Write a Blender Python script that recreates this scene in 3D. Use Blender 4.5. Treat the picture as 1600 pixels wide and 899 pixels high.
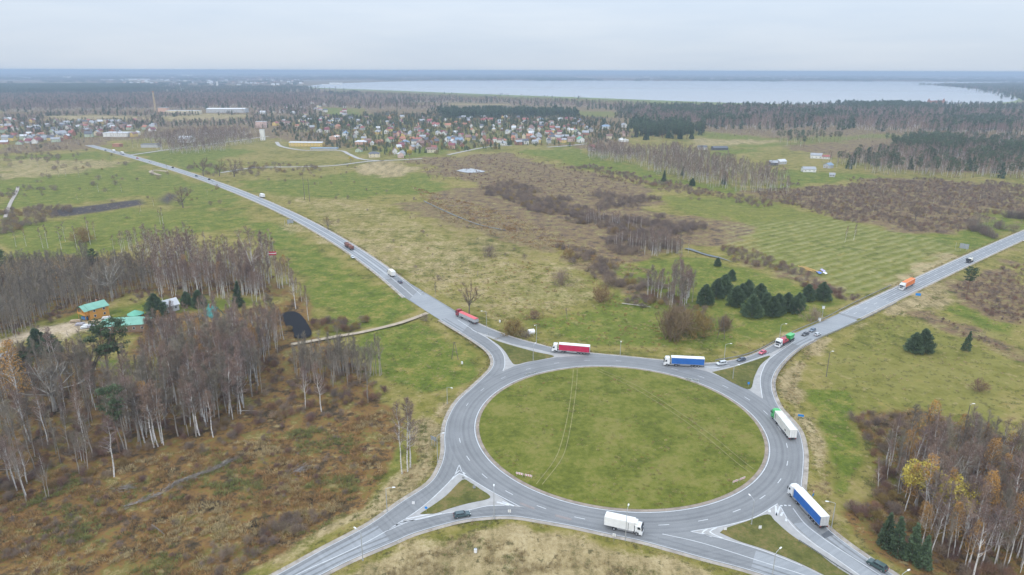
import bpy, bmesh, math, random
import numpy as np
from mathutils import Vector, Matrix

for _o in list(bpy.data.objects):
    bpy.data.objects.remove(_o)
SC = bpy.context.scene
COL = SC.collection
R = math.radians

# ------------------------------------------------------------------ camera
F = 1067.0            # focal length in photo pixels (1600 px wide frame)
H = 118.0             # flying height, metres
PITCH = math.atan(339.0 / F)
ROLL = R(0.14)
_fw = np.array([0, math.cos(PITCH), -math.sin(PITCH)])
_u0 = np.array([0, math.sin(PITCH), math.cos(PITCH)])
_r0 = np.array([1.0, 0, 0])
_rt = _r0 * math.cos(ROLL) + _u0 * math.sin(ROLL)
_up = _u0 * math.cos(ROLL) - _r0 * math.sin(ROLL)
cam_d = bpy.data.cameras.new('camera')
cam = bpy.data.objects.new('camera', cam_d)
COL.objects.link(cam)
cam.matrix_world = Matrix(((_rt[0], _up[0], -_fw[0], 0), (_rt[1], _up[1], -_fw[1], 0), (_rt[2], _up[2], -_fw[2], H), (0, 0, 0, 1)))
cam_d.sensor_width = 36.0
cam_d.lens = 36.0 * F / 1600.0
cam_d.clip_start = 1.0
cam_d.clip_end = 200000.0
SC.camera = cam

# ------------------------------------------------------------------ sky, sun, exposure
SUN_EL, SUN_ROT = R(38), R(200)
world = bpy.data.worlds.new('World')
SC.world = world
world.use_nodes = True
nt = world.node_tree
nt.nodes.clear()
wo = nt.nodes.new('ShaderNodeOutputWorld')
bg = nt.nodes.new('ShaderNodeBackground')
bg.inputs['Strength'].default_value = 0.1
sky = nt.nodes.new('ShaderNodeTexSky')
sky.sky_type = 'NISHITA'
sky.sun_disc = False
sky.sun_elevation = SUN_EL
sky.sun_rotation = SUN_ROT
tc = nt.nodes.new('ShaderNodeTexCoord')
sep = nt.nodes.new('ShaderNodeSeparateXYZ')
nt.links.new(tc.outputs['Generated'], sep.inputs[0])
# an overcast deck: grey-white cloud, its luminance rising towards the zenith as under any overcast sky
mp = nt.nodes.new('ShaderNodeMapping')
mp.inputs['Scale'].default_value = (1.2, 1.2, 9.0)
nt.links.new(tc.outputs['Generated'], mp.inputs[0])
nz = nt.nodes.new('ShaderNodeTexNoise')
nz.inputs['Scale'].default_value = 2.4
nz.inputs['Detail'].default_value = 6.0
nz.inputs['Roughness'].default_value = 0.55
nt.links.new(mp.outputs[0], nz.inputs['Vector'])
cr = nt.nodes.new('ShaderNodeValToRGB')
cr.color_ramp.elements[0].position = 0.32
cr.color_ramp.elements[0].color = (0.585, 0.68, 0.81, 1)
cr.color_ramp.elements[1].position = 0.68
cr.color_ramp.elements[1].color = (0.675, 0.75, 0.85, 1)
nt.links.new(nz.outputs['Fac'], cr.inputs[0])
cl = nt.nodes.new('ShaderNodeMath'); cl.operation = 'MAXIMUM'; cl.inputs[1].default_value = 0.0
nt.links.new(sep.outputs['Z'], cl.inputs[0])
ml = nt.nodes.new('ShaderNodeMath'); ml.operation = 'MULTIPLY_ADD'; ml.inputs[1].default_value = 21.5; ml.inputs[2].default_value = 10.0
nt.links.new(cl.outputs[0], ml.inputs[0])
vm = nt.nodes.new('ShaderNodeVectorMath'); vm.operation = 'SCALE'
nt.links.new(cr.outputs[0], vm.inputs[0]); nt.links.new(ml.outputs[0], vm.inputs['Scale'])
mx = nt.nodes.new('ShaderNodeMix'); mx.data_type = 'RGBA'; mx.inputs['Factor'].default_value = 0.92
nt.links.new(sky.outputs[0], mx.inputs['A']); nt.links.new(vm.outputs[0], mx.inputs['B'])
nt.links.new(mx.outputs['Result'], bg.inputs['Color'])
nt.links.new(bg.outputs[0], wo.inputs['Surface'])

sun_d = bpy.data.lights.new('sun', 'SUN')
sun_d.energy = 1.5
sun_d.angle = R(40)
sun_d.color = (1.0, 0.93, 0.82)
sun = bpy.data.objects.new('sun', sun_d)
COL.objects.link(sun)
_sd = Vector((math.sin(SUN_ROT) * math.cos(SUN_EL), math.cos(SUN_ROT) * math.cos(SUN_EL), math.sin(SUN_EL)))
sun.rotation_euler = _sd.to_track_quat('Z', 'Y').to_euler()

vs = SC.view_settings
vs.view_transform = 'Standard'
vs.look = 'None'
vs.exposure = 0.0
vs.gamma = 1.0
vs.use_curve_mapping = False
SC.render.engine = 'CYCLES'
cy = SC.cycles
cy.use_denoising = True
cy.denoiser = 'OPENIMAGEDENOISE'
cy.denoising_input_passes = 'RGB_ALBEDO_NORMAL'
cy.denoising_prefilter = 'ACCURATE'
cy.max_bounces = 4
cy.diffuse_bounces = 1
cy.glossy_bounces = 2
cy.transmission_bounces = 2
cy.volume_bounces = 0
cy.transparent_max_bounces = 8
cy.caustics_reflective = False
cy.caustics_refractive = False
HAZE_DENSITY = 1.4e-4

# ------------------------------------------------------------------ helpers
rng = np.random.default_rng(7)
random.seed(7)

def G(x, y, z=0.0):
    """photo pixel -> point on the level z"""
    d = _fw + _rt * (x - 800.0) / F - _up * (y - 449.5) / F
    t = (z - H) / d[2]
    return np.array([d[0] * t, d[1] * t])

def GP(pts, z=0.0):
    return np.array([G(x, y, z) for x, y in pts])

def proj(X, Y, Z):
    v0, v1, v2 = X, Y, Z - H
    dp = v0 * _fw[0] + v1 * _fw[1] + v2 * _fw[2]
    px = 800 + F * (v0 * _rt[0] + v1 * _rt[1] + v2 * _rt[2]) / dp
    py = 449.5 - F * (v0 * _up[0] + v1 * _up[1] + v2 * _up[2]) / dp
    return px, py

def height_at(base, ytop):
    """height of a vertical thing standing at pixel base whose top shows at row ytop"""
    b = G(*base)
    lo, hi = 0.0, 110.0
    for _ in range(40):
        m = (lo + hi) / 2
        if proj(b[0], b[1], m)[1] > ytop: lo = m
        else: hi = m
    return (lo + hi) / 2

def link(o, parent=None):
    COL.objects.link(o)
    if parent is not None: o.parent = parent
    return o

def tag(o, label=None, cat=None, group=None, kind=None):
    if label: o['label'] = label
    if cat: o['category'] = cat
    if group: o['group'] = group
    if kind: o['kind'] = kind
    return o

def empty(name, loc=(0, 0, 0), rz=0.0):
    o = bpy.data.objects.new(name, None)
    o.empty_display_size = 0.5
    COL.objects.link(o)
    o.location = loc
    o.rotation_euler = (0, 0, rz)
    return o

class MB:
    def __init__(s):
        s.v = []; s.f = []; s.m = []
    def face(s, pts, m=0):
        n = len(s.v); s.v += [tuple(p) for p in pts]; s.f.append(tuple(range(n, n + len(pts)))); s.m.append(m)
    def box(s, x0, x1, y0, y1, z0, z1, m=0):
        n = len(s.v)
        s.v += [(x0, y0, z0), (x1, y0, z0), (x1, y1, z0), (x0, y1, z0), (x0, y0, z1), (x1, y0, z1), (x1, y1, z1), (x0, y1, z1)]
        for q in ((0, 3, 2, 1), (4, 5, 6, 7), (0, 1, 5, 4), (1, 2, 6, 5), (2, 3, 7, 6), (3, 0, 4, 7)):
            s.f.append(tuple(n + i for i in q)); s.m.append(m)
        return s
    def prism(s, prof, y0, y1, m=0, ins=0.0):
        """profile in x,z extruded along y; ins tapers nothing by default"""
        n = len(s.v); k = len(prof)
        s.v += [(x, y0, z) for x, z in prof] + [(x, y1, z) for x, z in prof]
        for i in range(k):
            j = (i + 1) % k
            s.f.append((n + i, n + j, n + k + j, n + k + i)); s.m.append(m)
        s.f.append(tuple(n + i for i in range(k))[::-1]); s.m.append(m)
        s.f.append(tuple(n + k + i for i in range(k))); s.m.append(m)
        return s
    def tube(s, pts, rad, n=6, m=0, cap=True):
        pts = [Vector(p) for p in pts]
        if not hasattr(rad, '__len__'): rad = [rad] * len(pts)
        base = len(s.v)
        for i, p in enumerate(pts):
            d = (pts[min(i + 1, len(pts) - 1)] - pts[max(i - 1, 0)]).normalized()
            a = d.orthogonal().normalized() if abs(d.z) < 0.9 else Vector((1, 0, 0))
            a = (a - d * a.dot(d)).normalized()
            b = d.cross(a)
            for k in range(n):
                t = 2 * math.pi * k / n
                s.v.append(tuple(p + (a * math.cos(t) + b * math.sin(t)) * rad[i]))
        for i in range(len(pts) - 1):
            for k in range(n):
                k2 = (k + 1) % n
                s.f.append((base + i * n + k, base + i * n + k2, base + (i + 1) * n + k2, base + (i + 1) * n + k)); s.m.append(m)
        if cap:
            s.f.append(tuple(base + k for k in range(n))[::-1]); s.m.append(m)
            e = base + (len(pts) - 1) * n
            s.f.append(tuple(e + k for k in range(n))); s.m.append(m)
        return s
    def mesh(s, name, mats, smooth=False):
        me = bpy.data.meshes.new(name)
        me.from_pydata(s.v, [], s.f)
        for mt in (mats if isinstance(mats, (list, tuple)) else [mats]): me.materials.append(mt)
        if any(s.m): me.polygons.foreach_set('material_index', s.m)
        if smooth: me.polygons.foreach_set('use_smooth', [True] * len(s.f))
        me.update()
        return me
    def build(s, name, mats, parent=None, smooth=False):
        return link(bpy.data.objects.new(name, s.mesh(name, mats, smooth)), parent)

def tri_mesh(name, V, T, mats, mi=None):
    """large triangle mesh from numpy arrays"""
    me = bpy.data.meshes.new(name)
    n, k = len(V), len(T)
    me.vertices.add(n); me.vertices.foreach_set('co', np.ascontiguousarray(V, np.float32).ravel())
    me.loops.add(k * 3); me.loops.foreach_set('vertex_index', np.ascontiguousarray(T, np.int32).ravel())
    me.polygons.add(k); me.polygons.foreach_set('loop_start', np.arange(0, k * 3, 3, dtype=np.int32))
    if mi is not None: me.polygons.foreach_set('material_index', np.ascontiguousarray(mi, np.int32))
    for m in (mats if isinstance(mats, (list, tuple)) else [mats]): me.materials.append(m)
    me.update(calc_edges=True)
    return me

# ---- procedural materials
def new_mat(name):
    m = bpy.data.materials.new(name); m.use_nodes = True
    t = m.node_tree; b = t.nodes['Principled BSDF']
    return m, t, b

def N(t, kind, **kw):
    n = t.nodes.new(kind)
    for k, v in kw.items(): setattr(n, k, v)
    return n

def mat(name, rgb, rough=0.7, metal=0.0, var=0.12, scale=1.5, coat=0.0, spec=0.5, objvar=0.0, hue=None):
    """colour broken up by two octaves of object-space noise; objvar adds variation from thing to thing"""
    m, t, b = new_mat(name)
    b.inputs['Roughness'].default_value = rough
    b.inputs['Metallic'].default_value = metal
    b.inputs['Specular IOR Level'].default_value = spec
    b.inputs['Coat Weight'].default_value = coat
    tcn = N(t, 'ShaderNodeTexCoord')
    nzn = N(t, 'ShaderNodeTexNoise'); nzn.inputs['Scale'].default_value = scale; nzn.inputs['Detail'].default_value = 4.0
    t.links.new(tcn.outputs['Object'], nzn.inputs['Vector'])
    mr = N(t, 'ShaderNodeMapRange'); mr.inputs['From Min'].default_value = 0.25; mr.inputs['From Max'].default_value = 0.75
    mr.inputs['To Min'].default_value = 1 - var; mr.inputs['To Max'].default_value = 1 + var
    t.links.new(nzn.outputs['Fac'], mr.inputs['Value'])
    fac = mr.outputs[0]
    if objvar:
        oi = N(t, 'ShaderNodeObjectInfo')
        m2 = N(t, 'ShaderNodeMapRange'); m2.inputs['To Min'].default_value = 1 - objvar; m2.inputs['To Max'].default_value = 1 + objvar
        t.links.new(oi.outputs['Random'], m2.inputs['Value'])
        mm = N(t, 'ShaderNodeMath', operation='MULTIPLY')
        t.links.new(fac, mm.inputs[0]); t.links.new(m2.outputs[0], mm.inputs[1]); fac = mm.outputs[0]
    col = None
    if hue is not None:
        oi2 = N(t, 'ShaderNodeObjectInfo')
        rmp = N(t, 'ShaderNodeValToRGB')
        rmp.color_ramp.elements[0].color = (*rgb, 1); rmp.color_ramp.elements[1].color = (*hue, 1)
        fr = N(t, 'ShaderNodeMath', operation='FRACT'); ms = N(t, 'ShaderNodeMath', operation='MULTIPLY'); ms.inputs[1].default_value = 7.31
        t.links.new(oi2.outputs['Random'], ms.inputs[0]); t.links.new(ms.outputs[0], fr.inputs[0]); t.links.new(fr.outputs[0], rmp.inputs[0])
        col = rmp.outputs[0]
    vmn = N(t, 'ShaderNodeVectorMath', operation='SCALE')
    if col is None: vmn.inputs[0].default_value = rgb
    else: t.links.new(col, vmn.inputs[0])
    t.links.new(fac, vmn.inputs['Scale'])
    t.links.new(vmn.outputs[0], b.inputs['Base Color'])
    return m

# ---- planar helpers
def smooth_line(P, n=8):
    """Catmull-Rom through points"""
    P = np.asarray(P, float)
    Q = np.vstack([2 * P[0] - P[1], P, 2 * P[-1] - P[-2]])
    out = []
    for i in range(1, len(Q) - 2):
        p0, p1, p2, p3 = Q[i - 1], Q[i], Q[i + 1], Q[i + 2]
        for t in np.linspace(0, 1, n, endpoint=False):
            out.append(0.5 * ((2 * p1) + (-p0 + p2) * t + (2 * p0 - 5 * p1 + 4 * p2 - p3) * t * t + (-p0 + 3 * p1 - 3 * p2 + p3) * t ** 3))
    out.append(P[-1])
    return np.array(out)

def resample(P, n):
    d = np.r_[0, np.cumsum(np.linalg.norm(np.diff(P, axis=0), axis=1))]
    s = np.linspace(0, d[-1], n)
    return np.c_[np.interp(s, d, P[:, 0]), np.interp(s, d, P[:, 1])]

def arclen(P):
    return np.linalg.norm(np.diff(P, axis=0), axis=1).sum()

def offset(P, d):
    """shift a polyline sideways to its left by d"""
    P = np.asarray(P, float)
    t = np.gradient(P, axis=0); t /= np.linalg.norm(t, axis=1)[:, None] + 1e-9
    return P + np.c_[-t[:, 1], t[:, 0]] * d

def band(mb, A, B, z, m=0):
    """sheet between two polylines of equal count"""
    n = len(mb.v); k = len(A)
    mb.v += [(a[0], a[1], z) for a in A] + [(b[0], b[1], z) for b in B]
    for i in range(k - 1):
        mb.f.append((n + i, n + i + 1, n + k + i + 1, n + k + i)); mb.m.append(m)

def stripe(mb, P, w, z, m=0):
    band(mb, offset(P, -w / 2), offset(P, w / 2), z, m)

def dashes(mb, P, w, z, on, off, start=0.0):
    L = arclen(P); d = np.r_[0, np.cumsum(np.linalg.norm(np.diff(P, axis=0), axis=1))]
    s = start
    while s + on < L:
        ss = np.linspace(s, s + on, 3)
        stripe(mb, np.c_[np.interp(ss, d, P[:, 0]), np.interp(ss, d, P[:, 1])], w, z)
        s += on + off

def fill_poly(name, P, z, material, parent=None, thick=0.0):
    """flat polygon; thick > 0 gives it a kerb-like side wall down from z"""
    bm = bmesh.new()
    vs_ = [bm.verts.new((p[0], p[1], z)) for p in P]
    f = bm.faces.new(vs_)
    if f.normal.z < 0 or (f.normal_update() or f.normal.z < 0): f.normal_flip()
    if thick:
        for i in range(len(P)):
            a, b = vs_[i], vs_[(i + 1) % len(P)]
            a2 = bm.verts.new((a.co.x, a.co.y, z - thick)); b2 = bm.verts.new((b.co.x, b.co.y, z - thick))
            bm.faces.new((a, b, b2, a2))
    bmesh.ops.triangulate(bm, faces=[q for q in bm.faces if len(q.verts) > 4])
    me = bpy.data.meshes.new(name); bm.to_mesh(me); bm.free()
    me.materials.append(material)
    return link(bpy.data.objects.new(name, me), parent)

def inside(poly, X, Y):
    c = np.zeros(X.shape, bool)
    n = len(poly)
    for i in range(n):
        x0, y0 = poly[i]; x1, y1 = poly[(i + 1) % n]
        if y0 == y1: continue
        k = ((y0 > Y) != (y1 > Y)) & (X < (x1 - x0) * (Y - y0) / (y1 - y0) + x0)
        c ^= k
    return c

def seg_dist(L, X, Y):
    d = np.full(X.shape, 1e9)
    for i in range(len(L) - 1):
        ax, ay = L[i]; bx, by = L[i + 1]
        dx, dy = bx - ax, by - ay
        t = np.clip(((X - ax) * dx + (Y - ay) * dy) / (dx * dx + dy * dy + 1e-9), 0, 1)
        d = np.minimum(d, np.hypot(X - ax - t * dx, Y - ay - t * dy))
    return d

def vnoise(X, Y, seed=0):
    xi, yi = np.floor(X).astype(np.int64), np.floor(Y).astype(np.int64)
    fx, fy = X - xi, Y - yi
    fx = fx * fx * (3 - 2 * fx); fy = fy * fy * (3 - 2 * fy)
    def h(a, b):
        n = (a * 374761393 + b * 668265263 + seed * 1442695041) & 0xFFFFFFFF
        n = ((n ^ (n >> 13)) * 1274126177) & 0xFFFFFFFF
        return ((n ^ (n >> 16)) & 0xFFFF) / 65535.0
    return (h(xi, yi) * (1 - fx) + h(xi + 1, yi) * fx) * (1 - fy) + (h(xi, yi + 1) * (1 - fx) + h(xi + 1, yi + 1) * fx) * fy

def fbm(X, Y, seed=0, oct=4):
    s = np.zeros(X.shape); a = 0.5
    for k in range(oct):
        s += a * vnoise(X * 2 ** k, Y * 2 ** k, seed + k); a *= 0.5
    return s / (1 - 0.5 ** oct)

# ================================================================== THE SETTING: ground
RC = np.array([37.16, 213.23])      # roundabout centre
RIN, ROUT = 50.0, 60.4              # white line radii

LUSH, TAN, BROWN, WOOD, SOIL, SAND, STRIPE = range(7)
COVER = [
 (LUSH, .75, [(0,243),(150,238),(235,262),(330,292),(400,320),(330,330),(250,325),(215,305),(0,325)]),
 (LUSH, .9, [(215,238),(330,235),(400,232),(330,268),(270,262)]),
 (LUSH, .7, [(0,335),(90,345),(215,325),(330,318),(430,350),(330,365),(230,370),(150,400),(0,405)]),
 (LUSH, 1., [(330,330),(420,345),(520,405),(640,485),(600,505),(560,512),(520,520),(490,480),(455,420),(400,365)]),
 (LUSH, .85, [(540,524),(655,497),(700,520),(750,556),(745,590),(690,620),(640,625),(600,600),(560,550)]),
 (LUSH, .75, [(380,283),(460,280),(560,268),(640,268),(720,296),(690,305),(560,312),(430,306)]),
 (LUSH, .5, [(540,320),(640,335),(700,350),(620,380),(560,350)]),
 (LUSH, .95, [(800,236),(880,228),(960,246),(1060,275),(1145,290),(1138,302),(1020,284),(900,262)]),
 (LUSH, .8, [(870,288),(960,282),(1040,310),(1010,312),(900,300)]),
 (LUSH, .6, [(1010,305),(1170,308),(1300,338),(1480,372),(1520,388),(1395,448),(1330,470),(1290,470),(1150,405),(1170,372),(1060,335)]),
 (STRIPE, 1., [(1130,350),(1300,340),(1480,376),(1500,392),(1395,448),(1330,466),(1230,430),(1140,398)]),
 (LUSH, .75, [(945,405),(1100,398),(1200,420),(1310,455),(1330,470),(1270,505),(1150,545),(1000,552),(900,535),(820,500),(960,470)]),
 (LUSH, .7, [(800,440),(960,425),(900,470),(780,480)]),
 (LUSH, .45, [(1260,570),(1330,505),(1450,462),(1600,505),(1600,690),(1450,640),(1330,645),(1280,600)]),
 (LUSH, 1., [(1262,610),(1320,610),(1350,690),(1365,730),(1340,770),(1300,780),(1292,700)]),
 (LUSH, .9, [(1440,468),(1600,455),(1600,545),(1520,500)]),
 (LUSH, .8, [(1500,340),(1600,318),(1600,345),(1530,385),(1420,372)]),
 (LUSH, 1., [(1215,268),(1330,268),(1395,276),(1215,296)]),
 (LUSH, .9, [(1125,232),(1190,236),(1150,246),(1110,243)]),
 (LUSH, .7, [(490,168),(560,170),(590,181),(510,182)]),
 (LUSH, .7, [(900,172),(965,174),(960,184),(905,183)]),
 (LUSH, .7, [(1060,203),(1230,214),(1400,208),(1420,214),(1180,232),(1130,228)]),
 (LUSH, .8, [(590,232),(720,228),(690,244),(610,248)]),
 (LUSH, .8, [(100,490),(240,468),(420,455),(430,475),(250,510),(120,520)]),
 (LUSH, .9, [(70,560),(190,560),(185,600),(110,605),(60,590)]),
 (LUSH, .7, [(560,660),(620,620),(640,660),(620,740),(560,760),(520,800),(490,800)]),
 (TAN, 1., [(470,940),(610,872),(720,832),(800,822),(900,840),(1000,868),(1100,900),(1180,940)]),
 (TAN, .85, [(300,940),(380,895),(480,845),(600,795),(672,740),(690,690),(672,650),(690,620),(745,600),(700,650),(640,650),(650,720),(580,780),(470,830)]),
 (TAN, .95, [(1255,548),(1290,527),(1400,478),(1470,448),(1480,462),(1400,492),(1310,530),(1262,562),(1240,600),(1258,640),(1290,700),(1298,780),(1320,830),(1290,800),(1262,690),(1228,620),(1232,580)]),
 (TAN, .8, [(1420,460),(1490,430),(1520,450),(1460,478)]),
 (TAN, .9, [(1410,430),(1480,398),(1500,402),(1420,440)]),
 (TAN, .8, [(1200,540),(1240,520),(1330,480),(1400,446),(1390,455),(1300,498),(1215,540)]),
 (TAN, .8, [(560,262),(598,252),(660,262),(600,276)]),
 (TAN, .7, [(860,420),(960,395),(1040,393),(1000,405),(930,425)]),
 (TAN, .8, [(880,310),(950,302),(960,315),(900,322)]),
 (TAN, .5, [(440,350),(620,380),(760,360),(860,390),(700,440),(600,420)]),
 (TAN, .42, [(430,306),(560,312),(700,350),(860,400),(940,440),(880,490),(760,505),(690,465),(600,412),(500,355)]),
 (BROWN, .4, [(640,330),(760,356),(880,400),(820,425),(690,375)]),
 (BROWN, .38, [(480,318),(560,330),(600,352),(540,350)]),
 (TAN, .6, [(560,900),(700,850),(830,835),(700,900)]),
 (TAN, .55, [(0,248),(200,250),(120,272),(0,280)]),
 (TAN, .6, [(240,176),(400,178),(400,190),(250,190)]),
 (TAN, .6, [(1080,215),(1250,220),(1180,225),(1080,228)]),
 (BROWN, .95, [(640,250),(790,238),(900,262),(1010,292),(1040,330),(1160,352),(1165,378),(1060,395),(950,412),(860,385),(760,350),(640,305),(740,290)]),
 (BROWN, .7, [(600,315),(700,310),(800,350),(900,400),(950,420),(1060,470),(1000,470),(860,400),(700,350)]),
 (BROWN, 1., [(1180,302),(1395,277),(1600,285),(1600,318),(1510,345),(1480,364),(1380,352),(1280,330),(1200,310)]),
 (BROWN, .9, [(1500,430),(1600,395),(1600,515),(1540,490),(1480,452)]),
 (BROWN, .8, [(1420,488),(1450,486),(1600,545),(1600,565),(1500,520)]),
 (BROWN, .9, [(1140,400),(1280,425),(1330,460),(1310,466),(1240,440),(1150,412)]),
 (BROWN, .9, [(0,150),(480,140),(800,150),(1000,157),(1600,165),(1600,270),(1400,265),(1100,205),(990,190),(980,240),(820,225),(600,240),(400,215),(220,215),(120,235),(0,240)]),
 (BROWN, 1., [(-1500,116),(800,115),(3000,119),(3000,170),(1600,165),(1000,157),(480,142),(0,150),(-1500,150)]),
 (WOOD, 1., [(-500,560),(0,540),(110,540),(200,600),(400,540),(470,525),(560,555),(600,600),(640,650),(600,720),(560,790),(470,835),(380,885),(300,940),(-500,960)]),
 (WOOD, .9, [(-300,410),(0,405),(230,400),(430,420),(500,500),(470,530),(400,540),(200,560),(190,490),(430,470),(240,455),(180,470),(100,490),(0,520),(-300,520)]),
 (WOOD, 1., [(1335,650),(1420,630),(1600,690),(1900,700),(1900,1000),(1480,940),(1380,870),(1310,800),(1365,740)]),
 (TAN, .75, [(60,182),(160,180),(240,183),(235,188),(90,190)]),
 (TAN, .7, [(250,184),(330,180),(390,182),(380,188),(260,191)]),
 (LUSH, .8, [(490,168),(560,170),(590,181),(510,182)]),
 (TAN, .6, [(640,160),(800,162),(800,165),(640,164)]),
 (LUSH, .8, [(500,140.5),(640,145.5),(800,151),(1000,158),(1150,163),(1150,166.5),(1000,162.5),(800,155.5),(640,149.5),(500,145)]),
 (LUSH, .62, [(440,192),(540,181),(800,184),(905,187),(925,205),(905,224),(800,228),(700,238),(600,246),(545,232),(470,205)]),
 (LUSH, .6, [(0,196),(120,190),(232,196),(232,206),(140,216),(60,226),(0,226)]),
 (SOIL, 1., [(66,330),(130,322),(218,311),(224,319),(160,330),(98,338),(80,336)]),
 (SOIL, .8, [(245,312),(262,300),(282,304),(262,322)]),
 (SAND, .7, [(-60,540),(0,528),(60,508),(110,500),(165,496),(175,505),(120,520),(95,535),(88,522),(50,528),(0,545)]),
]
# ---- tessellated sheet, finer close by
ys = [-260., -120., -40., 20., 60., 90., 105.]
while ys[-1] < 90000: ys.append(ys[-1] + max(1.25, ys[-1] ** 2 / (H * F) * 2.2))
ys = np.array(ys)
u = np.linspace(-1, 1, 471)
hw = np.maximum(ys, 60) * 0.98 + 130
GX = u[None, :] * hw[:, None]
GY = np.repeat(ys[:, None], len(u), 1)
X, Y = GX.ravel(), GY.ravel()
D = np.hypot(X, Y)
cov = np.zeros((7, X.size), np.float32)
WOBX = (fbm(X / 14, Y / 14, 3) - .5) * 14 + (fbm(X / 60, Y / 60, 5) - .5) * 22
_far = [c for c in COVER if c[0] == BROWN and (c[2][0] in ((0, 150), (-1500, 116)))]
for ch, w, poly in _far + [c for c in COVER if c not in _far]:
    P = GP(poly)
    reach = 0.03 * np.hypot(P[:, 0], P[:, 1]).max() + 25
    k = np.where((X > P[:, 0].min() - reach) & (X < P[:, 0].max() + reach) & (Y > P[:, 1].min() - reach) & (Y < P[:, 1].max() + reach))[0]
    if not len(k): continue
    x, y = X[k], Y[k]
    d = seg_dist(np.vstack([P, P[:1]]), x, y)
    s = np.where(inside(P, x, y), d, -d)
    sharp = ch in (SOIL, STRIPE, SAND)
    s = s + (0 if sharp else 1) * np.clip(D[k] / 350, .3, 3) * WOBX[k] * 1.25
    soft = np.clip(0.012 * D[k], 1.0 if sharp else 2.5, 80)
    m = w * np.clip(s / soft * .5 + .5, 0, 1)
    cov[ch, k] = np.maximum(cov[ch, k], m)
    if ch != STRIPE:
        for o in range(7):
            if o not in (ch, STRIPE): cov[o, k] *= 1 - np.clip(m, 0, 1) * .85
    elif ch == LUSH: pass
# ---- gentle relief: ground lies a little below the road level away from the carriageways
roadline = [GP([(150,230),(300,274),(450,334),(600,430),(700,490)]), GP([(1600,370),(1400,464),(1250,530)]), GP([(470,899),(640,815),(700,760)]), GP([(1370,899),(1250,800)]), GP([(1240,905),(1000,840),(800,805)])]
rd = np.abs(np.hypot(X - RC[0], Y - RC[1]) - 55) - 5
for L in roadline: rd = np.minimum(rd, seg_dist(L, X, Y) - 6)
e = np.clip((rd - 2.5) / 9, 0, 1)
Z = -(e * e * (3 - 2 * e)) * (0.25 + 0.9 * fbm(X / 9, Y / 9, 11) * np.clip(1.2 - D / 900, 0.15, 1)) - 0.03
nr, nc = GX.shape
ii = (np.arange(nr - 1)[:, None] * nc + np.arange(nc - 1)[None, :]).ravel()
T = np.vstack([np.c_[ii, ii + 1, ii + nc + 1], np.c_[ii, ii + nc + 1, ii + nc]])

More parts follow.
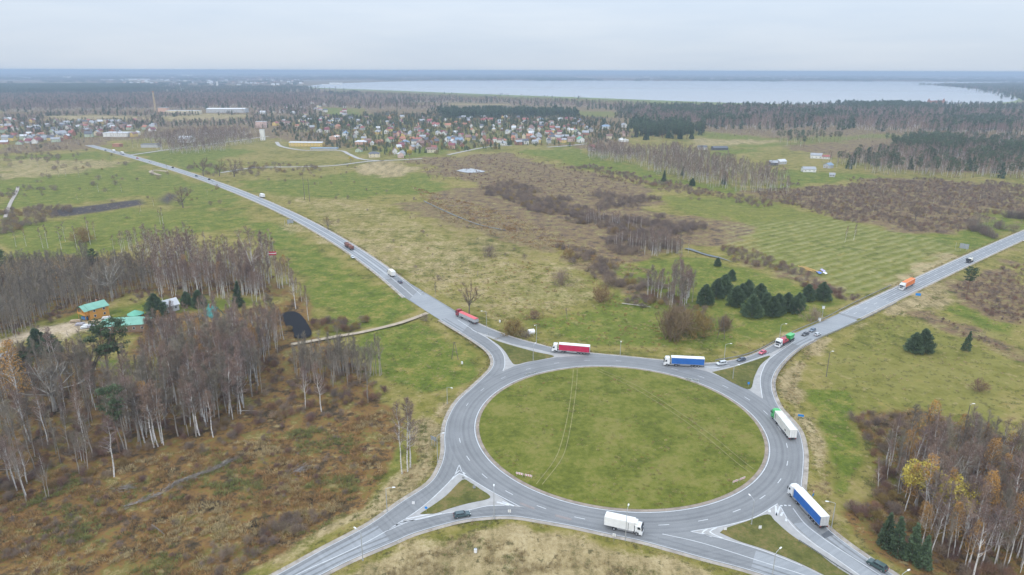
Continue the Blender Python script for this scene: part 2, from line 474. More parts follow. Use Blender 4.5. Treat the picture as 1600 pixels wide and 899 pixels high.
def ground_material():
    m, t, b = new_mat('meadow_ground')
    b.inputs['Roughness'].default_value = 0.95
    b.inputs['Specular IOR Level'].default_value = 0.1
    L = t.links.new
    geo = N(t, 'ShaderNodeNewGeometry')
    def noise(scale, detail=5, rough=.6, vec=None, stretch=None):
        n = N(t, 'ShaderNodeTexNoise'); n.inputs['Scale'].default_value = scale; n.inputs['Detail'].default_value = detail; n.inputs['Roughness'].default_value = rough
        src = geo.outputs['Position']
        if stretch:
            mp_ = N(t, 'ShaderNodeMapping'); mp_.inputs['Scale'].default_value = stretch; mp_.inputs['Rotation'].default_value = (0, 0, 0.5)
            L(src, mp_.inputs[0]); src = mp_.outputs[0]
        L(src, n.inputs['Vector']); return n.outputs['Fac']
    def ramp(fac, stops):
        r = N(t, 'ShaderNodeValToRGB')
        while len(r.color_ramp.elements) < len(stops): r.color_ramp.elements.new(.5)
        for el, (p, c) in zip(r.color_ramp.elements, stops): el.position = p; el.color = (*c, 1)
        L(fac, r.inputs[0]); return r.outputs[0]
    def math_(op, a, b_=0.0, c=None, clamp=False):
        n = N(t, 'ShaderNodeMath', operation=op); n.use_clamp = clamp
        for i, v in enumerate((a, b_, c)):
            if v is None: continue
            if isinstance(v, (int, float)): n.inputs[i].default_value = v
            else: L(v, n.inputs[i])
        return n.outputs[0]
    def mix(f, a, c):
        n = N(t, 'ShaderNodeMix', data_type='RGBA'); L(f, n.inputs['Factor']); L(a, n.inputs['A']); L(c, n.inputs['B']); return n.outputs['Result']
    big, mid, sml, tiny = noise(.018, 6), noise(.11, 6, .65), noise(.7, 5, .7), noise(3.2, 3, .7)
    drag = noise(.12, 5, .7, stretch=(1.0, .22, 1.0))
    tex = math_('MULTIPLY_ADD', tiny, .35, math_('MULTIPLY', sml, .65))          # 0..1 about .5
    patch = math_('MULTIPLY_ADD', mid, .45, math_('MULTIPLY_ADD', big, .3, math_('MULTIPLY', tex, .25)))
    meadow = ramp(patch, [(.40, (.080, .084, .018)), (.46, (.152, .140, .030)), (.52, (.215, .180, .052)), (.57, (.265, .21, .08)), (.62, (.15, .10, .045))])
    lush = ramp(math_('MULTIPLY_ADD', tex, .5, math_('MULTIPLY', mid, .5)), [(.40, (.066, .086, .012)), (.48, (.104, .134, .018)), (.54, (.152, .158, .030)), (.60, (.245, .195, .055))])
    tan = ramp(math_('MULTIPLY_ADD', tex, .5, math_('MULTIPLY', drag, .5)), [(.38, (.10, .095, .04)), (.46, (.24, .185, .09)), (.53, (.34, .265, .14)), (.62, (.43, .345, .20))])
    brown = ramp(math_('MULTIPLY_ADD', tex, .45, math_('MULTIPLY', mid, .55)), [(.40, (.060, .045, .034)), (.46, (.125, .085, .056)), (.51, (.20, .13, .068)), (.56, (.17, .15, .055)), (.62, (.33, .25, .13))])
    wood = ramp(math_('MULTIPLY_ADD', tex, .45, math_('MULTIPLY', mid, .55)), [(.40, (.035, .028, .017)), (.46, (.095, .062, .030)), (.51, (.205, .110, .038)), (.56, (.125, .112, .030)), (.62, (.27, .20, .085))])
    soil = ramp(math_('MULTIPLY_ADD', tex, .6, math_('MULTIPLY', drag, .4)), [(.35, (.035, .03, .032)), (.65, (.085, .07, .068))])
    sand = ramp(tex, [(.35, (.33, .25, .17)), (.65, (.52, .42, .30))])
    a1 = N(t, 'ShaderNodeAttribute'); a1.attribute_name = 'cover_a'
    a2 = N(t, 'ShaderNodeAttribute'); a2.attribute_name = 'cover_b'
    s1 = N(t, 'ShaderNodeSeparateColor'); L(a1.outputs['Color'], s1.inputs[0])
    s2 = N(t, 'ShaderNodeSeparateColor'); L(a2.outputs['Color'], s2.inputs[0])
    brk = math_('MULTIPLY_ADD', mid, 1.0, math_('MULTIPLY_ADD', tex, .9, -.95))
    def msk(v, k=1.0):
        # weight jittered by the noise, then steepened: ragged borders and gaps
        j = math_('ADD', v, math_('MULTIPLY', brk, math_('MULTIPLY', math_('MULTIPLY', v, math_('SUBTRACT', 1.25, v)), 3.2 * k)))
        r = N(t, 'ShaderNodeMapRange', interpolation_type='SMOOTHSTEP'); r.inputs['From Min'].default_value = .22; r.inputs['From Max'].default_value = .78
        L(j, r.inputs['Value']); return r.outputs[0]
    c = mix(msk(s1.outputs['Red']), meadow, lush)
    c = mix(msk(s1.outputs['Blue']), c, brown)
    c = mix(msk(a1.outputs['Alpha']), c, wood)
    c = mix(msk(s1.outputs['Green']), c, tan)
    c = mix(msk(s2.outputs['Green'], .6), c, sand)
    c = mix(msk(s2.outputs['Red'], .3), c, soil)
    # tussocks: dark weedy spots and pale dead tufts
    def spots(scale, lo, hi, amt):
        r = N(t, 'ShaderNodeMapRange', interpolation_type='SMOOTHSTEP'); r.inputs['From Min'].default_value = lo; r.inputs['From Max'].default_value = hi; r.inputs['To Max'].default_value = amt
        L(noise(scale, 4, .7), r.inputs['Value']); return r.outputs[0]
    dk_ = N(t, 'ShaderNodeRGB'); dk_.outputs[0].default_value = (.055, .050, .020, 1)
    st_ = N(t, 'ShaderNodeRGB'); st_.outputs[0].default_value = (.30, .235, .11, 1)
    keep = math_('SUBTRACT', 1.0, math_('MULTIPLY', s1.outputs['Red'], .45))
    c = mix(math_('MULTIPLY', spots(.33, .56, .66, .75), keep), c, dk_.outputs[0])
    c = mix(math_('MULTIPLY', spots(.27, .57, .68, .7), keep), c, st_.outputs[0])
    # mown swaths
    p0, p1 = G(1295, 462), G(1416, 423)
    dd = (p1 - p0) / np.linalg.norm(p1 - p0)
    dp = N(t, 'ShaderNodeVectorMath', operation='DOT_PRODUCT'); L(geo.outputs['Position'], dp.inputs[0]); dp.inputs[1].default_value = (-dd[1], dd[0], 0)
    sw = math_('SINE', math_('MULTIPLY_ADD', dp.outputs['Value'], 2 * math.pi / 7.4, math_('MULTIPLY', mid, 9.0)))
    swf = math_('MULTIPLY', math_('MULTIPLY_ADD', sw, .5, .35, clamp=True), math_('MULTIPLY', s2.outputs['Blue'], math_('MULTIPLY_ADD', mid, 2.6, -.75, clamp=True)))
    pale = N(t, 'ShaderNodeRGB'); pale.outputs[0].default_value = (.27, .25, .115, 1)
    c = mix(swf, c, pale.outputs[0])
    L(c, b.inputs['Base Color'])
    bp = N(t, 'ShaderNodeBump'); bp.inputs['Strength'].default_value = .6; bp.inputs['Distance'].default_value = .5
    L(sml, bp.inputs['Height']); L(bp.outputs[0], b.inputs['Normal'])
    return m
M_GROUND = ground_material()
gm = tri_mesh('ground', np.c_[X, Y, Z], T, M_GROUND)
for nm, chs in (('cover_a', (LUSH, TAN, BROWN, WOOD)), ('cover_b', (SOIL, SAND, STRIPE, None))):
    at = gm.attributes.new(nm, 'FLOAT_COLOR', 'POINT')
    at.data.foreach_set('color', np.ascontiguousarray(np.stack([cov[c] if c is not None else np.ones(X.size) for c in chs], 1), np.float32).ravel())
gm.polygons.foreach_set('use_smooth', [True] * len(gm.polygons))
tag(link(bpy.data.objects.new('ground', gm)), kind='structure')

# ================================================================== roads
def asphalt(name, lo, hi, wear=.5):
    m, t, b = new_mat(name); L = t.links.new
    geo = N(t, 'ShaderNodeNewGeometry')
    n1 = N(t, 'ShaderNodeTexNoise'); n1.inputs['Scale'].default_value = .12; n1.inputs['Detail'].default_value = 6; n1.inputs['Roughness'].default_value = .65
    n2 = N(t, 'ShaderNodeTexNoise'); n2.inputs['Scale'].default_value = 2.5; n2.inputs['Detail'].default_value = 3
    L(geo.outputs['Position'], n1.inputs['Vector']); L(geo.outputs['Position'], n2.inputs['Vector'])
    # tyre-polished rings round the roundabout
    sub = N(t, 'ShaderNodeVectorMath', operation='SUBTRACT'); sub.inputs[1].default_value = (RC[0], RC[1], 0); L(geo.outputs['Position'], sub.inputs[0])
    ln = N(t, 'ShaderNodeVectorMath', operation='LENGTH'); L(sub.outputs[0], ln.inputs[0])
    nr1 = N(t, 'ShaderNodeTexNoise', noise_dimensions='1D'); nr1.inputs['Scale'].default_value = .9; nr1.inputs['Detail'].default_value = 4; L(ln.outputs['Value'], nr1.inputs['W'])
    a = N(t, 'ShaderNodeMath', operation='MULTIPLY_ADD'); a.inputs[1].default_value = .45; L(n1.outputs['Fac'], a.inputs[0])
    a2 = N(t, 'ShaderNodeMath', operation='MULTIPLY_ADD'); a2.inputs[1].default_value = .25; L(n2.outputs['Fac'], a2.inputs[0])
    a3 = N(t, 'ShaderNodeMath', operation='MULTIPLY'); a3.inputs[1].default_value = .3; L(nr1.outputs['Fac'], a3.inputs[0])
    L(a3.outputs[0], a2.inputs[2]); L(a2.outputs[0], a.inputs[2])
    r = N(t, 'ShaderNodeValToRGB'); r.color_ramp.elements[0].position = .36; r.color_ramp.elements[0].color = (*lo, 1)
    r.color_ramp.elements[1].position = .64; r.color_ramp.elements[1].color = (*hi, 1)
    L(a.outputs[0], r.inputs[0]); L(r.outputs[0], b.inputs['Base Color'])
    b.inputs['Roughness'].default_value = .75
    b.inputs['Specular IOR Level'].default_value = .35
    bp = N(t, 'ShaderNodeBump'); bp.inputs['Strength'].default_value = .2; bp.inputs['Distance'].default_value = .05
    L(n2.outputs['Fac'], bp.inputs['Height']); L(bp.outputs[0], b.inputs['Normal'])
    return m
M_ASPH = asphalt('asphalt', (.160, .164, .168), (.232, .235, .238))
M_OLD = asphalt('old_asphalt', (.225, .235, .245), (.30, .31, .32))
M_APRON = mat('pale_paving', (.33, .32, .31), .85, var=.14, scale=.5)
M_GRAVEL = mat('gravel_shoulder', (.33, .29, .25), .95, var=.3, scale=.35)
M_PAINT = mat('road_paint', (.54, .55, .56), .6, var=.16, scale=.8)
M_SANDR = mat('sand_track', (.35, .285, .205), .95, var=.2, scale=.4)
M_PATCH = mat('asphalt_patch', (.24, .21, .20), .85, var=.15, scale=.7)
M_DARKP = mat('dark_asphalt', (.085, .09, .10), .8, var=.15, scale=.7)

def fit_edge(pts, deg, swap=False, n=60):
    P = GP(pts)
    if swap: P = P[:, ::-1]
    s = np.linspace(P[0, 1], P[-1, 1], n)
    c = np.polyfit(P[:, 1], P[:, 0], deg)
    Q = np.c_[np.polyval(c, s), s]
    return Q[:, ::-1] if swap else Q
# main straight roads: middle lines fitted through both traced edges
NWL = [(150,232),(200,248),(250,264),(300,276.5),(350,293),(400,314),(450,341),(500,374),(550,407.5),(600,442.5),(650,474)]
NWR = [(150,227.5),(200,240),(250,257),(300,270),(350,284),(400,301),(450,327),(510,360),(555,391),(615,427.5),(650,449),(695,476)]
l, r_ = fit_edge(NWL, 3), fit_edge(NWR, 3)
yy = np.linspace(1130, 352, 70)
cl_ = np.polyfit(GP(NWL)[:, 1], GP(NWL)[:, 0], 3); cr_ = np.polyfit(GP(NWR)[:, 1], GP(NWR)[:, 0], 3)
def nearest_mid(A, B):
    out = []
    for a in A:
        d = np.linalg.norm(B - a, axis=1); out.append((a + B[d.argmin()]) / 2)
    return np.array(out)
fine = np.linspace(1180, 330, 900)
NWM = nearest_mid(np.c_[np.polyval(cl_, yy), yy], np.c_[np.polyval(cr_, fine), fine])
NEL = [(1600,361),(1547,380),(1495,402),(1442,429.5),(1398,452),(1337,475.5),(1285,503),(1243,520)]
NER = [(1600,376),(1547,399),(1495,425.6),(1442,452),(1390,477),(1311,515)]
cl2 = np.polyfit(GP(NEL)[:, 0], GP(NEL)[:, 1], 2); cr2 = np.polyfit(GP(NER)[:, 0], GP(NER)[:, 1], 2)
xx = np.linspace(560, 175, 50); fx = np.linspace(620, 130, 900)
NEM = nearest_mid(np.c_[xx, np.polyval(cr2, xx)], np.c_[fx, np.polyval(cl2, fx)])
HW_NW, HW_NE = 4.9, 4.9
# near arms: traced edge lines
A = smooth_line(GP([(687,500),(725,523),(758,545),(770,561),(767,577),(742,602),(715,627),(699,655),(694,680),(694,706),(687,731),(670,756),(625,786),(575,821),(500,861),(431,899),(300,966),(120,1050)]), 8)
B = smooth_line(GP([(250,1040),(400,952),(502,899),(550,875),(612,849),(650,833),(712,815.5),(750,809.5),(800,807.5),(850,815),(900,824),(950,835),(1000,845.5),(1050,859),(1100,873),(1150,886),(1190,898),(1260,922),(1380,965)]), 8)
C = smooth_line(GP([(1640,1060),(1480,955),(1397,899),(1350,869),(1305,836),(1277,810),(1259,787),(1253,766),(1255.5,736),(1256,704),(1249,675),(1234,655),(1219,638.5),(1209,618),(1206,601),(1208.6,588),(1216,574.6),(1233,556),(1250,543),(1272.5,531)]), 8)
Dl = smooth_line(GP([(1243,520.5),(1206,540),(1178,554),(1150,562.5),(1120,567),(1090,568),(1034,563),(975,557),(922,552),(870,545),(840,538),(800,527),(760,511.5),(735,500)]), 8)
nwl, nwr = offset(NWM, -HW_NW), offset(NWM, HW_NW)     # line runs towards the camera: its left is the far (north-east) side
nel, ner = offset(NEM, -HW_NE), offset(NEM, HW_NE)
boundary = np.vstack([nwl, A, B, C[:-2], ner[::-1][3:], nel[:-2], Dl, nwr[::-1][3:]])
road = fill_poly('road', boundary, 0.05, M_ASPH)
tag(road, kind='structure')
sh = MB()
for L_, w in ((nwl, -1.5), (nwr, 1.3), (A, -1.3), (B, -1.2), (C, -1.4), (ner, 1.2), (nel, -1.1), (Dl, -.9)):
    band(sh, offset(L_, w * .0), offset(L_, w), 0.02)
tag(sh.build('road_shoulder', M_GRAVEL), kind='structure')
old = MB()
band(old, offset(NWM[:-3], -HW_NW + .1), offset(NWM[:-3], HW_NW - .1), .065)
band(old, offset(NEM, -HW_NE + .1), offset(NEM, HW_NE - .1), .065)
def strip_px(mb, L1, L2, z, n=16):
    band(mb, resample(smooth_line(GP(L1)), n), resample(smooth_line(GP(L2)), n), z)
strip_px(old, [(590,822),(540,846),(480,877),(433,903),(300,973)], [(611,846),(560,868),(510,893),(490,906),(400,950)], .065)
strip_px(old, [(1181,861),(1230,877),(1290,900),(1350,925)], [(1173,889),(1200,899),(1250,917),(1330,945)], .065)
strip_px(old, [(1240,819),(1272,848),(1302,869),(1345,899),(1420,950)], [(1256,816),(1283,838),(1313,858),(1377,899),(1440,945)], .065)
strip_px(old, [(1284,838),(1314,858),(1378,899),(1440,945)], [(1303,838),(1346,868),(1393,899),(1470,952)], .065)
strip_px(old, [(1310,491),(1285,503.5),(1243,521.5),(1222,532)], [(1340,501),(1311,514.5),(1274,530),(1252,541.5)], .0655)
strip_px(old, [(640,468),(662,484),(687,499.5),(722,520)], [(655,453),(690,475),(712,489),(737,503)], .0655)
tag(old.build('worn_road_surface', M_OLD), kind='structure')
pt = MB()
strip_px(pt, [(813,785),(836,794)], [(812,788),(834,797)], .08, 3)
strip_px(pt, [(868,804),(894,811)], [(867,807.5),(892,814)], .08, 3)
tag(pt.build('road_patch', M_PATCH), kind='structure')
dk = MB()
strip_px(dk, [(1283,836),(1297,828)], [(1288,842),(1303,836)], .08, 3)
tag(dk.build('dark_road_patch', M_DARKP), kind='structure')

APRONS = dict(
 nw=[(741.5,518),(760,528),(779,543),(787.5,556.5),(788.5,571.5),(785.7,581),(801.6,573.4),(828,566),(869,559),(918,555.5),(866,552.7),(839,546),(800,537.7),(764,524.5)],
 ne=[(1075,574.6),(1098,575.5),(1120,577),(1143,573.6),(1169,565),(1203,553),(1235,536),(1216,550),(1203,561),(1192,578),(1188,595),(1192,624),(1169,609),(1131.6,592),(1105,581)],
 se=[(1079,831),(1129.5,822.4),(1176.5,810),(1203,795),(1215,787.7),(1229,808),(1248,829),(1276,851.6),(1327,887),(1440,965),(1380,950),(1253.6,885),(1191.6,861),(1135,844),(1111,838)],
 sw=[(630,815),(662,791.5),(705,750),(717.5,740),(731.6,746.4),(769,769),(799,788.7),(822,793.5),(788,790.6),(760,791.5),(728,799),(694,803),(656,812)])
for k_, v_ in APRONS.items():
    tag(fill_poly('paved_apron', GP(v_), .08, M_APRON), kind='structure')
ISLES = dict(
 nw=[(760.3,526.4),(779,534),(809,543),(839,551),(865.6,557),(847,562),(824,566),(805.4,570),(798,564),(790,551),(779,539.5)],
 ne=[(1112.8,582),(1141,575.5),(1169,567),(1203,556.5),(1188,571),(1178.6,589.6),(1172,608.4),(1150,601),(1128,589.6)],
 se=[(1125,833),(1135,826),(1165,816),(1199,804.6),(1210,814),(1229,831),(1248,845),(1276,863),(1310,889),(1400,945),(1380,945),(1267,889),(1229,872),(1191.6,858),(1154,846)],
 sw=[(656.4,803.7),(675,791.5),(698,774.6),(722,751),(735,755),(750,765),(765.4,775.5),(760,781),(731.6,787),(703,795),(679,803)])
def isle_grass(name, dark, light, dry):
    m, t, b = new_mat(name); L = t.links.new
    geo = N(t, 'ShaderNodeNewGeometry')
    def nz_(s, d=5):
        n = N(t, 'ShaderNodeTexNoise'); n.inputs['Scale'].default_value = s; n.inputs['Detail'].default_value = d; n.inputs['Roughness'].default_value = .68
        L(geo.outputs['Position'], n.inputs['Vector']); return n.outputs['Fac']
    n1, n2, n3 = nz_(.07), nz_(.5), nz_(2.6, 3)
    def ma(a, k, c):
        n = N(t, 'ShaderNodeMath', operation='MULTIPLY_ADD'); L(a, n.inputs[0]); n.inputs[1].default_value = k
        if isinstance(c, float): n.inputs[2].default_value = c
        else: L(c, n.inputs[2])
        return n.outputs[0]
    f = ma(n1, .5, ma(n2, .32, ma(n3, .18, 0.0)))
    r = N(t, 'ShaderNodeValToRGB'); r.color_ramp.elements.new(.5)
    for el, (p, c) in zip(r.color_ramp.elements, ((.41, dark), (.495, light), (.58, dry))): el.position = p; el.color = (*c, 1)
    L(f, r.inputs[0]); L(r.outputs[0], b.inputs['Base Color'])
    b.inputs['Roughness'].default_value = .95; b.inputs['Specular IOR Level'].default_value = .1
    bp = N(t, 'ShaderNodeBump'); bp.inputs['Strength'].default_value = .5; bp.inputs['Distance'].default_value = .4
    L(ma(n2, .6, ma(n3, .4, 0.0)), bp.inputs['Height']); L(bp.outputs[0], b.inputs['Normal'])
    return m
M_ISLE = isle_grass('island_grass', (.078, .090, .014), (.128, .139, .023), (.185, .168, .046))
M_ISLE2 = isle_grass('splitter_grass', (.07, .075, .02), (.11, .11, .03), (.18, .14, .055))
M_KERB = mat('kerb_stone', (.34, .33, .32), .9, var=.2, scale=.8)
for k_, v_ in ISLES.items():
    P = smooth_line(GP(v_ + v_[:1]), 4)[:-1]
    tag(fill_poly('grass_island', P, .19, M_ISLE2, thick=.12), kind='structure')
# central island: shoulder ring, kerb face, softly domed grass
ang = np.linspace(0, 2 * math.pi, 145)
circ = lambda r: np.c_[RC[0] + r * np.cos(ang), RC[1] + r * np.sin(ang)]
ap = MB(); band(ap, circ(49.6), circ(48.3), .08)
tag(ap.build('island_gravel_ring', mat('earth_ring', (.27, .22, .18), .95, var=.3, scale=.4)), kind='structure')
rr = np.linspace(48.5, 0, 34); V = []; T2 = []
na = 144
for i, r in enumerate(rr):
    h = .12 + (.55 * (1 - (r / 48.5) ** 2)) * .9
    a_ = np.linspace(0, 2 * math.pi, na, endpoint=False)
    x, y = RC[0] + r * np.cos(a_), RC[1] + r * np.sin(a_)
    V.append(np.c_[x, y, h + (fbm(x / 7, y / 7, 21) - .5) * .35 * min(1, (48.5 - r) / 4)])
V = np.vstack(V)
for i in range(len(rr) - 1):
    a_ = np.arange(na); b_ = (a_ + 1) % na
    T2 += [np.c_[i * na + a_, i * na + b_, (i + 1) * na + b_], np.c_[i * na + a_, (i + 1) * na + b_, (i + 1) * na + a_]]
im = tri_mesh('central_island', V, np.vstack(T2), M_ISLE)
im.polygons.foreach_set('use_smooth', [True] * len(im.polygons))
tag(link(bpy.data.objects.new('grass_island', im)), kind='structure')
def isle_z(x, y):
    r = math.hypot(x - RC[0], y - RC[1])
    return .12 + .495 * (1 - (r / 48.5) ** 2) + .16
# mower tracks across the island
M_TRACK = mat('pressed_grass', (.215, .20, .072), .95, var=.35, scale=.5)
tk = MB()
for line in ([(896,577),(894,600),(889,640),(878,690),(866,720),(838,756)], [(902,577),(901,600),(896,640),(887,690),(876,720),(847,757)],
             [(930,577),(990,607),(1050,645),(1100,681),(1150,722),(1172,738)], [(938,577),(998,605),(1056,642),(1108,678),(1158,718),(1178,733)]):
    P = resample(smooth_line(GP(line, .4)), 40)
    for i in range(len(P) - 1):
        pass
    o1, o2 = offset(P, -.13), offset(P, .13)
    n = len(tk.v)
    for q in (o1, o2): tk.v += [(p[0], p[1], isle_z(*p)) for p in q]
    for i in range(len(P) - 1): tk.f.append((n + i, n + i + 1, n + len(P) + i + 1, n + len(P) + i)); tk.m.append(0)
tag(tk.build('tyre_track', M_TRACK), kind='structure')

# ---- wheel paths worn into the lanes
M_WHEEL = asphalt('wheel_path', (.138, .142, .147), (.208, .212, .217))
wp = MB()
for L_, offs in ((offset(NWM, 0), (-3.3, -1.5, 1.5, 3.3)), (offset(NEM, 0), (-4.0, -2.2, -.9, .9, 2.2, 3.9))):
    for o_ in offs: stripe(wp, offset(L_, o_)[:-4], .55, .082)
for L_, offs in ((A, (1.3, 3.1)), (B, (1.3, 3.1)), (C, (1.4, 3.2))):
    for o_ in offs: stripe(wp, offset(L_, o_), .6, .072)
for r in (52.2, 54.0, 57.0, 58.9): stripe(wp, circ(r), .65, .074)
tag(wp.build('worn_wheel_path', M_WHEEL), kind='structure')
# ---- painted markings
mk = MB(); ZM = .10
for L_, d in ((A, .25), (B, .25), (C, .25), (Dl, .25)):
    stripe(mk, offset(L_, d), .17, ZM)
for L_ in (offset(nwl, .3), offset(nwr, -.3), offset(ner, -.3), offset(nel, .3)): stripe(mk, L_, .24, ZM)
stripe(mk, circ(RIN), .26, ZM)
stripe(mk, NWM[35:], .22, ZM); dashes(mk, NWM[:36], .24, ZM, 6, 6)
stripe(mk, offset(NWM[20:], -.45), .14, ZM)
dashes(mk, NEM, .2, ZM, 4, 8); dashes(mk, offset(NEM, -3.2), .16, ZM, 4, 8, 2); dashes(mk, offset(NEM, 3.0), .14, ZM, 3, 9, 5)
a_ = np.linspace(R(-170), R(62), 200); ringp = np.c_[RC[0] + 55.6 * np.cos(a_), RC[1] + 55.6 * np.sin(a_)]
dashes(mk, ringp, .22, ZM, 3, 8.5)
a_ = np.linspace(R(80), R(170), 60); dashes(mk, np.c_[RC[0] + 55.6 * np.cos(a_), RC[1] + 55.6 * np.sin(a_)], .16, ZM, 2.5, 11)
def pxline(pts, w=.22, n=6): stripe(mk, smooth_line(GP(pts), n), w, ZM)
pxline([(630,815),(575,846.5),(520,873),(467.5,896.5),(300,980)])
pxline([(603,831),(640,815),(656,812),(694,803),(728,798.5),(760,791.5),(788,790.3)])
pxline([(606,829),(662,791),(705,750),(717.5,727)])
pxline([(717.5,727),(723,739),(731.6,746.4),(769,769),(812,792)])
pxline([(709,745),(717.5,736),(727,741)], .3, 2); pxline([(706,750),(717.5,740.5),(731,747)], .35, 2)
pxline([(776,785),(795,790)], .5, 2); pxline([(785,784.5),(803,791)], .5, 2)
pxline([(618,821),(646,812)], .45, 2); pxline([(624,818),(690,803)], .3, 2); pxline([(632,812),(675,803)], .4, 2)
pxline([(738,515),(760,528),(779,543),(787.5,556.5),(788.5,571.5),(785.7,580)])
pxline([(715,500),(738,515)], .3, 3); pxline([(737,515),(746,520)], .7, 2)
pxline([(1219,791.5),(1237.5,821.5),(1270,849),(1300,869),(1342.5,899),(1430,958)])
pxline([(1239,795),(1257.5,819),(1282.5,839),(1312,859),(1375,899),(1450,948)])
pxline([(1035,835),(1100,850),(1200,881.5),(1250,897),(1340,928)])
pxline([(1079,831),(1111,838),(1135,844),(1191.6,861),(1253.6,885)])
pxline([(1079,831),(1129.5,822.4),(1176.5,810),(1215,787.7)])
pxline([(1105,827.5),(1097,833.5),(1112,839)], .4, 2); pxline([(1120,825),(1109,832),(1130,842)], .4, 2)
dashes(mk, GP([(1219,791),(1225,790.3),(1236,790.6)]), .55, ZM, .7, .5)
pxline([(1212,791),(1213,806)], .5, 2); pxline([(1213,806),(1219,792)], .5, 2); pxline([(1202,797),(1202.5,801)], .7, 2); pxline([(1223,801),(1220,806.5)], .6, 2); pxline([(1229.5,810),(1228,815)], .6, 2)
pxline([(1120,577),(1098,575.5),(1070,573.5)], .22, 3); pxline([(1203,553),(1169,565),(1143,573.6),(1098,574)], .22)
pxline([(1243,533),(1203,561),(1192,578),(1188,595),(1191,622)])
pxline([(1085,574),(1125,575)], .4, 2); pxline([(1100,573),(1140,572)], .35, 2)
tag(mk.build('road_marking', M_PAINT), kind='structure')

# ---- tracks and side roads
def track(name, pts, w, material, z=.03):
    mb = MB(); stripe(mb, resample(smooth_line(GP(pts)), 40), w, z); return tag(mb.build(name, material), kind='structure')
M_PALE = mat('pale_lane', (.36, .34, .32), .9, var=.12, scale=.1)
track('sand_track', [(668,489),(650,496),(620,506),(570,518),(530,525),(480,534),(455,538)], 2.8, M_SANDR)
track('side_road', [(200,243),(235,238),(270,233),(340,224),(420,213)], 7, M_PALE)
track('side_road', [(345,270),(400,262),(460,261),(520,259),(570,253),(600,251)], 6, M_PALE)
track('side_road', [(432,222),(440,229),(475,235),(530,235.5),(545,241),(565,249),(600,251),(660,248)], 6, M_PALE)
track('side_road', [(855,230),(880,228.5),(915,225)], 7, M_PALE)
track('side_road', [(700,242),(760,230),(800,227.5)], 6, M_PALE)
track('sand_track', [(262,268),(242,266),(236,269),(250,274)], 5, M_SANDR)
track('farm_track', [(8,340),(16,318),(26,300),(28,292)], 3, M_GRAVEL)
track('ditch_stream', [(662,314),(700,332),(745,350),(790,360)], 1.1, mat('stream_water', (.10, .12, .13), .12, var=.1, scale=.3))

# ---- water
def water_mat(name, rgb, rough=.08, bump=.03):
    m, t, b = new_mat(name)
    b.inputs['Base Color'].default_value = (*rgb, 1); b.inputs['Roughness'].default_value = rough; b.inputs['IOR'].default_value = 1.33
    geo = N(t, 'ShaderNodeNewGeometry'); n = N(t, 'ShaderNodeTexNoise'); n.inputs['Scale'].default_value = .08; n.inputs['Detail'].default_value = 5
    t.links.new(geo.outputs['Position'], n.inputs['Vector'])
    bp = N(t, 'ShaderNodeBump'); bp.inputs['Strength'].default_value = bump; bp.inputs['Distance'].default_value = 1.0
    t.links.new(n.outputs['Fac'], bp.inputs['Height']); t.links.new(bp.outputs[0], b.inputs['Normal'])
    return m
M_LAKE = water_mat('lake_water', (.36, .36, .36), .2)
ZL = 4.0
lake = [(474,135.5),(520,131),(640,127.2),(800,126),(1100,126.8),(1450,128),(1453,132),(1470,134.5),(1500,136.8),(1560,144),(1588,152.5),(1586,158),(1560,161),(1500,163.2),(1330,164.2),(1200,163),(1050,158.2),(960,154.8),(880,151.8),(800,149.2),(700,145.4),(600,141.4),(540,139.2),(490,137.2)]
lp = smooth_line(GP(lake + lake[:1], ZL), 4)[:-1]
tag(fill_poly('lake', lp, ZL, M_LAKE, thick=4.5), kind='structure')
tag(fill_poly('lake', GP([(1478,128.3),(1640,128.6),(1640,132),(1540,131.3),(1482,130.5)], ZL), ZL, M_LAKE, thick=4.5), kind='structure')
dam = GP([(474,135.7),(490,137.4),(540,139.4),(600,141.6),(700,145.6),(800,149.4),(880,152),(960,155),(1050,158.4),(1200,163.2),(1330,164.4),(1500,163.4),(1560,161.2),(1586,158.2),(1588,152.7),(1560,144.2)], ZL)
dm = MB(); dl = smooth_line(dam, 6)
q = [dl, offset(dl, -4), offset(dl, -16)]
for (a0, z0), (a1, z1) in (((q[0], 3.6), (q[0], 5.6)), ((q[0], 5.6), (q[1], 5.6)), ((q[1], 5.6), (q[2], -.2))):
    n = len(dm.v); k = len(a0)
    dm.v += [(p[0], p[1], z0) for p in a0] + [(p[0], p[1], z1) for p in a1]
    for i in range(k - 1): dm.f.append((n + i, n + i + 1, n + k + i + 1, n + k + i)); dm.m.append(0)
tag(dm.build('dam_embankment', mat('dam_grass', (.15, .175, .06), .95, var=.25, scale=.02)), kind='structure')
M_POND = water_mat('dark_pond', (.012, .012, .014), .5, .05)
M_POND.node_tree.nodes['Principled BSDF'].inputs['Specular IOR Level'].default_value = .08
tag(fill_poly('pond', smooth_line(GP([(434,492),(447,488),(460,487),(470,492),(480,505),(487,522),(474,528),(460,527),(459,520),(447,508),(434,492)]), 5)[:-1], .03, M_POND), kind='structure')
tag(fill_poly('pond', smooth_line(GP([(713,267),(722,264.5),(735,263.5),(745,265),(758,268),(748,269.5),(730,270),(713,267)]), 5)[:-1], .03, M_LAKE), kind='structure')
M_STREAM = water_mat('stream_surface', (.09, .10, .10), .3)
tag(fill_poly('stream', smooth_line(GP([(1068,388),(1080,388.6),(1100,396),(1125,402),(1145,410),(1128,404.5),(1105,399.5),(1085,393),(1068,388)]), 5)[:-1], .03, M_STREAM), kind='structure')
tag(fill_poly('pond', smooth_line(GP([(-60,560),(0,553),(10,548),(14,552),(8,560),(-50,570),(-60,560)]), 5)[:-1], .03, M_LAKE), kind='structure')

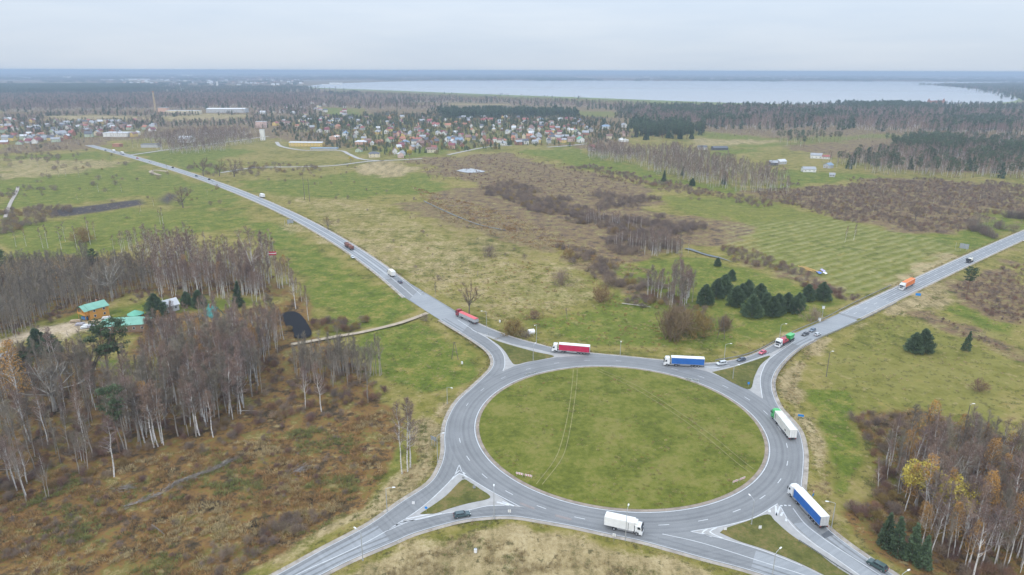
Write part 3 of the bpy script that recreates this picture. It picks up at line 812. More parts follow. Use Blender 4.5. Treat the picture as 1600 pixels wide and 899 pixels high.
# ---- air: one closed box of haze round camera and scene, the sky outside it
hz = MB().box(-88000, 88000, -300, 89000, -3, H + 4)
hm = bpy.data.materials.new('haze'); hm.use_nodes = True
ht = hm.node_tree; ht.nodes.clear()
ho = ht.nodes.new('ShaderNodeOutputMaterial'); hv = ht.nodes.new('ShaderNodeVolumePrincipled')
hv.inputs['Color'].default_value = (.50, .62, .775, 1)
hv.inputs['Density'].default_value = HAZE_DENSITY
for _k in ('Density Attribute', 'Color Attribute', 'Temperature Attribute'): hv.inputs[_k].default_value = ''
hv.inputs['Anisotropy'].default_value = 0.0
ht.links.new(hv.outputs[0], ho.inputs['Volume'])
tag(hz.build('haze', hm), 'pale blue haze that veils the far woods and town', 'haze', kind='stuff')

# ================================================================== vegetation: prototypes
def bark_birch():
    m, t, b = new_mat('birch_bark'); L = t.links.new
    tcn = N(t, 'ShaderNodeTexCoord'); mp_ = N(t, 'ShaderNodeMapping'); mp_.inputs['Scale'].default_value = (1.5, 1.5, 3.5)
    n = N(t, 'ShaderNodeTexNoise'); n.inputs['Scale'].default_value = 1.6; n.inputs['Detail'].default_value = 3
    L(tcn.outputs['Object'], mp_.inputs[0]); L(mp_.outputs[0], n.inputs['Vector'])
    r = N(t, 'ShaderNodeValToRGB'); r.color_ramp.elements[0].position = .36; r.color_ramp.elements[0].color = (.10, .085, .08, 1)
    r.color_ramp.elements[1].position = .48; r.color_ramp.elements[1].color = (.66, .63, .60, 1)
    L(n.outputs['Fac'], r.inputs[0]); L(r.outputs[0], b.inputs['Base Color']); b.inputs['Roughness'].default_value = .8
    return m
M_BBARK = bark_birch()
M_GBARK = mat('grey_bark', (.30, .265, .23), .9, var=.25, scale=1.0, objvar=.25)
M_PALEBARK = mat('pale_bark', (.40, .37, .33), .9, var=.2, scale=1.0)
M_DBARK = mat('dark_bark', (.15, .12, .095), .9, var=.25, scale=1.0)
M_PBARK = mat('pine_bark', (.20, .12, .075), .9, var=.3, scale=.6)
M_TW_P = mat('birch_twigs', (.195, .128, .108), .9, var=.2, scale=.25, objvar=.18, hue=(.25, .165, .11))
M_TW_G = mat('grey_twigs', (.188, .152, .118), .9, var=.2, scale=.25, objvar=.2, hue=(.22, .187, .13))
M_TW_B = mat('brown_twigs', (.19, .125, .082), .9, var=.2, scale=.25, objvar=.2, hue=(.20, .14, .07))
M_SHR = mat('shrub_twigs', (.175, .130, .110), .9, var=.25, scale=.3, objvar=.25, hue=(.235, .17, .115))
M_SHR_R = mat('russet_shrub', (.21, .11, .065), .9, var=.25, scale=.3, objvar=.2, hue=(.16, .095, .08))
M_SHR_G = mat('golden_shrub', (.27, .19, .05), .9, var=.25, scale=.3, objvar=.2, hue=(.22, .14, .06))
M_LEAF_Y = mat('yellow_leaves', (.55, .44, .075), .8, var=.25, scale=.6, objvar=.15)
M_LEAF_O = mat('amber_leaves', (.38, .20, .05), .8, var=.25, scale=.6, objvar=.2)
M_PINE = mat('pine_needles', (.072, .105, .045), .85, var=.35, scale=.35, objvar=.25)
M_SPR = mat('spruce_needles', (.078, .118, .056), .85, var=.35, scale=.35, objvar=.25)
M_STRAW = mat('straw_tuft', (.42, .325, .17), .95, var=.3, scale=.5, objvar=.25, hue=(.34, .255, .12))
M_RUST = mat('rust_tuft', (.32, .17, .065), .95, var=.3, scale=.5, objvar=.25, hue=(.25, .175, .07))
M_GREENT = mat('green_tuft', (.14, .165, .04), .95, var=.3, scale=.5, objvar=.25, hue=(.21, .20, .07))

class TB:
    """tree builder: a woody part (tubes) and a crown part (thin tapering blades)"""
    def __init__(s, seed):
        s.r = np.random.default_rng(seed); s.wood = MB(); s.tw = []   # tw: (start, dir, len, width)
    def limb(s, p0, d, L, r0, r1, sides=3, segs=2, curl=0.15):
        p = np.array(p0, float); d = np.array(d, float); d /= np.linalg.norm(d)
        pts = [p.copy()]
        for i in range(segs):
            d = d + s.r.normal(0, curl, 3); d /= np.linalg.norm(d)
            p = p + d * L / segs; pts.append(p.copy())
        s.wood.tube([tuple(q) for q in pts], list(np.linspace(r0, r1, len(pts))), sides, cap=False)
        return np.array(pts), d
    def twigs(s, S, Dv, ln, w):
        s.tw.append((np.asarray(S, float), np.asarray(Dv, float), np.asarray(ln, float), np.asarray(w, float)))
    def crown_arrays(s):
        S = np.vstack([a[0] for a in s.tw]); Dv = np.vstack([a[1] for a in s.tw]); l = np.concatenate([a[2] for a in s.tw]); w = np.concatenate([a[3] for a in s.tw])
        Dv = Dv / (np.linalg.norm(Dv, axis=1)[:, None] + 1e-9)
        q = s.r.normal(size=S.shape); q -= Dv * (q * Dv).sum(1)[:, None]; q /= np.linalg.norm(q, axis=1)[:, None]
        V = np.stack([S - q * w[:, None], S + q * w[:, None], S + Dv * l[:, None]], 1).reshape(-1, 3)
        return V, np.arange(len(V)).reshape(-1, 3)
    def meshes(s, name, mw, mc):
        V, T_ = s.crown_arrays()
        return s.wood.mesh(name + '_trunk', mw), tri_mesh(name + '_crown', V, T_, mc)
    def joined(s, name, mw, mc):
        V, T_ = s.crown_arrays()
        WV = np.array(s.wood.v, float).reshape(-1, 3); W = []
        for f in s.wood.f:
            for i in range(1, len(f) - 1): W.append((f[0], f[i], f[i + 1]))
        W = np.array(W, int).reshape(-1, 3)
        return tri_mesh(name, np.vstack([WV, V]), np.vstack([W, T_ + len(WV)]), [mw, mc], np.r_[np.zeros(len(W)), np.ones(len(T_))])

def rdir(r, n, up=0.0):
    d = r.normal(size=(n, 3)); d /= np.linalg.norm(d, axis=1)[:, None]; d[:, 2] += up
    return d

def t_birch(seed, h=20., nt=620, lod=0, wide=1.0, droop=-.1, c0=.36, tww=.016):
    b = TB(seed); r = b.r
    lean = r.normal(0, .02, 2)
    n = 7 if lod == 0 else 3
    tz = np.linspace(0, 1, n)
    pts = [(lean[0] * h * t + r.normal(0, .006 * h) * (0 < t < 1), lean[1] * h * t + r.normal(0, .006 * h) * (0 < t < 1), h * t - .4 * (t == 0)) for t in tz]
    rad = [max(.015, .0105 * h * (1 - t) ** .8) for t in tz]
    b.wood.tube(pts, rad, 5 if lod == 0 else 3, cap=False)
    P = np.array(pts)
    at = lambda t: np.array([np.interp(t, tz, P[:, k]) for k in range(3)])
    nl = 26 if lod == 0 else (10 if lod == 1 else 0)
    ends = []
    for i in range(nl):
        t = c0 + (.94 - c0) * (i + r.random()) / nl
        a = r.random() * 6.283; el = r.uniform(.55, 1.05)
        L = h * (.21 * (1 - t) ** .6 + .035) * r.uniform(.7, 1.2) * wide
        q, d = b.limb(at(t), (math.cos(a) * math.cos(el), math.sin(a) * math.cos(el), math.sin(el)), L, .0042 * h * (1 - t) + .018, .012, 3, 3 if lod == 0 else 1, .12)
        ends.append(q)
    if lod == 0 and seed % 3 == 0:         # forked stem
        a = r.random() * 6.283; t0 = r.uniform(.18, .45)
        q, d = b.limb(at(t0), (math.cos(a) * .22, math.sin(a) * .22, 1), h * (.9 - t0), .0075 * h * (1 - t0) + .02, .015, 4, 5, .04)
        for i in range(9):
            f = r.uniform(.3, 1); p = np.array([np.interp(f, np.linspace(0, 1, len(q)), q[:, j]) for j in range(3)]); a2 = r.random() * 6.283
            q2, d2 = b.limb(p, (math.cos(a2), math.sin(a2), r.uniform(.8, 1.8)), h * .11 * r.uniform(.6, 1.2), .03, .012, 3, 2, .12); ends.append(q2)
        nl += 9
    if lod < 2:
        k = nt // max(1, nl)
        for q in ends:
            f = r.random(k) ** .7
            S = np.stack([np.interp(f, np.linspace(0, 1, len(q)), q[:, j]) for j in range(3)], 1)
            d = rdir(r, k, .25 + droop); d += (q[-1] - q[0]) / (np.linalg.norm(q[-1] - q[0]) + 1e-6) * .7
            b.twigs(S, d, r.uniform(.5, 1.5, k) * h / 20, np.full(k, tww) * r.uniform(.7, 1.3, k) * h / 20)
        k2 = nt // 8
        S = np.stack([at(t) for t in r.uniform(.75, 1, k2)])
        b.twigs(S, rdir(r, k2, .8), r.uniform(.5, 1.6, k2) * h / 20, np.full(k2, tww * h / 20))
    else:
        S = np.zeros((nt, 3)); t = r.uniform(c0, .98, nt); a = r.random(nt) * 6.283
        rr_ = h * .13 * np.sqrt(r.random(nt)) * (1 - t) ** .5 * 1.25 * wide
        S[:, 0] = np.cos(a) * rr_ + lean[0] * h * t; S[:, 1] = np.sin(a) * rr_ + lean[1] * h * t; S[:, 2] = h * t * .97
        b.twigs(S, rdir(r, nt, .9), r.uniform(.06, .13, nt) * h, np.full(nt, tww) * h / 20)
    return b

def t_oak(seed, h=16., nt=1500, spread=.5, tww=.016, up=.3):
    b = TB(seed); r = b.r
    b.wood.tube([(0, 0, -.4), (.1, 0, h * .12), (0, .1, h * .3)], [.028 * h, .022 * h, .018 * h], 6, cap=False)
    L2 = []
    for i in range(13):
        a = i * 2.4 + r.random(); el = r.uniform(.35, 1.35)
        q, d = b.limb((0, 0, h * r.uniform(.2, .36)), (math.cos(a) * math.cos(el), math.sin(a) * math.cos(el), math.sin(el)), h * r.uniform(.42, .62) * (1 if el < 1 else 1.1) * (spread + .5), .010 * h, .003 * h, 4, 4, .13)
        for j in range(5):
            f = r.uniform(.35, 1); p = np.array([np.interp(f, np.linspace(0, 1, len(q)), q[:, k]) for k in range(3)])
            q2, d2 = b.limb(p, d + r.normal(0, .7, 3) + np.array([0, 0, up]), h * r.uniform(.1, .22), .0035 * h, .001 * h, 3, 2, .2)
            L2.append(q2)
    k = nt // len(L2)
    for q in L2:
        f = r.random(k)
        S = np.stack([np.interp(f, np.linspace(0, 1, len(q)), q[:, j]) for j in range(3)], 1)
        dd = (q[-1] - q[0]); dd = dd / (np.linalg.norm(dd) + 1e-6)
        b.twigs(S, rdir(r, k, .2) + dd * .8, r.uniform(.5, 1.5, k) * h / 16, np.full(k, tww) * r.uniform(.7, 1.3, k))
    return b

def t_shrub(seed, w=4., h=3.2, nt=420, tww=.02, stems=16):
    b = TB(seed); r = b.r
    ends = []
    for i in range(stems):
        a = r.random() * 6.283; e = r.uniform(.25, 1.4)
        d = np.array([math.cos(a) * math.cos(e) * w / h * .8, math.sin(a) * math.cos(e) * w / h * .8, math.sin(e)])
        q, dd = b.limb((r.normal(0, .12 * w), r.normal(0, .12 * w), -.2), d, h * r.uniform(.6, .95), .025, .01, 3, 3, .12)
        ends.append(q)
    k = nt // stems
    for q in ends:
        f = r.random(k) ** .7
        S = np.stack([np.interp(f, np.linspace(0, 1, len(q)), q[:, j]) for j in range(3)], 1)
        b.twigs(S[: k // 3], (rdir(r, k, .5) + (q[-1] - q[0]) * .3)[: k // 3], (r.uniform(.35, .95, k) * h / 3.2)[: k // 3], (np.full(k, tww) * r.uniform(.6, 1.4, k))[: k // 3])
    # the mass of fine shoots fills a lumpy dome
    n = nt * 2 // 3; lc = r.normal(size=(9, 3)); lc /= np.linalg.norm(lc, axis=1)[:, None]; lc[:, 2] = np.abs(lc[:, 2])
    lc = lc * [w * .30, w * .30, h * .42] + [0, 0, h * .22]
    c = lc[r.integers(0, 9, n)]; g = r.normal(size=(n, 3)); g /= np.linalg.norm(g, axis=1)[:, None]
    S = c + g * (r.random(n) ** .4)[:, None] * np.array([w * .24, w * .24, h * .3]); S[:, 2] = np.maximum(S[:, 2], 0)
    b.twigs(S, rdir(r, n, .7) + (S - [0, 0, h * .1]) / h * .6, r.uniform(.3, .75, n) * h / 3.2, np.full(n, tww) * r.uniform(.6, 1.3, n))
    return b

def t_pine(seed, h=18., nt=1500, c0=.5, sz=.42, wide=1.0):
    b = TB(seed); r = b.r
    top = r.normal(0, .02 * h, 2)
    b.wood.tube([(0, 0, -.4), (top[0] * .5, top[1] * .3, h * .5), (top[0], top[1], h * .97)], [.013 * h, .0095 * h, .003 * h], 5, cap=False)
    nl = 34; k = nt // nl
    for i in range(nl):
        t = c0 + (.98 - c0) * (i + r.random()) / nl
        a = r.random() * 6.283; L = h * wide * .17 * math.sin(math.pi * min(1, (1.02 - t) / (1.02 - c0) * .75 + .12)) * r.uniform(.6, 1.15) + .4
        el = r.uniform(.0, .6)
        base = np.array([top[0] * t, top[1] * t, h * t])
        d = np.array([math.cos(a) * math.cos(el), math.sin(a) * math.cos(el), math.sin(el)])
        b.limb(base, d, L, .05, .015, 3, 2, .1)
        S = base + d * (L * r.uniform(.45, 1.1, k))[:, None] + r.normal(0, [.36, .36, .2], (k, 3)) * h / 18
        b.twigs(S, rdir(r, k, .45), r.uniform(.5, 1.1, k) * sz * h / 18 * 1.6, np.full(k, sz * .30 * h / 18))
    return b

def t_spruce(seed, h=9., w=5., nt=1500, sz=.5, blunt=.0, lod=0):
    b = TB(seed); r = b.r
    b.wood.tube([(0, 0, -.3), (0, 0, h * .9)], [.016 * h, .004 * h], 5 if lod == 0 else 3, cap=False)
    # boughs: clumps of needle sprays pushed out from the stem, ragged and uneven
    nc = 85 if lod == 0 else 22
    t = (np.arange(nc) + r.random(nc)) / nc; t = t ** 1.15; a = r.random(nc) * 6.283
    prof = (1 - t) ** .85 + .03 if not blunt else np.clip(1 - t ** 1.7, 0, 1) ** .8 * (.80 + .2 * np.minimum(1, t * 5)) + .04
    lob = 1 + .25 * np.sin(a * 2 + seed * 1.7) * (1 - t) + r.normal(0, .13, nc)
    rad = w / 2 * prof * np.clip(lob, .5, 1.35)
    C_ = np.c_[np.cos(a) * rad * .82, np.sin(a) * rad * .82, .35 + t * (h - .6)]
    k = nt // nc; rc = (.20 * (1 - t * .55) * w / 5.0 + .10) * (1.55 if blunt else 1.2)
    cc = np.repeat(C_, k, 0); q = r.normal(size=(nc * k, 3)); q /= np.linalg.norm(q, axis=1)[:, None]
    q *= (r.random(nc * k) ** .45 * np.repeat(rc, k) * 1.7)[:, None]; q[:, 2] *= .6
    S = cc + q; S[:, 2] = np.maximum(S[:, 2], .1)
    ra = np.repeat(a, k)
    d = np.c_[np.cos(ra) * .8, np.sin(ra) * .8, np.full(nc * k, .75 if blunt else .15)] + r.normal(0, .5, (nc * k, 3))
    b.twigs(S - d * .15, d, r.uniform(.6, 1.3, nc * k) * sz, r.uniform(.7, 1.2, nc * k) * sz * .30)
    # inner foliage closes the body of the tree
    n = nt // 2; t = r.random(n) ** 1.2; a = r.random(n) * 6.283
    prof = (1 - t) ** .9 if not blunt else np.clip(1 - t ** 1.7, 0, 1) ** .8
    q = w / 2 * prof * .9 * np.sqrt(r.random(n))
    b.twigs(np.c_[np.cos(a) * q, np.sin(a) * q, .2 + t * (h - .8)], np.c_[np.cos(a), np.sin(a), r.uniform(.2, 1.2, n)] + r.normal(0, .4, (n, 3)), r.uniform(.7, 1.4, n) * sz, np.full(n, sz * .36))
    return b

def t_leafy(seed, h=18., mode='tip'):
    """bare birch that still keeps leaves near the top or all over"""
    b = t_birch(seed, h, 380, 0)
    r = b.r; nlv = 700 if mode == 'tip' else 1300
    if mode == 'tip':
        t = r.uniform(.62, 1.0, nlv); rad = h * .10 * np.sqrt(r.random(nlv)) * (1.15 - t) ** .5 * 1.6
    else:
        t = r.uniform(.35, 1.0, nlv); rad = h * .13 * np.sqrt(r.random(nlv)) * np.sqrt(np.clip(1.05 - t, 0, 1)) * 1.5
    a = r.random(nlv) * 6.283
    lv = TB(seed + 999)
    lv.twigs(np.c_[np.cos(a) * rad, np.sin(a) * rad, h * t], rdir(r, nlv), r.uniform(.22, .45, nlv), r.uniform(.08, .15, nlv))
    return b, lv

def t_crownleaf(seed, h=14., w=9.):
    """rounded willow or maple still in yellow leaf"""
    b = t_oak(seed, h, 500, .4); r = b.r
    lv = TB(seed + 500); n = 4200
    c = []
    for i in range(16):
        d = r.normal(size=3); d /= np.linalg.norm(d); d[2] = abs(d[2]) * .9 + .1
        c.append(np.array([d[0] * w * .36, d[1] * w * .36, h * .5 + d[2] * h * .38]))
    c = np.array(c)[r.integers(0, 16, n)]
    g = r.normal(size=(n, 3)); g /= np.linalg.norm(g, axis=1)[:, None]
    S = c + g * (r.random(n) ** .4)[:, None] * w * .2
    lv.twigs(S, rdir(r, n), r.uniform(.25, .5, n), r.uniform(.12, .22, n))
    return b, lv

PROT = {}
def add_proto(kind, builders, mw, mc):
    for i, b in enumerate(builders):
        PROT.setdefault(kind, []).append(dict(zip(('trunk', 'crown', 'joined'), (*b.meshes(f'{kind}_{i}', mw, mc), b.joined(f'{kind}_all_{i}', mw, mc)))))
add_proto('birch', [t_birch(100 + i, 20., 2100, c0=.26 + .04 * (i % 4), tww=.0175, wide=.85 + .1 * (i % 3)) for i in range(8)], M_BBARK, M_TW_P)
add_proto('alder', [t_birch(200 + i, 20., 2000, droop=.35, wide=.85 + .12 * (i % 3), c0=.30 + .04 * (i % 3), tww=.0175) for i in range(6)], M_GBARK, M_TW_G)
add_proto('pole', [t_birch(300 + i, 20., 800, droop=.3, wide=.7, c0=.42, tww=.019) for i in range(4)], M_GBARK, M_TW_G)
add_proto('oak', [t_oak(400 + i, 16., 4200, tww=.018) for i in range(3)], M_DBARK, M_TW_B)
add_proto('aspen', [t_oak(420 + i, 16., 2600, .2, up=.7) for i in range(2)], M_PALEBARK, M_TW_G)
add_proto('pine', [t_pine(500 + i, 18., 2600) for i in range(4)], M_PBARK, M_PINE)
add_proto('bushpine', [t_spruce(600 + i, 9., 8.4, 5600, .44, blunt=1) for i in range(4)], M_DBARK, M_SPR)
add_proto('spruce', [t_spruce(650 + i, 14., 6.5, 4200, .5) for i in range(3)], M_DBARK, M_SPR)
add_proto('shrub', [t_shrub(700 + i, nt=1200, tww=.017, stems=20) for i in range(4)], M_SHR, M_SHR)
add_proto('russet', [t_shrub(720 + i, nt=1500, tww=.02, stems=22) for i in range(3)], M_SHR_R, M_SHR_R)
add_proto('bigbush', [t_shrub(760 + i, 2.5, 3.2, nt=3600, tww=.012, stems=26) for i in range(2)], M_TW_B, M_TW_B)
add_proto('golden', [t_shrub(740 + i, nt=1700, tww=.026, stems=22) for i in range(3)], M_SHR_G, M_SHR_G)
def leaf_proto(kind, pairs, mw, mt_, ml_):
    for i, (b, lv) in enumerate(pairs):
        V, T_ = lv.crown_arrays()
        d = dict(trunk=b.wood.mesh(f'{kind}_{i}_trunk', mw)); Vt, Tt = b.crown_arrays()
        d['crown'] = tri_mesh(f'{kind}_{i}_crown', np.vstack([Vt, V]), np.vstack([Tt, T_ + len(Vt)]), [mt_, ml_], np.r_[np.zeros(len(Tt)), np.ones(len(T_))])
        d['joined'] = None
        PROT.setdefault(kind, []).append(d)
leaf_proto('amber', [t_leafy(800 + i, 20., 'tip') for i in range(3)], M_BBARK, M_TW_B, M_LEAF_O)
leaf_proto('tawny', [t_leafy(820 + i, 20., 'all') for i in range(2)], M_BBARK, M_TW_B, M_LEAF_O)
leaf_proto('yellow', [t_crownleaf(840 + i) for i in range(2)], M_GBARK, M_TW_B, M_LEAF_Y)
# lighter far versions for the masses
FAR = {}
FAR['birch'] = [t_birch(900 + i, 20., 420, 1, tww=.05).joined(f'far_birch_{i}', M_BBARK, M_TW_P) for i in range(4)]
FAR['alder'] = [t_birch(910 + i, 20., 400, 1, droop=.35, wide=.9, c0=.42, tww=.05).joined(f'far_alder_{i}', M_GBARK, M_TW_G) for i in range(4)]
FAR['pole'] = FAR['alder']
FAR['pine'] = [t_pine(920 + i, 18., 300, sz=.95).joined(f'far_pine_{i}', M_PBARK, M_PINE) for i in range(3)]
FAR['spruce'] = [t_spruce(930 + i, 14., 6.5, 260, 1.5, lod=1).joined(f'far_spruce_{i}', M_DBARK, M_SPR) for i in range(3)]
FAR['bushpine'] = FAR['spruce']
FAR['shrub'] = [t_shrub(940 + i, nt=520, tww=.026, stems=12).joined(f'far_shrub_{i}', M_SHR, M_SHR) for i in range(3)]
FAR['russet'] = [t_shrub(950 + i, nt=520, tww=.026, stems=12).joined(f'far_russet_{i}', M_SHR_R, M_SHR_R) for i in range(2)]
FAR['golden'] = [t_shrub(960 + i, nt=420, tww=.05, stems=12).joined(f'far_golden_{i}', M_SHR_G, M_SHR_G) for i in range(2)]
VFAR = {}
VFAR['birch'] = [t_birch(970 + i, 20., 90, 2, tww=.18, wide=1.2).joined(f'vfar_birch_{i}', M_BBARK, M_TW_P) for i in range(3)]
VFAR['alder'] = VFAR['birch']; VFAR['pole'] = VFAR['birch']
VFAR['pine'] = [t_spruce(980 + i, 18., 6.5, 70, 3.2, blunt=1, lod=1).joined(f'vfar_pine_{i}', M_PBARK, M_PINE) for i in range(3)]
VFAR['spruce'] = VFAR['pine']; VFAR['bushpine'] = VFAR['pine']
VFAR['shrub'] = FAR['shrub']; VFAR['russet'] = FAR['russet']; VFAR['golden'] = FAR['golden']
BASEH = dict(birch=20., alder=20., pole=20., oak=16., aspen=16., pine=18., bushpine=9., spruce=14., shrub=3.2, russet=3.2, golden=3.2, amber=20., tawny=20., yellow=14., bigbush=3.2)

_proto_objs = {}
def proto_obj(me):
    if me.name not in _proto_objs: _proto_objs[me.name] = bpy.data.objects.new('proto_' + me.name, me)
    return _proto_objs[me.name]

def scatter_mass(name, meshes, P, rot, scl, pid, label, cat):
    """one object of the kind stuff: points that carry copies of a few meshes"""
    me = bpy.data.meshes.new(name)
    me.vertices.add(len(P)); me.vertices.foreach_set('co', np.ascontiguousarray(P, np.float32).ravel())
    for nm, ty, arr, dt in (('rot', 'FLOAT', rot, np.float32), ('scl', 'FLOAT', scl, np.float32), ('pid', 'INT', pid, np.int32)):
        a = me.attributes.new(nm, ty, 'POINT'); a.data.foreach_set('value', np.ascontiguousarray(arr, dt))
    for m in meshes:
        for mm in m.materials:
            if mm.name not in me.materials: me.materials.append(mm)
    ng = bpy.data.node_groups.new(name, 'GeometryNodeTree')
    ng.interface.new_socket('Geometry', in_out='INPUT', socket_type='NodeSocketGeometry')
    ng.interface.new_socket('Geometry', in_out='OUTPUT', socket_type='NodeSocketGeometry')
    gi, go = ng.nodes.new('NodeGroupInput'), ng.nodes.new('NodeGroupOutput')
    jn = ng.nodes.new('GeometryNodeJoinGeometry')
    def attr(nm, ty):
        n = ng.nodes.new('GeometryNodeInputNamedAttribute'); n.data_type = ty; n.inputs['Name'].default_value = nm
        return n.outputs['Attribute']
    rz, sc_, pd = attr('rot', 'FLOAT'), attr('scl', 'FLOAT'), attr('pid', 'INT')
    cx = ng.nodes.new('ShaderNodeCombineXYZ'); ng.links.new(rz, cx.inputs['Z'])
    e2r = ng.nodes.new('FunctionNodeEulerToRotation'); ng.links.new(cx.outputs[0], e2r.inputs[0])
    for k, m in enumerate(meshes):
        oi = ng.nodes.new('GeometryNodeObjectInfo'); oi.inputs['Object'].default_value = proto_obj(m); oi.inputs['As Instance'].default_value = True
        cp = ng.nodes.new('FunctionNodeCompare'); cp.data_type = 'INT'; cp.operation = 'EQUAL'
        ng.links.new(pd, cp.inputs[2]); cp.inputs[3].default_value = k
        ip = ng.nodes.new('GeometryNodeInstanceOnPoints')
        ng.links.new(gi.outputs[0], ip.inputs['Points']); ng.links.new(cp.outputs[0], ip.inputs['Selection'])
        ng.links.new(oi.outputs['Geometry'], ip.inputs['Instance']); ng.links.new(e2r.outputs[0], ip.inputs['Rotation']); ng.links.new(sc_, ip.inputs['Scale'])
        ng.links.new(ip.outputs[0], jn.inputs[0])
    ng.links.new(jn.outputs[0], go.inputs[0])
    o = link(bpy.data.objects.new(name, me))
    md = o.modifiers.new('scatter', 'NODES'); md.node_group = ng
    return tag(o, label, cat, kind='stuff')

# ================================================================== vegetation: where it stands
TREES = []      # (kind, x, y, height, label, group, forced)
def one(kind, px, py, ytop=None, h=None, label=None, group=None):
    b = G(px, py)
    if h is None: h = height_at((px, py), ytop)
    TREES.append((kind, b[0], b[1], h, label, group, label is not None and group is None))
def in_roads(x, y, pad=3.0):
    r = np.hypot(x - RC[0], y - RC[1])
    bad = r < 63
    for L_ in (NWM, NEM): bad |= seg_dist(L_, x, y) < 6 + pad
    for L_ in (A, B, C, Dl): bad |= seg_dist(L_, x, y) < 2 + pad
    return bad
LOOKS = dict(birch='bare white birch', alder='bare grey tree', pole='thin bare grey tree', pine='dark pine', spruce='dark spruce', bushpine='bushy pine', amber='amber tipped birch', tawny='tawny birch', shrub='leafless bush', russet='russet bush', golden='golden bush')
CLEAR = [GP(p) for p in ([(60,182),(160,180),(240,183),(235,188),(90,190)], [(250,184),(330,180),(390,182),(380,188),(260,191)], [(490,168),(560,170),(590,181),(510,182)], [(640,160),(800,162),(800,165),(640,164)], [(900,172),(965,174),(960,184),(905,183)], [(500,140.5),(640,145.5),(800,151),(1000,158),(1150,163),(1150,166.5),(1000,162.5),(800,155.5),(640,149.5),(500,145)], [(430,488),(462,483),(476,490),(492,524),(474,532),(455,530),(440,512)])]
SEED = [50]
def wood(mix, poly, per, hr, label=None, group=None, jit=1.0, inframe=True):
    """scatter trees whose feet stand inside the pixel polygon; per = ground area for each"""
    P = GP(poly); SEED[0] += 1; r = np.random.default_rng(SEED[0])
    x0, y0 = P.min(0); x1, y1 = P.max(0)
    e_ = .06 * math.hypot(x1, y1); x0 -= e_ * .6; x1 += e_ * .6; y0 -= e_; y1 += e_
    n = int((x1 - x0) * (y1 - y0) / per)
    x, y = r.uniform(x0, x1, n), r.uniform(y0, y1, n)
    dd = np.hypot(x, y) * .035 * (1.0 if per > 8 else .4)
    k = inside(P, x + (fbm(x / 25, y / 25, SEED[0] + 3) - .5) * 2 * dd, y + (fbm(x / 25 + 40, y / 25, SEED[0] + 3) - .5) * 4 * dd) & ~in_roads(x, y)
    for Q in CLEAR: k &= ~inside(Q, x, y)
    clump = fbm(x / 18, y / 18, SEED[0])
    k &= clump > .5 - .5 * jit + .18 * (jit < 1)
    x, y = x[k], y[k]
    if inframe:
        px, py = proj(x, y, 0); q = (px > -120) & (px < 1720) & (py < 960); x, y = x[q], y[q]
    kinds = list(mix); w = np.array([mix[q] for q in kinds], float); w /= w.sum()
    ch = r.choice(len(kinds), len(x), p=w); hh = r.uniform(hr[0], hr[1], len(x))
    if len(x):
        px, py = proj(x, y, 0); xm = np.median(px); y1_, y2_ = np.quantile(py, [.33, .67])
    for i in range(len(x)):
        kd = kinds[ch[i]]; h = hh[i]
        if kd in ('shrub', 'russet', 'golden') and hr[1] > 8: h = h * .22
        elif kd == 'bushpine' and hr[1] > 12: h = h * .55
        lb_ = label
        if label:
            pos = ('front' if py[i] > y2_ else 'middle' if py[i] > y1_ else 'back') + (' left' if px[i] < xm else ' right')
            lb_ = f"{LOOKS.get(kd, 'bush')} at the {pos} of {label}"
        TREES.append((kd, x[i], y[i], h, lb_, lb_, False))
W_BIRCH = 'birches in the wood behind the log house'
wood(dict(birch=10, tawny=.4), [(228,392),(300,398),(420,408),(440,440),(425,462),(330,470),(250,462),(235,430)], 16, (13, 20.5), 'the wood behind the orange timber house')
wood(dict(pole=10, alder=2), [(-60,440),(60,418),(225,418),(238,452),(185,466),(120,485),(50,508),(0,528),(-60,540)], 9, (11, 14.5), 'the grey wood beside the house')
wood(dict(alder=6, birch=6, amber=.15), [(185,625),(300,588),(400,556),(420,600),(395,665),(330,690),(250,712),(185,722),(172,680)], 14, (14, 25), 'the tall wood before the mint-roofed hall')
wood(dict(birch=6, tawny=1, alder=3), [(228,540),(300,524),(345,512),(425,505),(440,525),(440,560),(380,598),(240,618)], 17, (11, 19), 'the birch belt below the teal roof')
wood(dict(pole=9, alder=3), [(465,595),(520,606),(578,605),(600,585),(565,568),(490,565),(455,578)], 7, (10, 17), 'the copse below the sand track')
wood(dict(alder=5, birch=3, pole=5), [(-80,600),(130,575),(200,640),(180,720),(60,770),(-80,800)], 23, (9, 21), 'the open wood near the edge')
wood(dict(birch=3, shrub=2, golden=1), [(440,440),(470,470),(490,505),(478,505),(450,470)], 24, (9, 13), 'the young strip by the pond')
wood(dict(birch=8, alder=6, amber=1.0, tawny=1.6, pole=4), [(1345,705),(1400,690),(1500,700),(1600,715),(1750,760),(1750,900),(1500,905),(1430,862),(1385,800),(1370,750)], 13, (10, 21), 'the wood beside the southeast road')
wood(dict(birch=5, alder=2), [(1005,466),(1060,458),(1075,440),(1088,470),(1052,488),(1020,478)], 11, (13, 18), 'the copse beside the round pines')
wood(dict(birch=4, alder=2), [(150,392),(235,388),(240,402),(160,402)], 40, (13, 16), 'the thin fringe behind the birch wood')
wood(dict(birch=3), [(158,334),(180,332),(180,340),(160,342)], 40, (9, 11), 'the clump beside the ploughed strip')
wood(dict(birch=3), [(250,344),(272,344),(276,352),(254,352)], 45, (12, 15), 'the small clump on the meadow below the main road')
for i, (px, py, yt) in enumerate([(25,385,360),(41,384,357),(67,387,355),(75,387,350),(96,389,352),(102,377,345),(121,390,352),(141,381,338),(150,375,345)]):
    one('birch', px, py, yt, label='bare birch standing in the row on the left meadow', group='birches in the row on the left meadow')
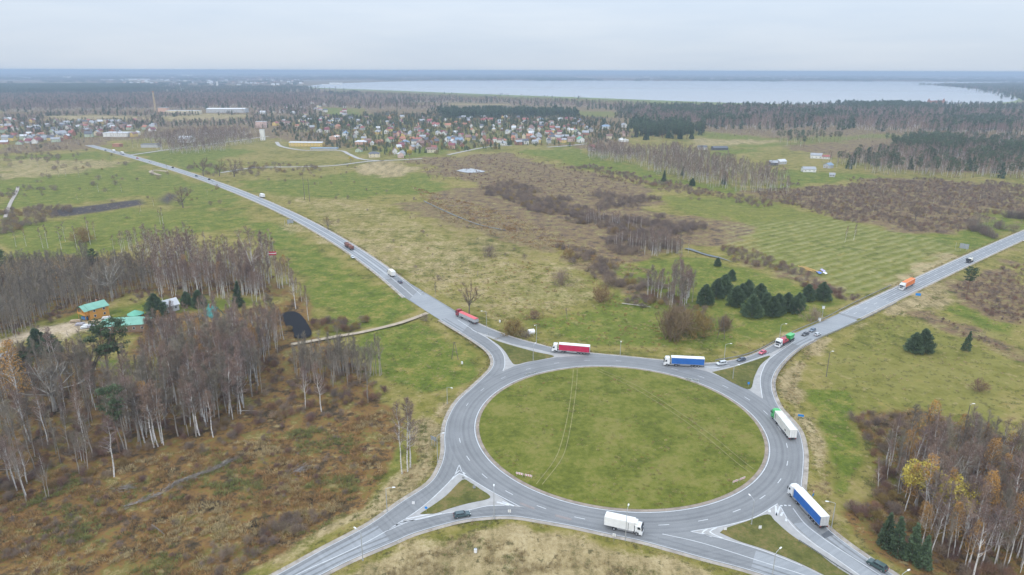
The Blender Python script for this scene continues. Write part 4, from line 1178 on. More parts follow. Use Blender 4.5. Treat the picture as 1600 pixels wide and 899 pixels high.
# mid distance
wood(dict(birch=9, alder=4, tawny=1), [(920,230),(1000,238),(1080,238),(1130,258),(1210,276),(1216,300),(1160,300),(1060,280),(980,258),(920,246)], 30, (13, 17), 'the long wood above the green strip field')
wood(dict(pine=8, spruce=2), [(985,216),(1085,216),(1090,203),(990,198)], 70, (17, 21), 'the dense pine stand right of the village')
wood(dict(birch=8, pine=1.2, alder=4, spruce=.3), [(990,172),(1250,172),(1450,176),(1620,180),(1620,215),(1420,208),(1300,200),(1180,204),(1060,200),(990,192)], 95, (15, 20))
wood(dict(pine=6, birch=3), [(1215,228),(1285,224),(1285,216),(1215,214)], 130, (15, 19))
for _p in ([(1040,174),(1110,172),(1125,181),(1050,184)], [(1330,166),(1425,165),(1445,173),(1350,176)], [(1490,190),(1560,188),(1575,201),(1500,203)], [(1395,224),(1500,221),(1515,236),(1410,240)], [(1530,240),(1620,238),(1620,264),(1540,260)], [(1100,186),(1150,186),(1150,194),(1100,194)], [(1250,178),(1300,178),(1310,186),(1250,187)]):
    wood(dict(pine=9), _p, 75, (15, 20))
wood(dict(pine=1.4, birch=7, alder=2, spruce=.3), [(1300,262),(1395,272),(1500,276),(1620,280),(1620,222),(1450,222),(1420,236),(1340,246)], 55, (14, 19))
wood(dict(birch=10, alder=2), [(235,214),(380,204),(388,226),(300,242),(262,236)], 36, (12, 16))
wood(dict(birch=8, alder=3, tawny=1), [(430,222),(540,205),(560,212),(500,222)], 260, (11, 15))
wood(dict(pine=9), [(688,184),(900,181),(905,176),(700,174)], 95, (15, 19))
wood(dict(birch=5, alder=6, pine=1), [(480,158),(690,158),(700,172),(560,172),(590,181),(500,183),(400,180),(390,165)], 130, (9, 15))
wood(dict(birch=4, alder=6, pine=1), [(560,144),(800,151),(1000,160),(1000,172),(800,165),(650,162),(480,156),(480,141)], 170, (10, 15))
wood(dict(birch=9, alder=5, pine=1), [(-100,150),(480,148),(480,166),(300,171),(-100,177)], 110, (14, 18))
wood(dict(pine=9), [(-100,134.5),(225,134),(240,143),(120,146),(-100,148)], 230, (17, 22))
wood(dict(pine=4, birch=5), [(240,136),(480,137),(470,146),(240,146)], 350, (14, 18))
wood(dict(birch=5, alder=5, pine=2), [(0,182),(120,176),(400,180),(420,195),(240,200),(120,212),(0,222)], 60, (5, 11))
wood(dict(birch=3, alder=3, pine=1.5, spruce=3, golden=1), [(400,186),(560,178),(930,182),(980,200),(970,222),(900,225),(780,230),(700,238),(600,246),(560,236),(450,215)], 60, (3.5, 8))
wood(dict(birch=4, pine=5), [(940,168),(1100,166),(1200,168),(1000,190),(960,190)], 260, (12, 17))
wood(dict(pine=6, birch=5), [(1150,166),(1330,166),(1480,164),(1620,166),(1620,176),(1200,173)], 300, (13, 18))
wood(dict(pine=4, birch=5), [(1455,133.5),(1500,135),(1620,132),(1620,160),(1592,150),(1560,142),(1500,136)], 130, (17, 24))
wood(dict(birch=4, alder=4, shrub=3, pine=.6), [(0,212),(130,205),(165,222),(60,238),(0,242)], 110, (5, 11))
wood(dict(birch=4, alder=3, shrub=2), [(130,200),(240,196),(245,226),(200,226),(150,215)], 110, (5, 11))
wood(dict(shrub=4, birch=1, golden=.4), [(0,248),(200,246),(330,290),(430,320),(250,345),(0,330)], 900, (2, 7))
wood(dict(shrub=4, birch=1, golden=.6), [(390,250),(560,262),(700,320),(900,410),(700,450),(560,370),(420,300)], 900, (1, 4))
# shrub belts along the stream and on the bogs
wood(dict(shrub=6, golden=.5), [(755,290),(810,290),(900,323),(990,350),(985,366),(900,346),(830,322),(770,300)], 13, (2.2, 5.5), 'the willow belt along the stream')
wood(dict(shrub=6), [(930,298),(1015,310),(1008,328),(940,326)], 15, (2.2, 5.5), jit=.85)
wood(dict(shrub=6), [(1000,345),(1085,350),(1092,370),(1065,392),(960,396),(950,372)], 14, (2.2, 6))
wood(dict(alder=2, birch=6), [(952,385),(1030,384),(1062,390),(1040,398),(960,394)], 12, (9, 14), 'the alder thicket beside the stream')
wood(dict(birch=5), [(905,337),(990,352),(984,366),(900,348)], 26, (8, 12))
wood(dict(shrub=6, golden=.6), [(865,384),(930,408),(1000,430),(1055,442),(1000,448),(930,424),(865,396)], 14, (2.5, 4.5))
wood(dict(shrub=5, russet=2, golden=.6), [(1130,386),(1200,397),(1240,416),(1290,443),(1345,464),(1322,469),(1260,450),(1180,416),(1130,404)], 11, (1.8, 3.6), jit=.85)
wood(dict(shrub=4, golden=1.2, russet=1), [(985,470),(1040,462),(1090,470),(1060,494),(1010,490)], 12, (1.5, 4))
wood(dict(shrub=7, russet=2, golden=.6), [(1180,300),(1395,279),(1620,286),(1620,320),(1515,345),(1482,364),(1380,354),(1280,332),(1200,312)], 9, (.8, 3.0), jit=.75)
wood(dict(birch=3, alder=4, shrub=12), [(1100,203),(1450,206),(1620,215),(1620,226),(1450,226),(1250,216),(1100,214)], 160, (5, 10))
wood(dict(birch=2, alder=2), [(1200,312),(1395,290),(1600,300),(1500,350),(1300,330)], 900, (6, 11))
wood(dict(pole=5, shrub=3), [(1525,360),(1620,335),(1620,346),(1535,372)], 9, (5, 8), 'the hedge beside the northeast road')
wood(dict(russet=4, shrub=4), [(1500,440),(1620,398),(1620,512),(1555,492),(1495,455)], 8, (.7, 2.4), jit=.75)
wood(dict(russet=4, shrub=4), [(1425,486),(1450,484),(1600,540),(1600,556),(1500,516)], 14, (.8, 1.6))
wood(dict(russet=5, shrub=5), [(640,250),(790,240),(900,264),(1000,292),(900,310),(760,290),(680,280)], 60, (1., 2.5), jit=.8)
wood(dict(russet=5, shrub=3), [(640,300),(760,345),(860,385),(780,370),(660,330)], 50, (.6, 1.4), jit=.7)
wood(dict(shrub=5, russet=2), [(920,258),(1060,290),(1190,310),(1180,318),(1040,300),(900,268)], 22, (2, 4))
wood(dict(shrub=5, golden=1), [(0,330),(60,332),(95,346),(60,358),(0,368)], 22, (3, 5))
wood(dict(shrub=4), [(0,296),(70,290),(75,300),(0,310)], 60, (2, 5))
wood(dict(shrub=4, golden=1), [(280,262),(420,258),(500,262),(500,272),(300,275)], 120, (3, 6))
wood(dict(shrub=3, birch=1), [(0,235),(120,228),(140,240),(0,262)], 300, (3, 7))
wood(dict(shrub=3, golden=2, russet=2), [(485,492),(565,500),(570,514),(500,526)], 16, (2.5, 4.5), 'the thicket beside the sand track')
# undergrowth of the near woods
wood(dict(shrub=6, russet=3, golden=.7), [(-80,560),(110,560),(200,600),(400,545),(560,565),(600,610),(560,650),(420,690),(250,720),(-80,800)], 15, (1.2, 3.2))
wood(dict(shrub=6, russet=3), [(-80,780),(250,715),(560,640),(600,680),(520,800),(380,880),(-80,960)], 24, (.7, 1.9), jit=.8)
wood(dict(shrub=7), [(300,890),(370,855),(480,790),(510,800),(440,850),(340,905)], 5, (1.6, 2.8))
wood(dict(shrub=7), [(0,860),(90,815),(180,790),(190,800),(60,850),(0,880)], 6, (1., 1.8))
wood(dict(shrub=5, russet=3, golden=1), [(-80,440),(230,410),(430,430),(430,470),(240,470),(120,490),(-80,540)], 24, (1.2, 2.6))
wood(dict(shrub=6, russet=3, golden=1.2), [(1340,660),(1420,640),(1600,690),(1750,760),(1750,920),(1480,905),(1390,850),(1330,790),(1370,740)], 11, (1.2, 3.6))
# ---- single trees and bushes
S1 = [
 ('oak', 222, 437, 374, 'big brown-twigged bare oak between the grey wood and the birches'),
 ('aspen', 175, 463, 394, 'pale many-limbed bare tree beside the big oak'),
 ('pine', 150, 430, 389, 'dark pine behind the pale many-limbed bare tree'),
 ('pine', 4, 438, 390, 'dark pine at the edge of the picture beside the grey wood'),
 ('oak', 733, 490, 438, 'bare dark tree standing beside the red-cabbed truck'),
 ('oak', 513, 359, 335, 'small bare tree beside the main road by the pylon'),
 ('oak', 286, 324, 286, 'wide purple-twigged bare tree on the far meadow by the main road'),
 ('oak', 318, 275, 245, 'round bare tree at the main road by the side road junction'),
 ('oak', 343, 275, 248, 'bare tree between two others along the side road'),
 ('oak', 366, 276, 243, 'broad bare tree east of the others along the side road'),
 ('pine', 174, 606, 503, 'tall pine with long bare trunk below the green-roofed hall'),
 ('pine', 194, 596, 498, 'tall pine beside another, before the green-roofed hall'),
 ('pine', 187, 705, 606, 'tall pine in the wood with its crown low among bare trees'),
 ('pine', 52, 602, 548, 'dark pine in the open wood near the tawny birch'),
 ('pine', 40, 606, 555, 'smaller dark pine in the open wood near the tawny birch'),
 ('bushpine', 62, 549, 512, 'round bushy pine beside the sand pit'),
 ('bushpine', 80, 552, 518, 'round bushy pine below the sand pit, beside another'),
 ('oak', 144, 605, 508, 'big bare lime tree with thick trunk on the lawn'),
 ('aspen', 85, 640, 545, 'pale green-grey bare tree in the open wood'),
 ('tawny', 35, 652, 530, 'white birch with tawny leaves at its tip in the open wood'),
 ('birch', 178, 743, 650, 'forked white birch standing alone at the lower wood edge'),
 ('birch', 502, 641, 562, 'bright white birch in front of the grey copse'),
 ('birch', 477, 637, 568, 'white birch left of the brightest one in front of the grey copse'),
 ('alder', 575, 627, 540, 'spreading bare tree at the meadow edge of the grey copse'),
 ('birch', 628, 738, 622, 'white birch of the clump beside the roundabout, thickest stem'),
 ('birch', 637, 734, 618, 'white birch of the clump beside the roundabout, tallest stem'),
 ('birch', 641, 728, 630, 'white birch of the clump beside the roundabout, rear stem'),
 ('birch', 404, 451, 352, 'tall bare birch beside the flag'),
 ('birch', 413, 434, 360, 'bare birch at the wood corner behind the flag'),
 ('birch', 424, 433, 375, 'small bare birch right at the flag pole'),
 ('birch', 462, 481, 420, 'slim birch between the flag and the dark pond'),
 ('birch', 482, 499, 445, 'slim birch right above the dark pond'),
 ('bushpine', 245, 492, 458, 'dark green pine beside the grey-roofed shed'),
 ('bushpine', 292, 476, 455, 'round dark pine between grey shed and teal roof'),
 ('bushpine', 312, 478, 452, 'larger round dark pine next to the teal-roofed house'),
 ('spruce', 372, 478, 438, 'dark conifer at the edge of the birch wood beside the teal roof'),
 ('bushpine', 270, 560, 528, 'small dark pine hidden among russet birches'),
 ('pine', 1510, 463, 415, 'tall lone pine beside the northeast road'),
 ('bushpine', 1428, 549, 519, 'wide bushy pine in the field, the left one of a pair'),
 ('bushpine', 1442, 548, 513, 'taller bushy pine of the pair in the field'),
 ('spruce', 1509, 546, 516, 'small dark conifer standing alone in the field'),
 ('russet', 1530, 609, 589, 'round dark bush alone in the field right of the roundabout'),
 ('golden', 938, 470, 443, 'golden round bush on the meadow'),
 ('shrub', 953, 447, 425, 'grey bush behind the golden one on the meadow'),
 ('shrub', 877, 444, 415, 'round grey-purple bush alone on the meadow'),
 ('golden', 888, 402, 386, 'yellow bush beside the stream shrubs'),
 ('bigbush', 1052, 529, 467, 'large brown rounded tree thick with twigs above the roundabout'),
 ('golden', 1090, 524, 480, 'tawny upright bush beside the large brown tree'),
 ('bigbush', 1130, 516, 488, 'grey bush behind the wooden pole frame'),
 ('shrub', 1103, 512, 490, 'small dark bush between the brown tree and pole frame'),
 ('shrub', 1268, 501, 477, 'brown bush beside the camera mast at the northeast road'),
 ('russet', 835, 497, 483, 'small russet bush on the meadow above the red curtain truck'),
 ('shrub', 765, 400, 378, 'small bare bush-tree on the brown meadow'),
 ('alder', 680, 466, 440, 'thin bare sapling beside the main road'),
 ('alder', 886, 500, 480, 'thin bare sapling on the meadow beside the russet bush'),
 ('golden', 800, 524, 494, 'yellow-leaved saplings beside the white water tank'),
 ('shrub', 820, 526, 510, 'low brown bush beside the white water tank'),
 ('shrub', 663, 500, 488, 'low dark bush in the mouth of the sand track'),
 ('aspen', 1480, 790, 690, 'large pale many-limbed bare tree in the wood beside the road'),
 ('yellow', 1432, 792, 714, 'yellow-leaved tree with round crown in the right wood'),
 ('yellow', 1486, 826, 741, 'fuller yellow-leaved tree beside the other yellow one'),
 ('yellow', 1530, 800, 752, 'small sparse yellow-leaved tree behind the two larger ones'),
 ('spruce', 1384, 852, 800, 'dense dark spruce nearest the road in the right wood'),
 ('spruce', 1402, 866, 808, 'dense dark spruce second from the road'),
 ('spruce', 1424, 872, 815, 'dark spruce between others below the yellow tree'),
 ('spruce', 1440, 884, 832, 'dark spruce farthest from the road in the row'),
 ('birch', 1520, 905, 790, 'large white-limbed birch at the lower corner of the right wood'),
 ('oak', 1430, 345, 318, 'white-limbed tall bare tree on the brown bog'),
 ('birch', 1320, 378, 352, 'bare birch of the pair in the mown field'),
 ('birch', 1334, 374, 350, 'second bare birch of the pair in the mown field'),
 ('spruce', 1037, 284, 265, 'dark young pine at the green strip field, nearer the bushes'),
 ('spruce', 1066, 274, 260, 'dark pine at the wood edge of the strip field'),
 ('bushpine', 1081, 290, 278, 'round dark pine on the green strip field'),
 ('spruce', 1131, 288, 268, 'dark conifer before the long birch wood'),
 ('golden', 452, 516, 507, 'yellow-green bush at the edge of the dark pond'),
 ('golden', 128, 378, 352, 'golden-brown bush in the row on the left meadow'),
 ('yellow', 548, 254, 243, 'yellow tree beside the village lane'),
 ('yellow', 640, 246, 232, 'yellow-leaved tree at the lower edge of the village'),
]
for k_, px, py, yt, lb in S1: one(k_, px, py, yt, label=lb)
rows = [(1102,474,443),(1119,463,434),(1131,458,428),(1143,437,420),(1151,477,446),(1160,464,442),(1168,461,436),(1175,493,459),(1186,476,442),(1197,482,456),(1215,488,458),(1230,482,456),(1247,481,456),(1262,468,443),(1286,468,440),(1207,492,462),(1240,487,462),(1121,415,402)]
ORD = 'first second third fourth fifth sixth seventh eighth ninth tenth eleventh twelfth thirteenth fourteenth fifteenth sixteenth seventeenth eighteenth'.split()
for i, (px, py, yt) in enumerate(sorted(rows)):
    one('bushpine', px, py, yt, label=f'{ORD[i]} round dark pine from the left, in the cluster beside the striped field'); TREES[-1] = TREES[-1][:5] + ('round pines beside the striped field', True)
for px, py in ((262,268),(75,278),(92,276),(103,275),(124,277),(60,260),(190,300),(154,300),(220,330),(240,322),(1380,300),(1490,320)):
    one('birch', px, py, h=9., label='small bare tree alone on the far meadow', group='small bare trees on the far meadows')

# ---- sort into individuals and masses
NAMES = dict(birch='birch_tree', alder='bare_tree', pole='bare_tree', oak='broad_bare_tree', aspen='pale_bare_tree', pine='pine_tree', bushpine='bushy_pine', spruce='conifer_tree', shrub='bare_bush', russet='russet_bush', golden='golden_bush', bigbush='tall_brown_bush', amber='amber_birch', tawny='tawny_birch', yellow='yellow_tree')
QUOTA = dict(birch=300, alder=190, pole=200, pine=60, bushpine=80, spruce=40, shrub=160, russet=60, golden=60, amber=80, tawny=40, oak=99, aspen=99, yellow=99, bigbush=9)
GEN_LABEL = dict(birch='slender bare birch standing among bushes', alder='bare grey tree standing among bushes', pole='thin grey bare tree standing among bushes', pine='dark pine in the far wood', spruce='dark conifer in the far wood',
    shrub='leafless grey-brown bush of the undergrowth', russet='low russet bush of the undergrowth', golden='low golden-brown bush of the undergrowth', bushpine='bushy dark pine in the far wood', amber='birch with amber leaves left at its tip', tawny='birch with thin tawny leaves all over')
arr = []
for i, (kd, x, y, h, lb, gp, fc) in enumerate(TREES):
    px, py = proj(x, y, h * .5); dist = math.hypot(x, y)
    vis = -20 < px < 1620 and py < 920
    arr.append((i, kd, (h / dist if vis else 0) + (10 if fc else 0) + (.02 if (gp and vis) else 0)))
indiv = set()
for kd in QUOTA:
    L_ = sorted([a for a in arr if a[1] == kd and a[2] > 0], key=lambda a: -a[2])[:QUOTA[kd]]
    indiv |= {a[0] for a in L_}
mass = {}
for i, (kd, x, y, h, lb, gp, fc) in enumerate(TREES):
    r1 = rng.random(); rot = rng.random() * 6.283; s = h / BASEH[kd]
    if i in indiv:
        pr = PROT[kd][i % len(PROT[kd])]
        nm = NAMES[kd]
        if kd in ('shrub', 'russet', 'golden', 'bigbush'):
            o = link(bpy.data.objects.new(nm, pr['joined'])); o.location = (x, y, -.25); o.rotation_euler.z = rot; o.scale = (s * (1.15 if h < 2 else 1), s * (1.15 if h < 2 else 1), s)
        else:
            o = empty(nm, (x, y, -.3), rot); q_ = s * rng.uniform(.75, 1.3) if kd in ('birch', 'alder', 'pole', 'oak', 'aspen') else s; o.scale = (q_, q_, s); o.rotation_euler = (rng.normal(0, .042), rng.normal(0, .042), rot)
            link(bpy.data.objects.new('trunk', pr['trunk']), o); link(bpy.data.objects.new('crown', pr['crown']), o)
        tag(o, lb or GEN_LABEL.get(kd, 'bare tree standing among others'), 'bush' if kd in ('shrub', 'russet', 'golden', 'bigbush') else 'tree', (gp or (None if fc else GEN_LABEL.get(kd))))
    else:
        d = math.hypot(x, y)
        mk_ = {'amber': 'birch', 'tawny': 'birch', 'aspen': 'alder', 'oak': 'alder', 'yellow': 'golden'}.get(kd, kd)
        mass.setdefault({'pole': 'alder', 'bushpine': 'pine', 'spruce': 'pine'}.get(mk_, mk_), []).append((mk_, x, y, h, rot, 0 if d < 420 else (1 if d < 1500 else 2)))
MLABEL = dict(birch=('distant_birch_wood', 'leafless birches of the distant purple-brown woods', 'wood'), alder=('distant_bare_wood', 'grey leafless trees of the distant woods', 'wood'), pine=('distant_pine_wood', 'dark pines of the distant woods', 'wood'),
    shrub=('bare_scrub', 'grey-brown leafless scrub along stream and woods', 'scrub'), russet=('russet_scrub', 'low russet scrub on the bogs', 'scrub'), golden=('golden_scrub', 'golden-brown scrub between the bare bushes', 'scrub'))
nmass = 0
for kd, lst in mass.items():
    meshes, index = [], {}
    P = []; ro = []; sl = []; pi = []
    for j, (mk_, x, y, h, rot, lod) in enumerate(lst):
        src = [[q['joined'] for q in PROT[mk_]], FAR[mk_], VFAR[mk_]][lod]
        me = src[j % len(src)]
        if me.name not in index: index[me.name] = len(meshes); meshes.append(me)
        P.append((x, y, -.3)); ro.append(rot); sl.append(h / BASEH[mk_]); pi.append(index[me.name])
    nmass += len(P)
    scatter_mass(MLABEL[kd][0], meshes, np.array(P), np.array(ro), np.array(sl), np.array(pi), MLABEL[kd][1], MLABEL[kd][2])
print('trees', len(TREES), 'individual', len(indiv), 'mass', nmass)

# ---- far forest belts up to the horizon: clumps of trees
def clump(seed, kind, n=26, ext=34., h=19.):
    r = np.random.default_rng(seed); Vs, Ts, Ms = [], [], []; off = 0
    src = VFAR[kind]
    for i in range(n):
        me = src[i % len(src)]; nv = len(me.vertices)
        co = np.empty(nv * 3, np.float32); me.vertices.foreach_get('co', co); co = co.reshape(-1, 3)
        nt_ = len(me.polygons); vi = np.empty(nt_ * 3, np.int32); me.loops.foreach_get('vertex_index', vi); mi = np.empty(nt_, np.int32); me.polygons.foreach_get('material_index', mi)
        s = r.uniform(.75, 1.2); Vs.append(co * s + np.array([r.uniform(-ext, ext), r.uniform(-ext, ext), 0])); Ts.append(vi.reshape(-1, 3) + off); Ms.append(mi); off += nv
    return tri_mesh(f'clump_{kind}_{seed}', np.vstack(Vs), np.vstack(Ts), list(src[0].materials), np.concatenate(Ms))
CL_P = [clump(1, 'pine'), clump(2, 'pine')]; CL_B = [clump(3, 'birch'), clump(4, 'birch')]
P, ro, sl, pi = [], [], [], []
lake_poly = lp
for d0 in (8450, 8800, 9200, 9700, 10400, 11200, 12200, 13500, 15200, 17500, 20500, 25000, 32000, 45000):
    step = 46 * (d0 / 8450) ** .8
    xs = np.arange(-1.02 * d0, 1.02 * d0, step)
    for x in xs:
        y = d0 + rng.normal(0, 90)
        if vnoise(np.array([x / 900.]), np.array([d0 / 300.]), 5)[0] < .24: continue
        P.append((x + rng.normal(0, 20), y, -1)); ro.append(rng.random() * 6.283); sl.append(rng.uniform(.85, 1.25) * (d0 / 8450) ** .35)
        pi.append(rng.integers(0, 2) + (0 if vnoise(np.array([x / 700. + 31]), np.array([d0 / 500.]), 9)[0] > .42 else 2))
for i in range(2600):                      # land left of the lake
    x, y = rng.uniform(-6200, 900), rng.uniform(3300, 8400)
    px, py = proj(x, y, 0)
    if not (-80 < px < 1680) or inside(lake_poly, np.array([x]), np.array([y]))[0]: continue
    if px > 470 and py < 141: continue
    if vnoise(np.array([x / 420.]), np.array([y / 520.]), 13)[0] < .46: continue
    P.append((x, y, -1)); ro.append(rng.random() * 6.283); sl.append(rng.uniform(.6, .95)); pi.append(rng.integers(0, 2) + (2 if rng.random() < .6 else 0))
scatter_mass('distant_forest', CL_P + CL_B, np.array(P), np.array(ro), np.array(sl), np.array(pi), 'forest belts that run up to the hazy horizon', 'forest')

# ---- rough grass: tussocks too many to count
def tuft(seed, n=34, hgt=.6, rad=.5, w=.035):
    b = TB(seed); r = b.r
    a = r.random(n) * 6.283; q = rad * np.sqrt(r.random(n))
    b.twigs(np.c_[np.cos(a) * q, np.sin(a) * q, np.full(n, -.05)], np.c_[np.cos(a) * .6, np.sin(a) * .6, np.full(n, 1.)] + r.normal(0, .35, (n, 3)), r.uniform(.5, 1.2, n) * hgt, np.full(n, w))
    return b.crown_arrays()
TUFT = {nm: [tri_mesh(f'{nm}_{i}', *tuft(1000 + 10 * j + i), m_) for i in range(3)] for j, (nm, m_) in enumerate((('straw', M_STRAW), ('rust', M_RUST), ('greent', M_GREENT)))}
def tufts(name, kinds, poly, per, sc, label, far_fade=True):
    P0 = GP(poly); SEED[0] += 1; r = np.random.default_rng(SEED[0])
    x0, y0 = P0.min(0); x1, y1 = P0.max(0); n = int((x1 - x0) * (y1 - y0) / per)
    x, y = r.uniform(x0, x1, n), r.uniform(y0, y1, n)
    k = inside(P0, x, y) & ~in_roads(x, y, -.2); x, y = x[k], y[k]
    k = fbm(x / 6, y / 6, SEED[0]) > .42; x, y = x[k], y[k]
    px, py = proj(x, y, 0); q = (px > -60) & (px < 1660) & (py < 930); x, y = x[q], y[q]
    meshes = [m_ for kd in kinds for m_ in TUFT[kd]]
    nz_ = fbm(x / 11, y / 11, SEED[0] + 7); nk = len(kinds)
    ki = np.clip(((nz_ - .3) / .4 * nk + r.normal(0, .5, len(x))).astype(int), 0, nk - 1)
    scatter_mass(name, meshes, np.c_[x, y, np.full(len(x), -.35)], r.random(len(x)) * 6.283, r.uniform(sc[0], sc[1], len(x)), ki * 3 + r.integers(0, 3, len(x)), label, 'grass')
    return len(x)
nt_ = 0
nt_ += tufts('rough_grass', ['greent', 'rust', 'rust', 'straw'], [(-60,760),(200,720),(420,680),(600,640),(640,660),(600,740),(520,800),(380,885),(300,930),(-60,960)], 1.6, (1.0, 2.0), 'rough russet and straw grass in front of the wood')
nt_ += tufts('dry_grass', ['greent', 'straw', 'straw'], [(480,930),(610,872),(720,832),(800,822),(900,840),(1000,868),(1100,900),(1160,930)], 1.0, (.7, 1.4), 'dry straw-coloured grass below the roundabout')
nt_ += tufts('verge_grass', ['greent', 'straw', 'rust'], [(300,935),(480,845),(600,795),(680,735),(690,690),(672,640),(745,596),(690,640),(640,650),(650,720),(580,780),(470,830)], 1.3, (.7, 1.3), 'dry grass on the verge beside the southwest road')
nt_ += tufts('verge_grass', ['straw', 'greent'], [(1255,548),(1400,478),(1470,448),(1480,462),(1310,530),(1262,562),(1240,600),(1258,640),(1290,700),(1298,780),(1330,840),(1290,805),(1262,690),(1226,620)], 1.6, (.7, 1.2), 'straw grass on the verge beside the right-hand bend')
nt_ += tufts('wood_floor_grass', ['rust', 'straw', 'greent'], [(1340,660),(1420,640),(1600,690),(1700,760),(1700,920),(1480,905),(1390,850),(1310,800),(1370,740)], 2.2, (1.0, 1.8), 'russet grass on the floor of the right wood')
nt_ += tufts('bog_grass', ['rust', 'straw', 'straw'], [(640,290),(780,330),(960,400),(1060,440),(960,430),(860,395),(700,345)], 6., (1.2, 2.4), 'straw and russet bog grass beside the stream')
r_ = np.random.default_rng(321); P = []
for L_, sg in ((nwl, -1), (nwr, 1), (A, -1), (B, -1), (C, -1), (ner, 1), (nel, -1), (Dl, -1)):
    Q = resample(L_, int(arclen(L_) / .55)); Q = Q[np.hypot(Q[:, 0], Q[:, 1]) < 650]
    for k in range(3):
        w_ = r_.uniform(.7, 3.2, len(Q)) ** 1.0; t_ = np.gradient(Q, axis=0); t_ /= np.linalg.norm(t_, axis=1)[:, None] + 1e-9
        P.append(Q + np.c_[-t_[:, 1], t_[:, 0]] * (sg * w_)[:, None] + r_.normal(0, .3, Q.shape))
a_ = r_.random(1500) * 6.283; q_ = 48.5 + r_.normal(0, .5, 1500); P.append(np.c_[RC[0] + q_ * np.cos(a_), RC[1] + q_ * np.sin(a_)])
P = np.vstack(P); px, py = proj(P[:, 0], P[:, 1], 0); P = P[(px > -50) & (px < 1650) & (py < 930)]
P = P[fbm(P[:, 0] / 4, P[:, 1] / 4, 77) > .42]
ki = r_.choice(3, len(P), p=[.3, .1, .6])
scatter_mass('roadside_grass', [m_ for kd in ('straw', 'rust', 'greent') for m_ in TUFT[kd]], np.c_[P, np.full(len(P), -.08)], r_.random(len(P)) * 6.283, r_.uniform(.35, .8, len(P)), ki * 3 + r_.integers(0, 3, len(P)), 'ragged grass along the road edges', 'grass')
# weeds on the round island
a_ = r_.random(2600) * 6.283; q_ = 47.5 * np.sqrt(r_.random(2600)); P = np.c_[RC[0] + q_ * np.cos(a_), RC[1] + q_ * np.sin(a_)]
P = P[fbm(P[:, 0] / 8, P[:, 1] / 8, 78) > .52]; z_ = np.array([isle_z(*p) - .2 for p in P])
scatter_mass('island_weeds', [m_ for kd in ('straw', 'rust', 'greent') for m_ in TUFT[kd]], np.c_[P, z_], r_.random(len(P)) * 6.283, r_.uniform(.4, 1.0, len(P)), r_.choice(3, len(P), p=[.3, .15, .55]) * 3 + r_.integers(0, 3, len(P)), 'weeds and tufts on the round grass island', 'grass')
# tussocks on the open meadows
nt_ += tufts('meadow_tussocks', ['greent', 'straw', 'rust'], [(600,430),(760,400),(900,420),(1060,480),(1180,545),(1000,548),(900,535),(800,515),(720,470)], 9., (.6, 1.5), 'tussocks scattered over the meadow above the roundabout')
nt_ += tufts('meadow_tussocks', ['greent', 'greent', 'straw'], [(1270,600),(1330,520),(1450,470),(1600,510),(1600,680),(1450,640),(1340,640),(1360,740),(1300,780)], 9., (.5, 1.1), 'tussocks scattered over the meadow right of the roundabout')
nt_ += tufts('meadow_tussocks', ['greent', 'straw'], [(545,527),(660,500),(750,556),(740,590),(690,615),(640,640),(600,620),(590,570)], 9., (.5, 1.1), 'tussocks scattered over the triangular meadow left of the bend')
print('tufts', nt_)

# ================================================================== buildings
def wallm(name, rgb): return mat(name, rgb, .85, var=.1, scale=.4)
WALL = {k: wallm('wall_' + k, v) for k, v in dict(white=(.72, .71, .68), cream=(.66, .58, .42), yellow=(.62, .46, .17), brick=(.38, .19, .13), grey=(.45, .45, .45), brown=(.24, .16, .11), salmon=(.60, .38, .28), green=(.45, .52, .40), orange=(.55, .27, .06), pink=(.62, .45, .40), dark=(.10, .10, .11)).items()}
ROOF = {k: mat('roof_' + k, v, .7, var=.14, scale=.5) for k, v in dict(red=(.30, .10, .085), orange=(.38, .165, .10), brown=(.20, .12, .10), grey=(.30, .31, .33), pale=(.50, .51, .53), dark=(.10, .105, .12), blue=(.20, .27, .36), maroon=(.20, .06, .07), green=(.12, .36, .25), teal=(.03, .26, .24), white=(.70, .71, .72), mint=(.17, .36, .28)).items()}
M_GLASS = mat('window_glass', (.035, .04, .05), .15, var=.1, scale=2.)
M_FRAME = mat('white_frame', (.70, .70, .69), .6, var=.06, scale=2.)
M_DOORW = mat('door_wood', (.17, .09, .05), .7, var=.15, scale=2.)
_hm = {}
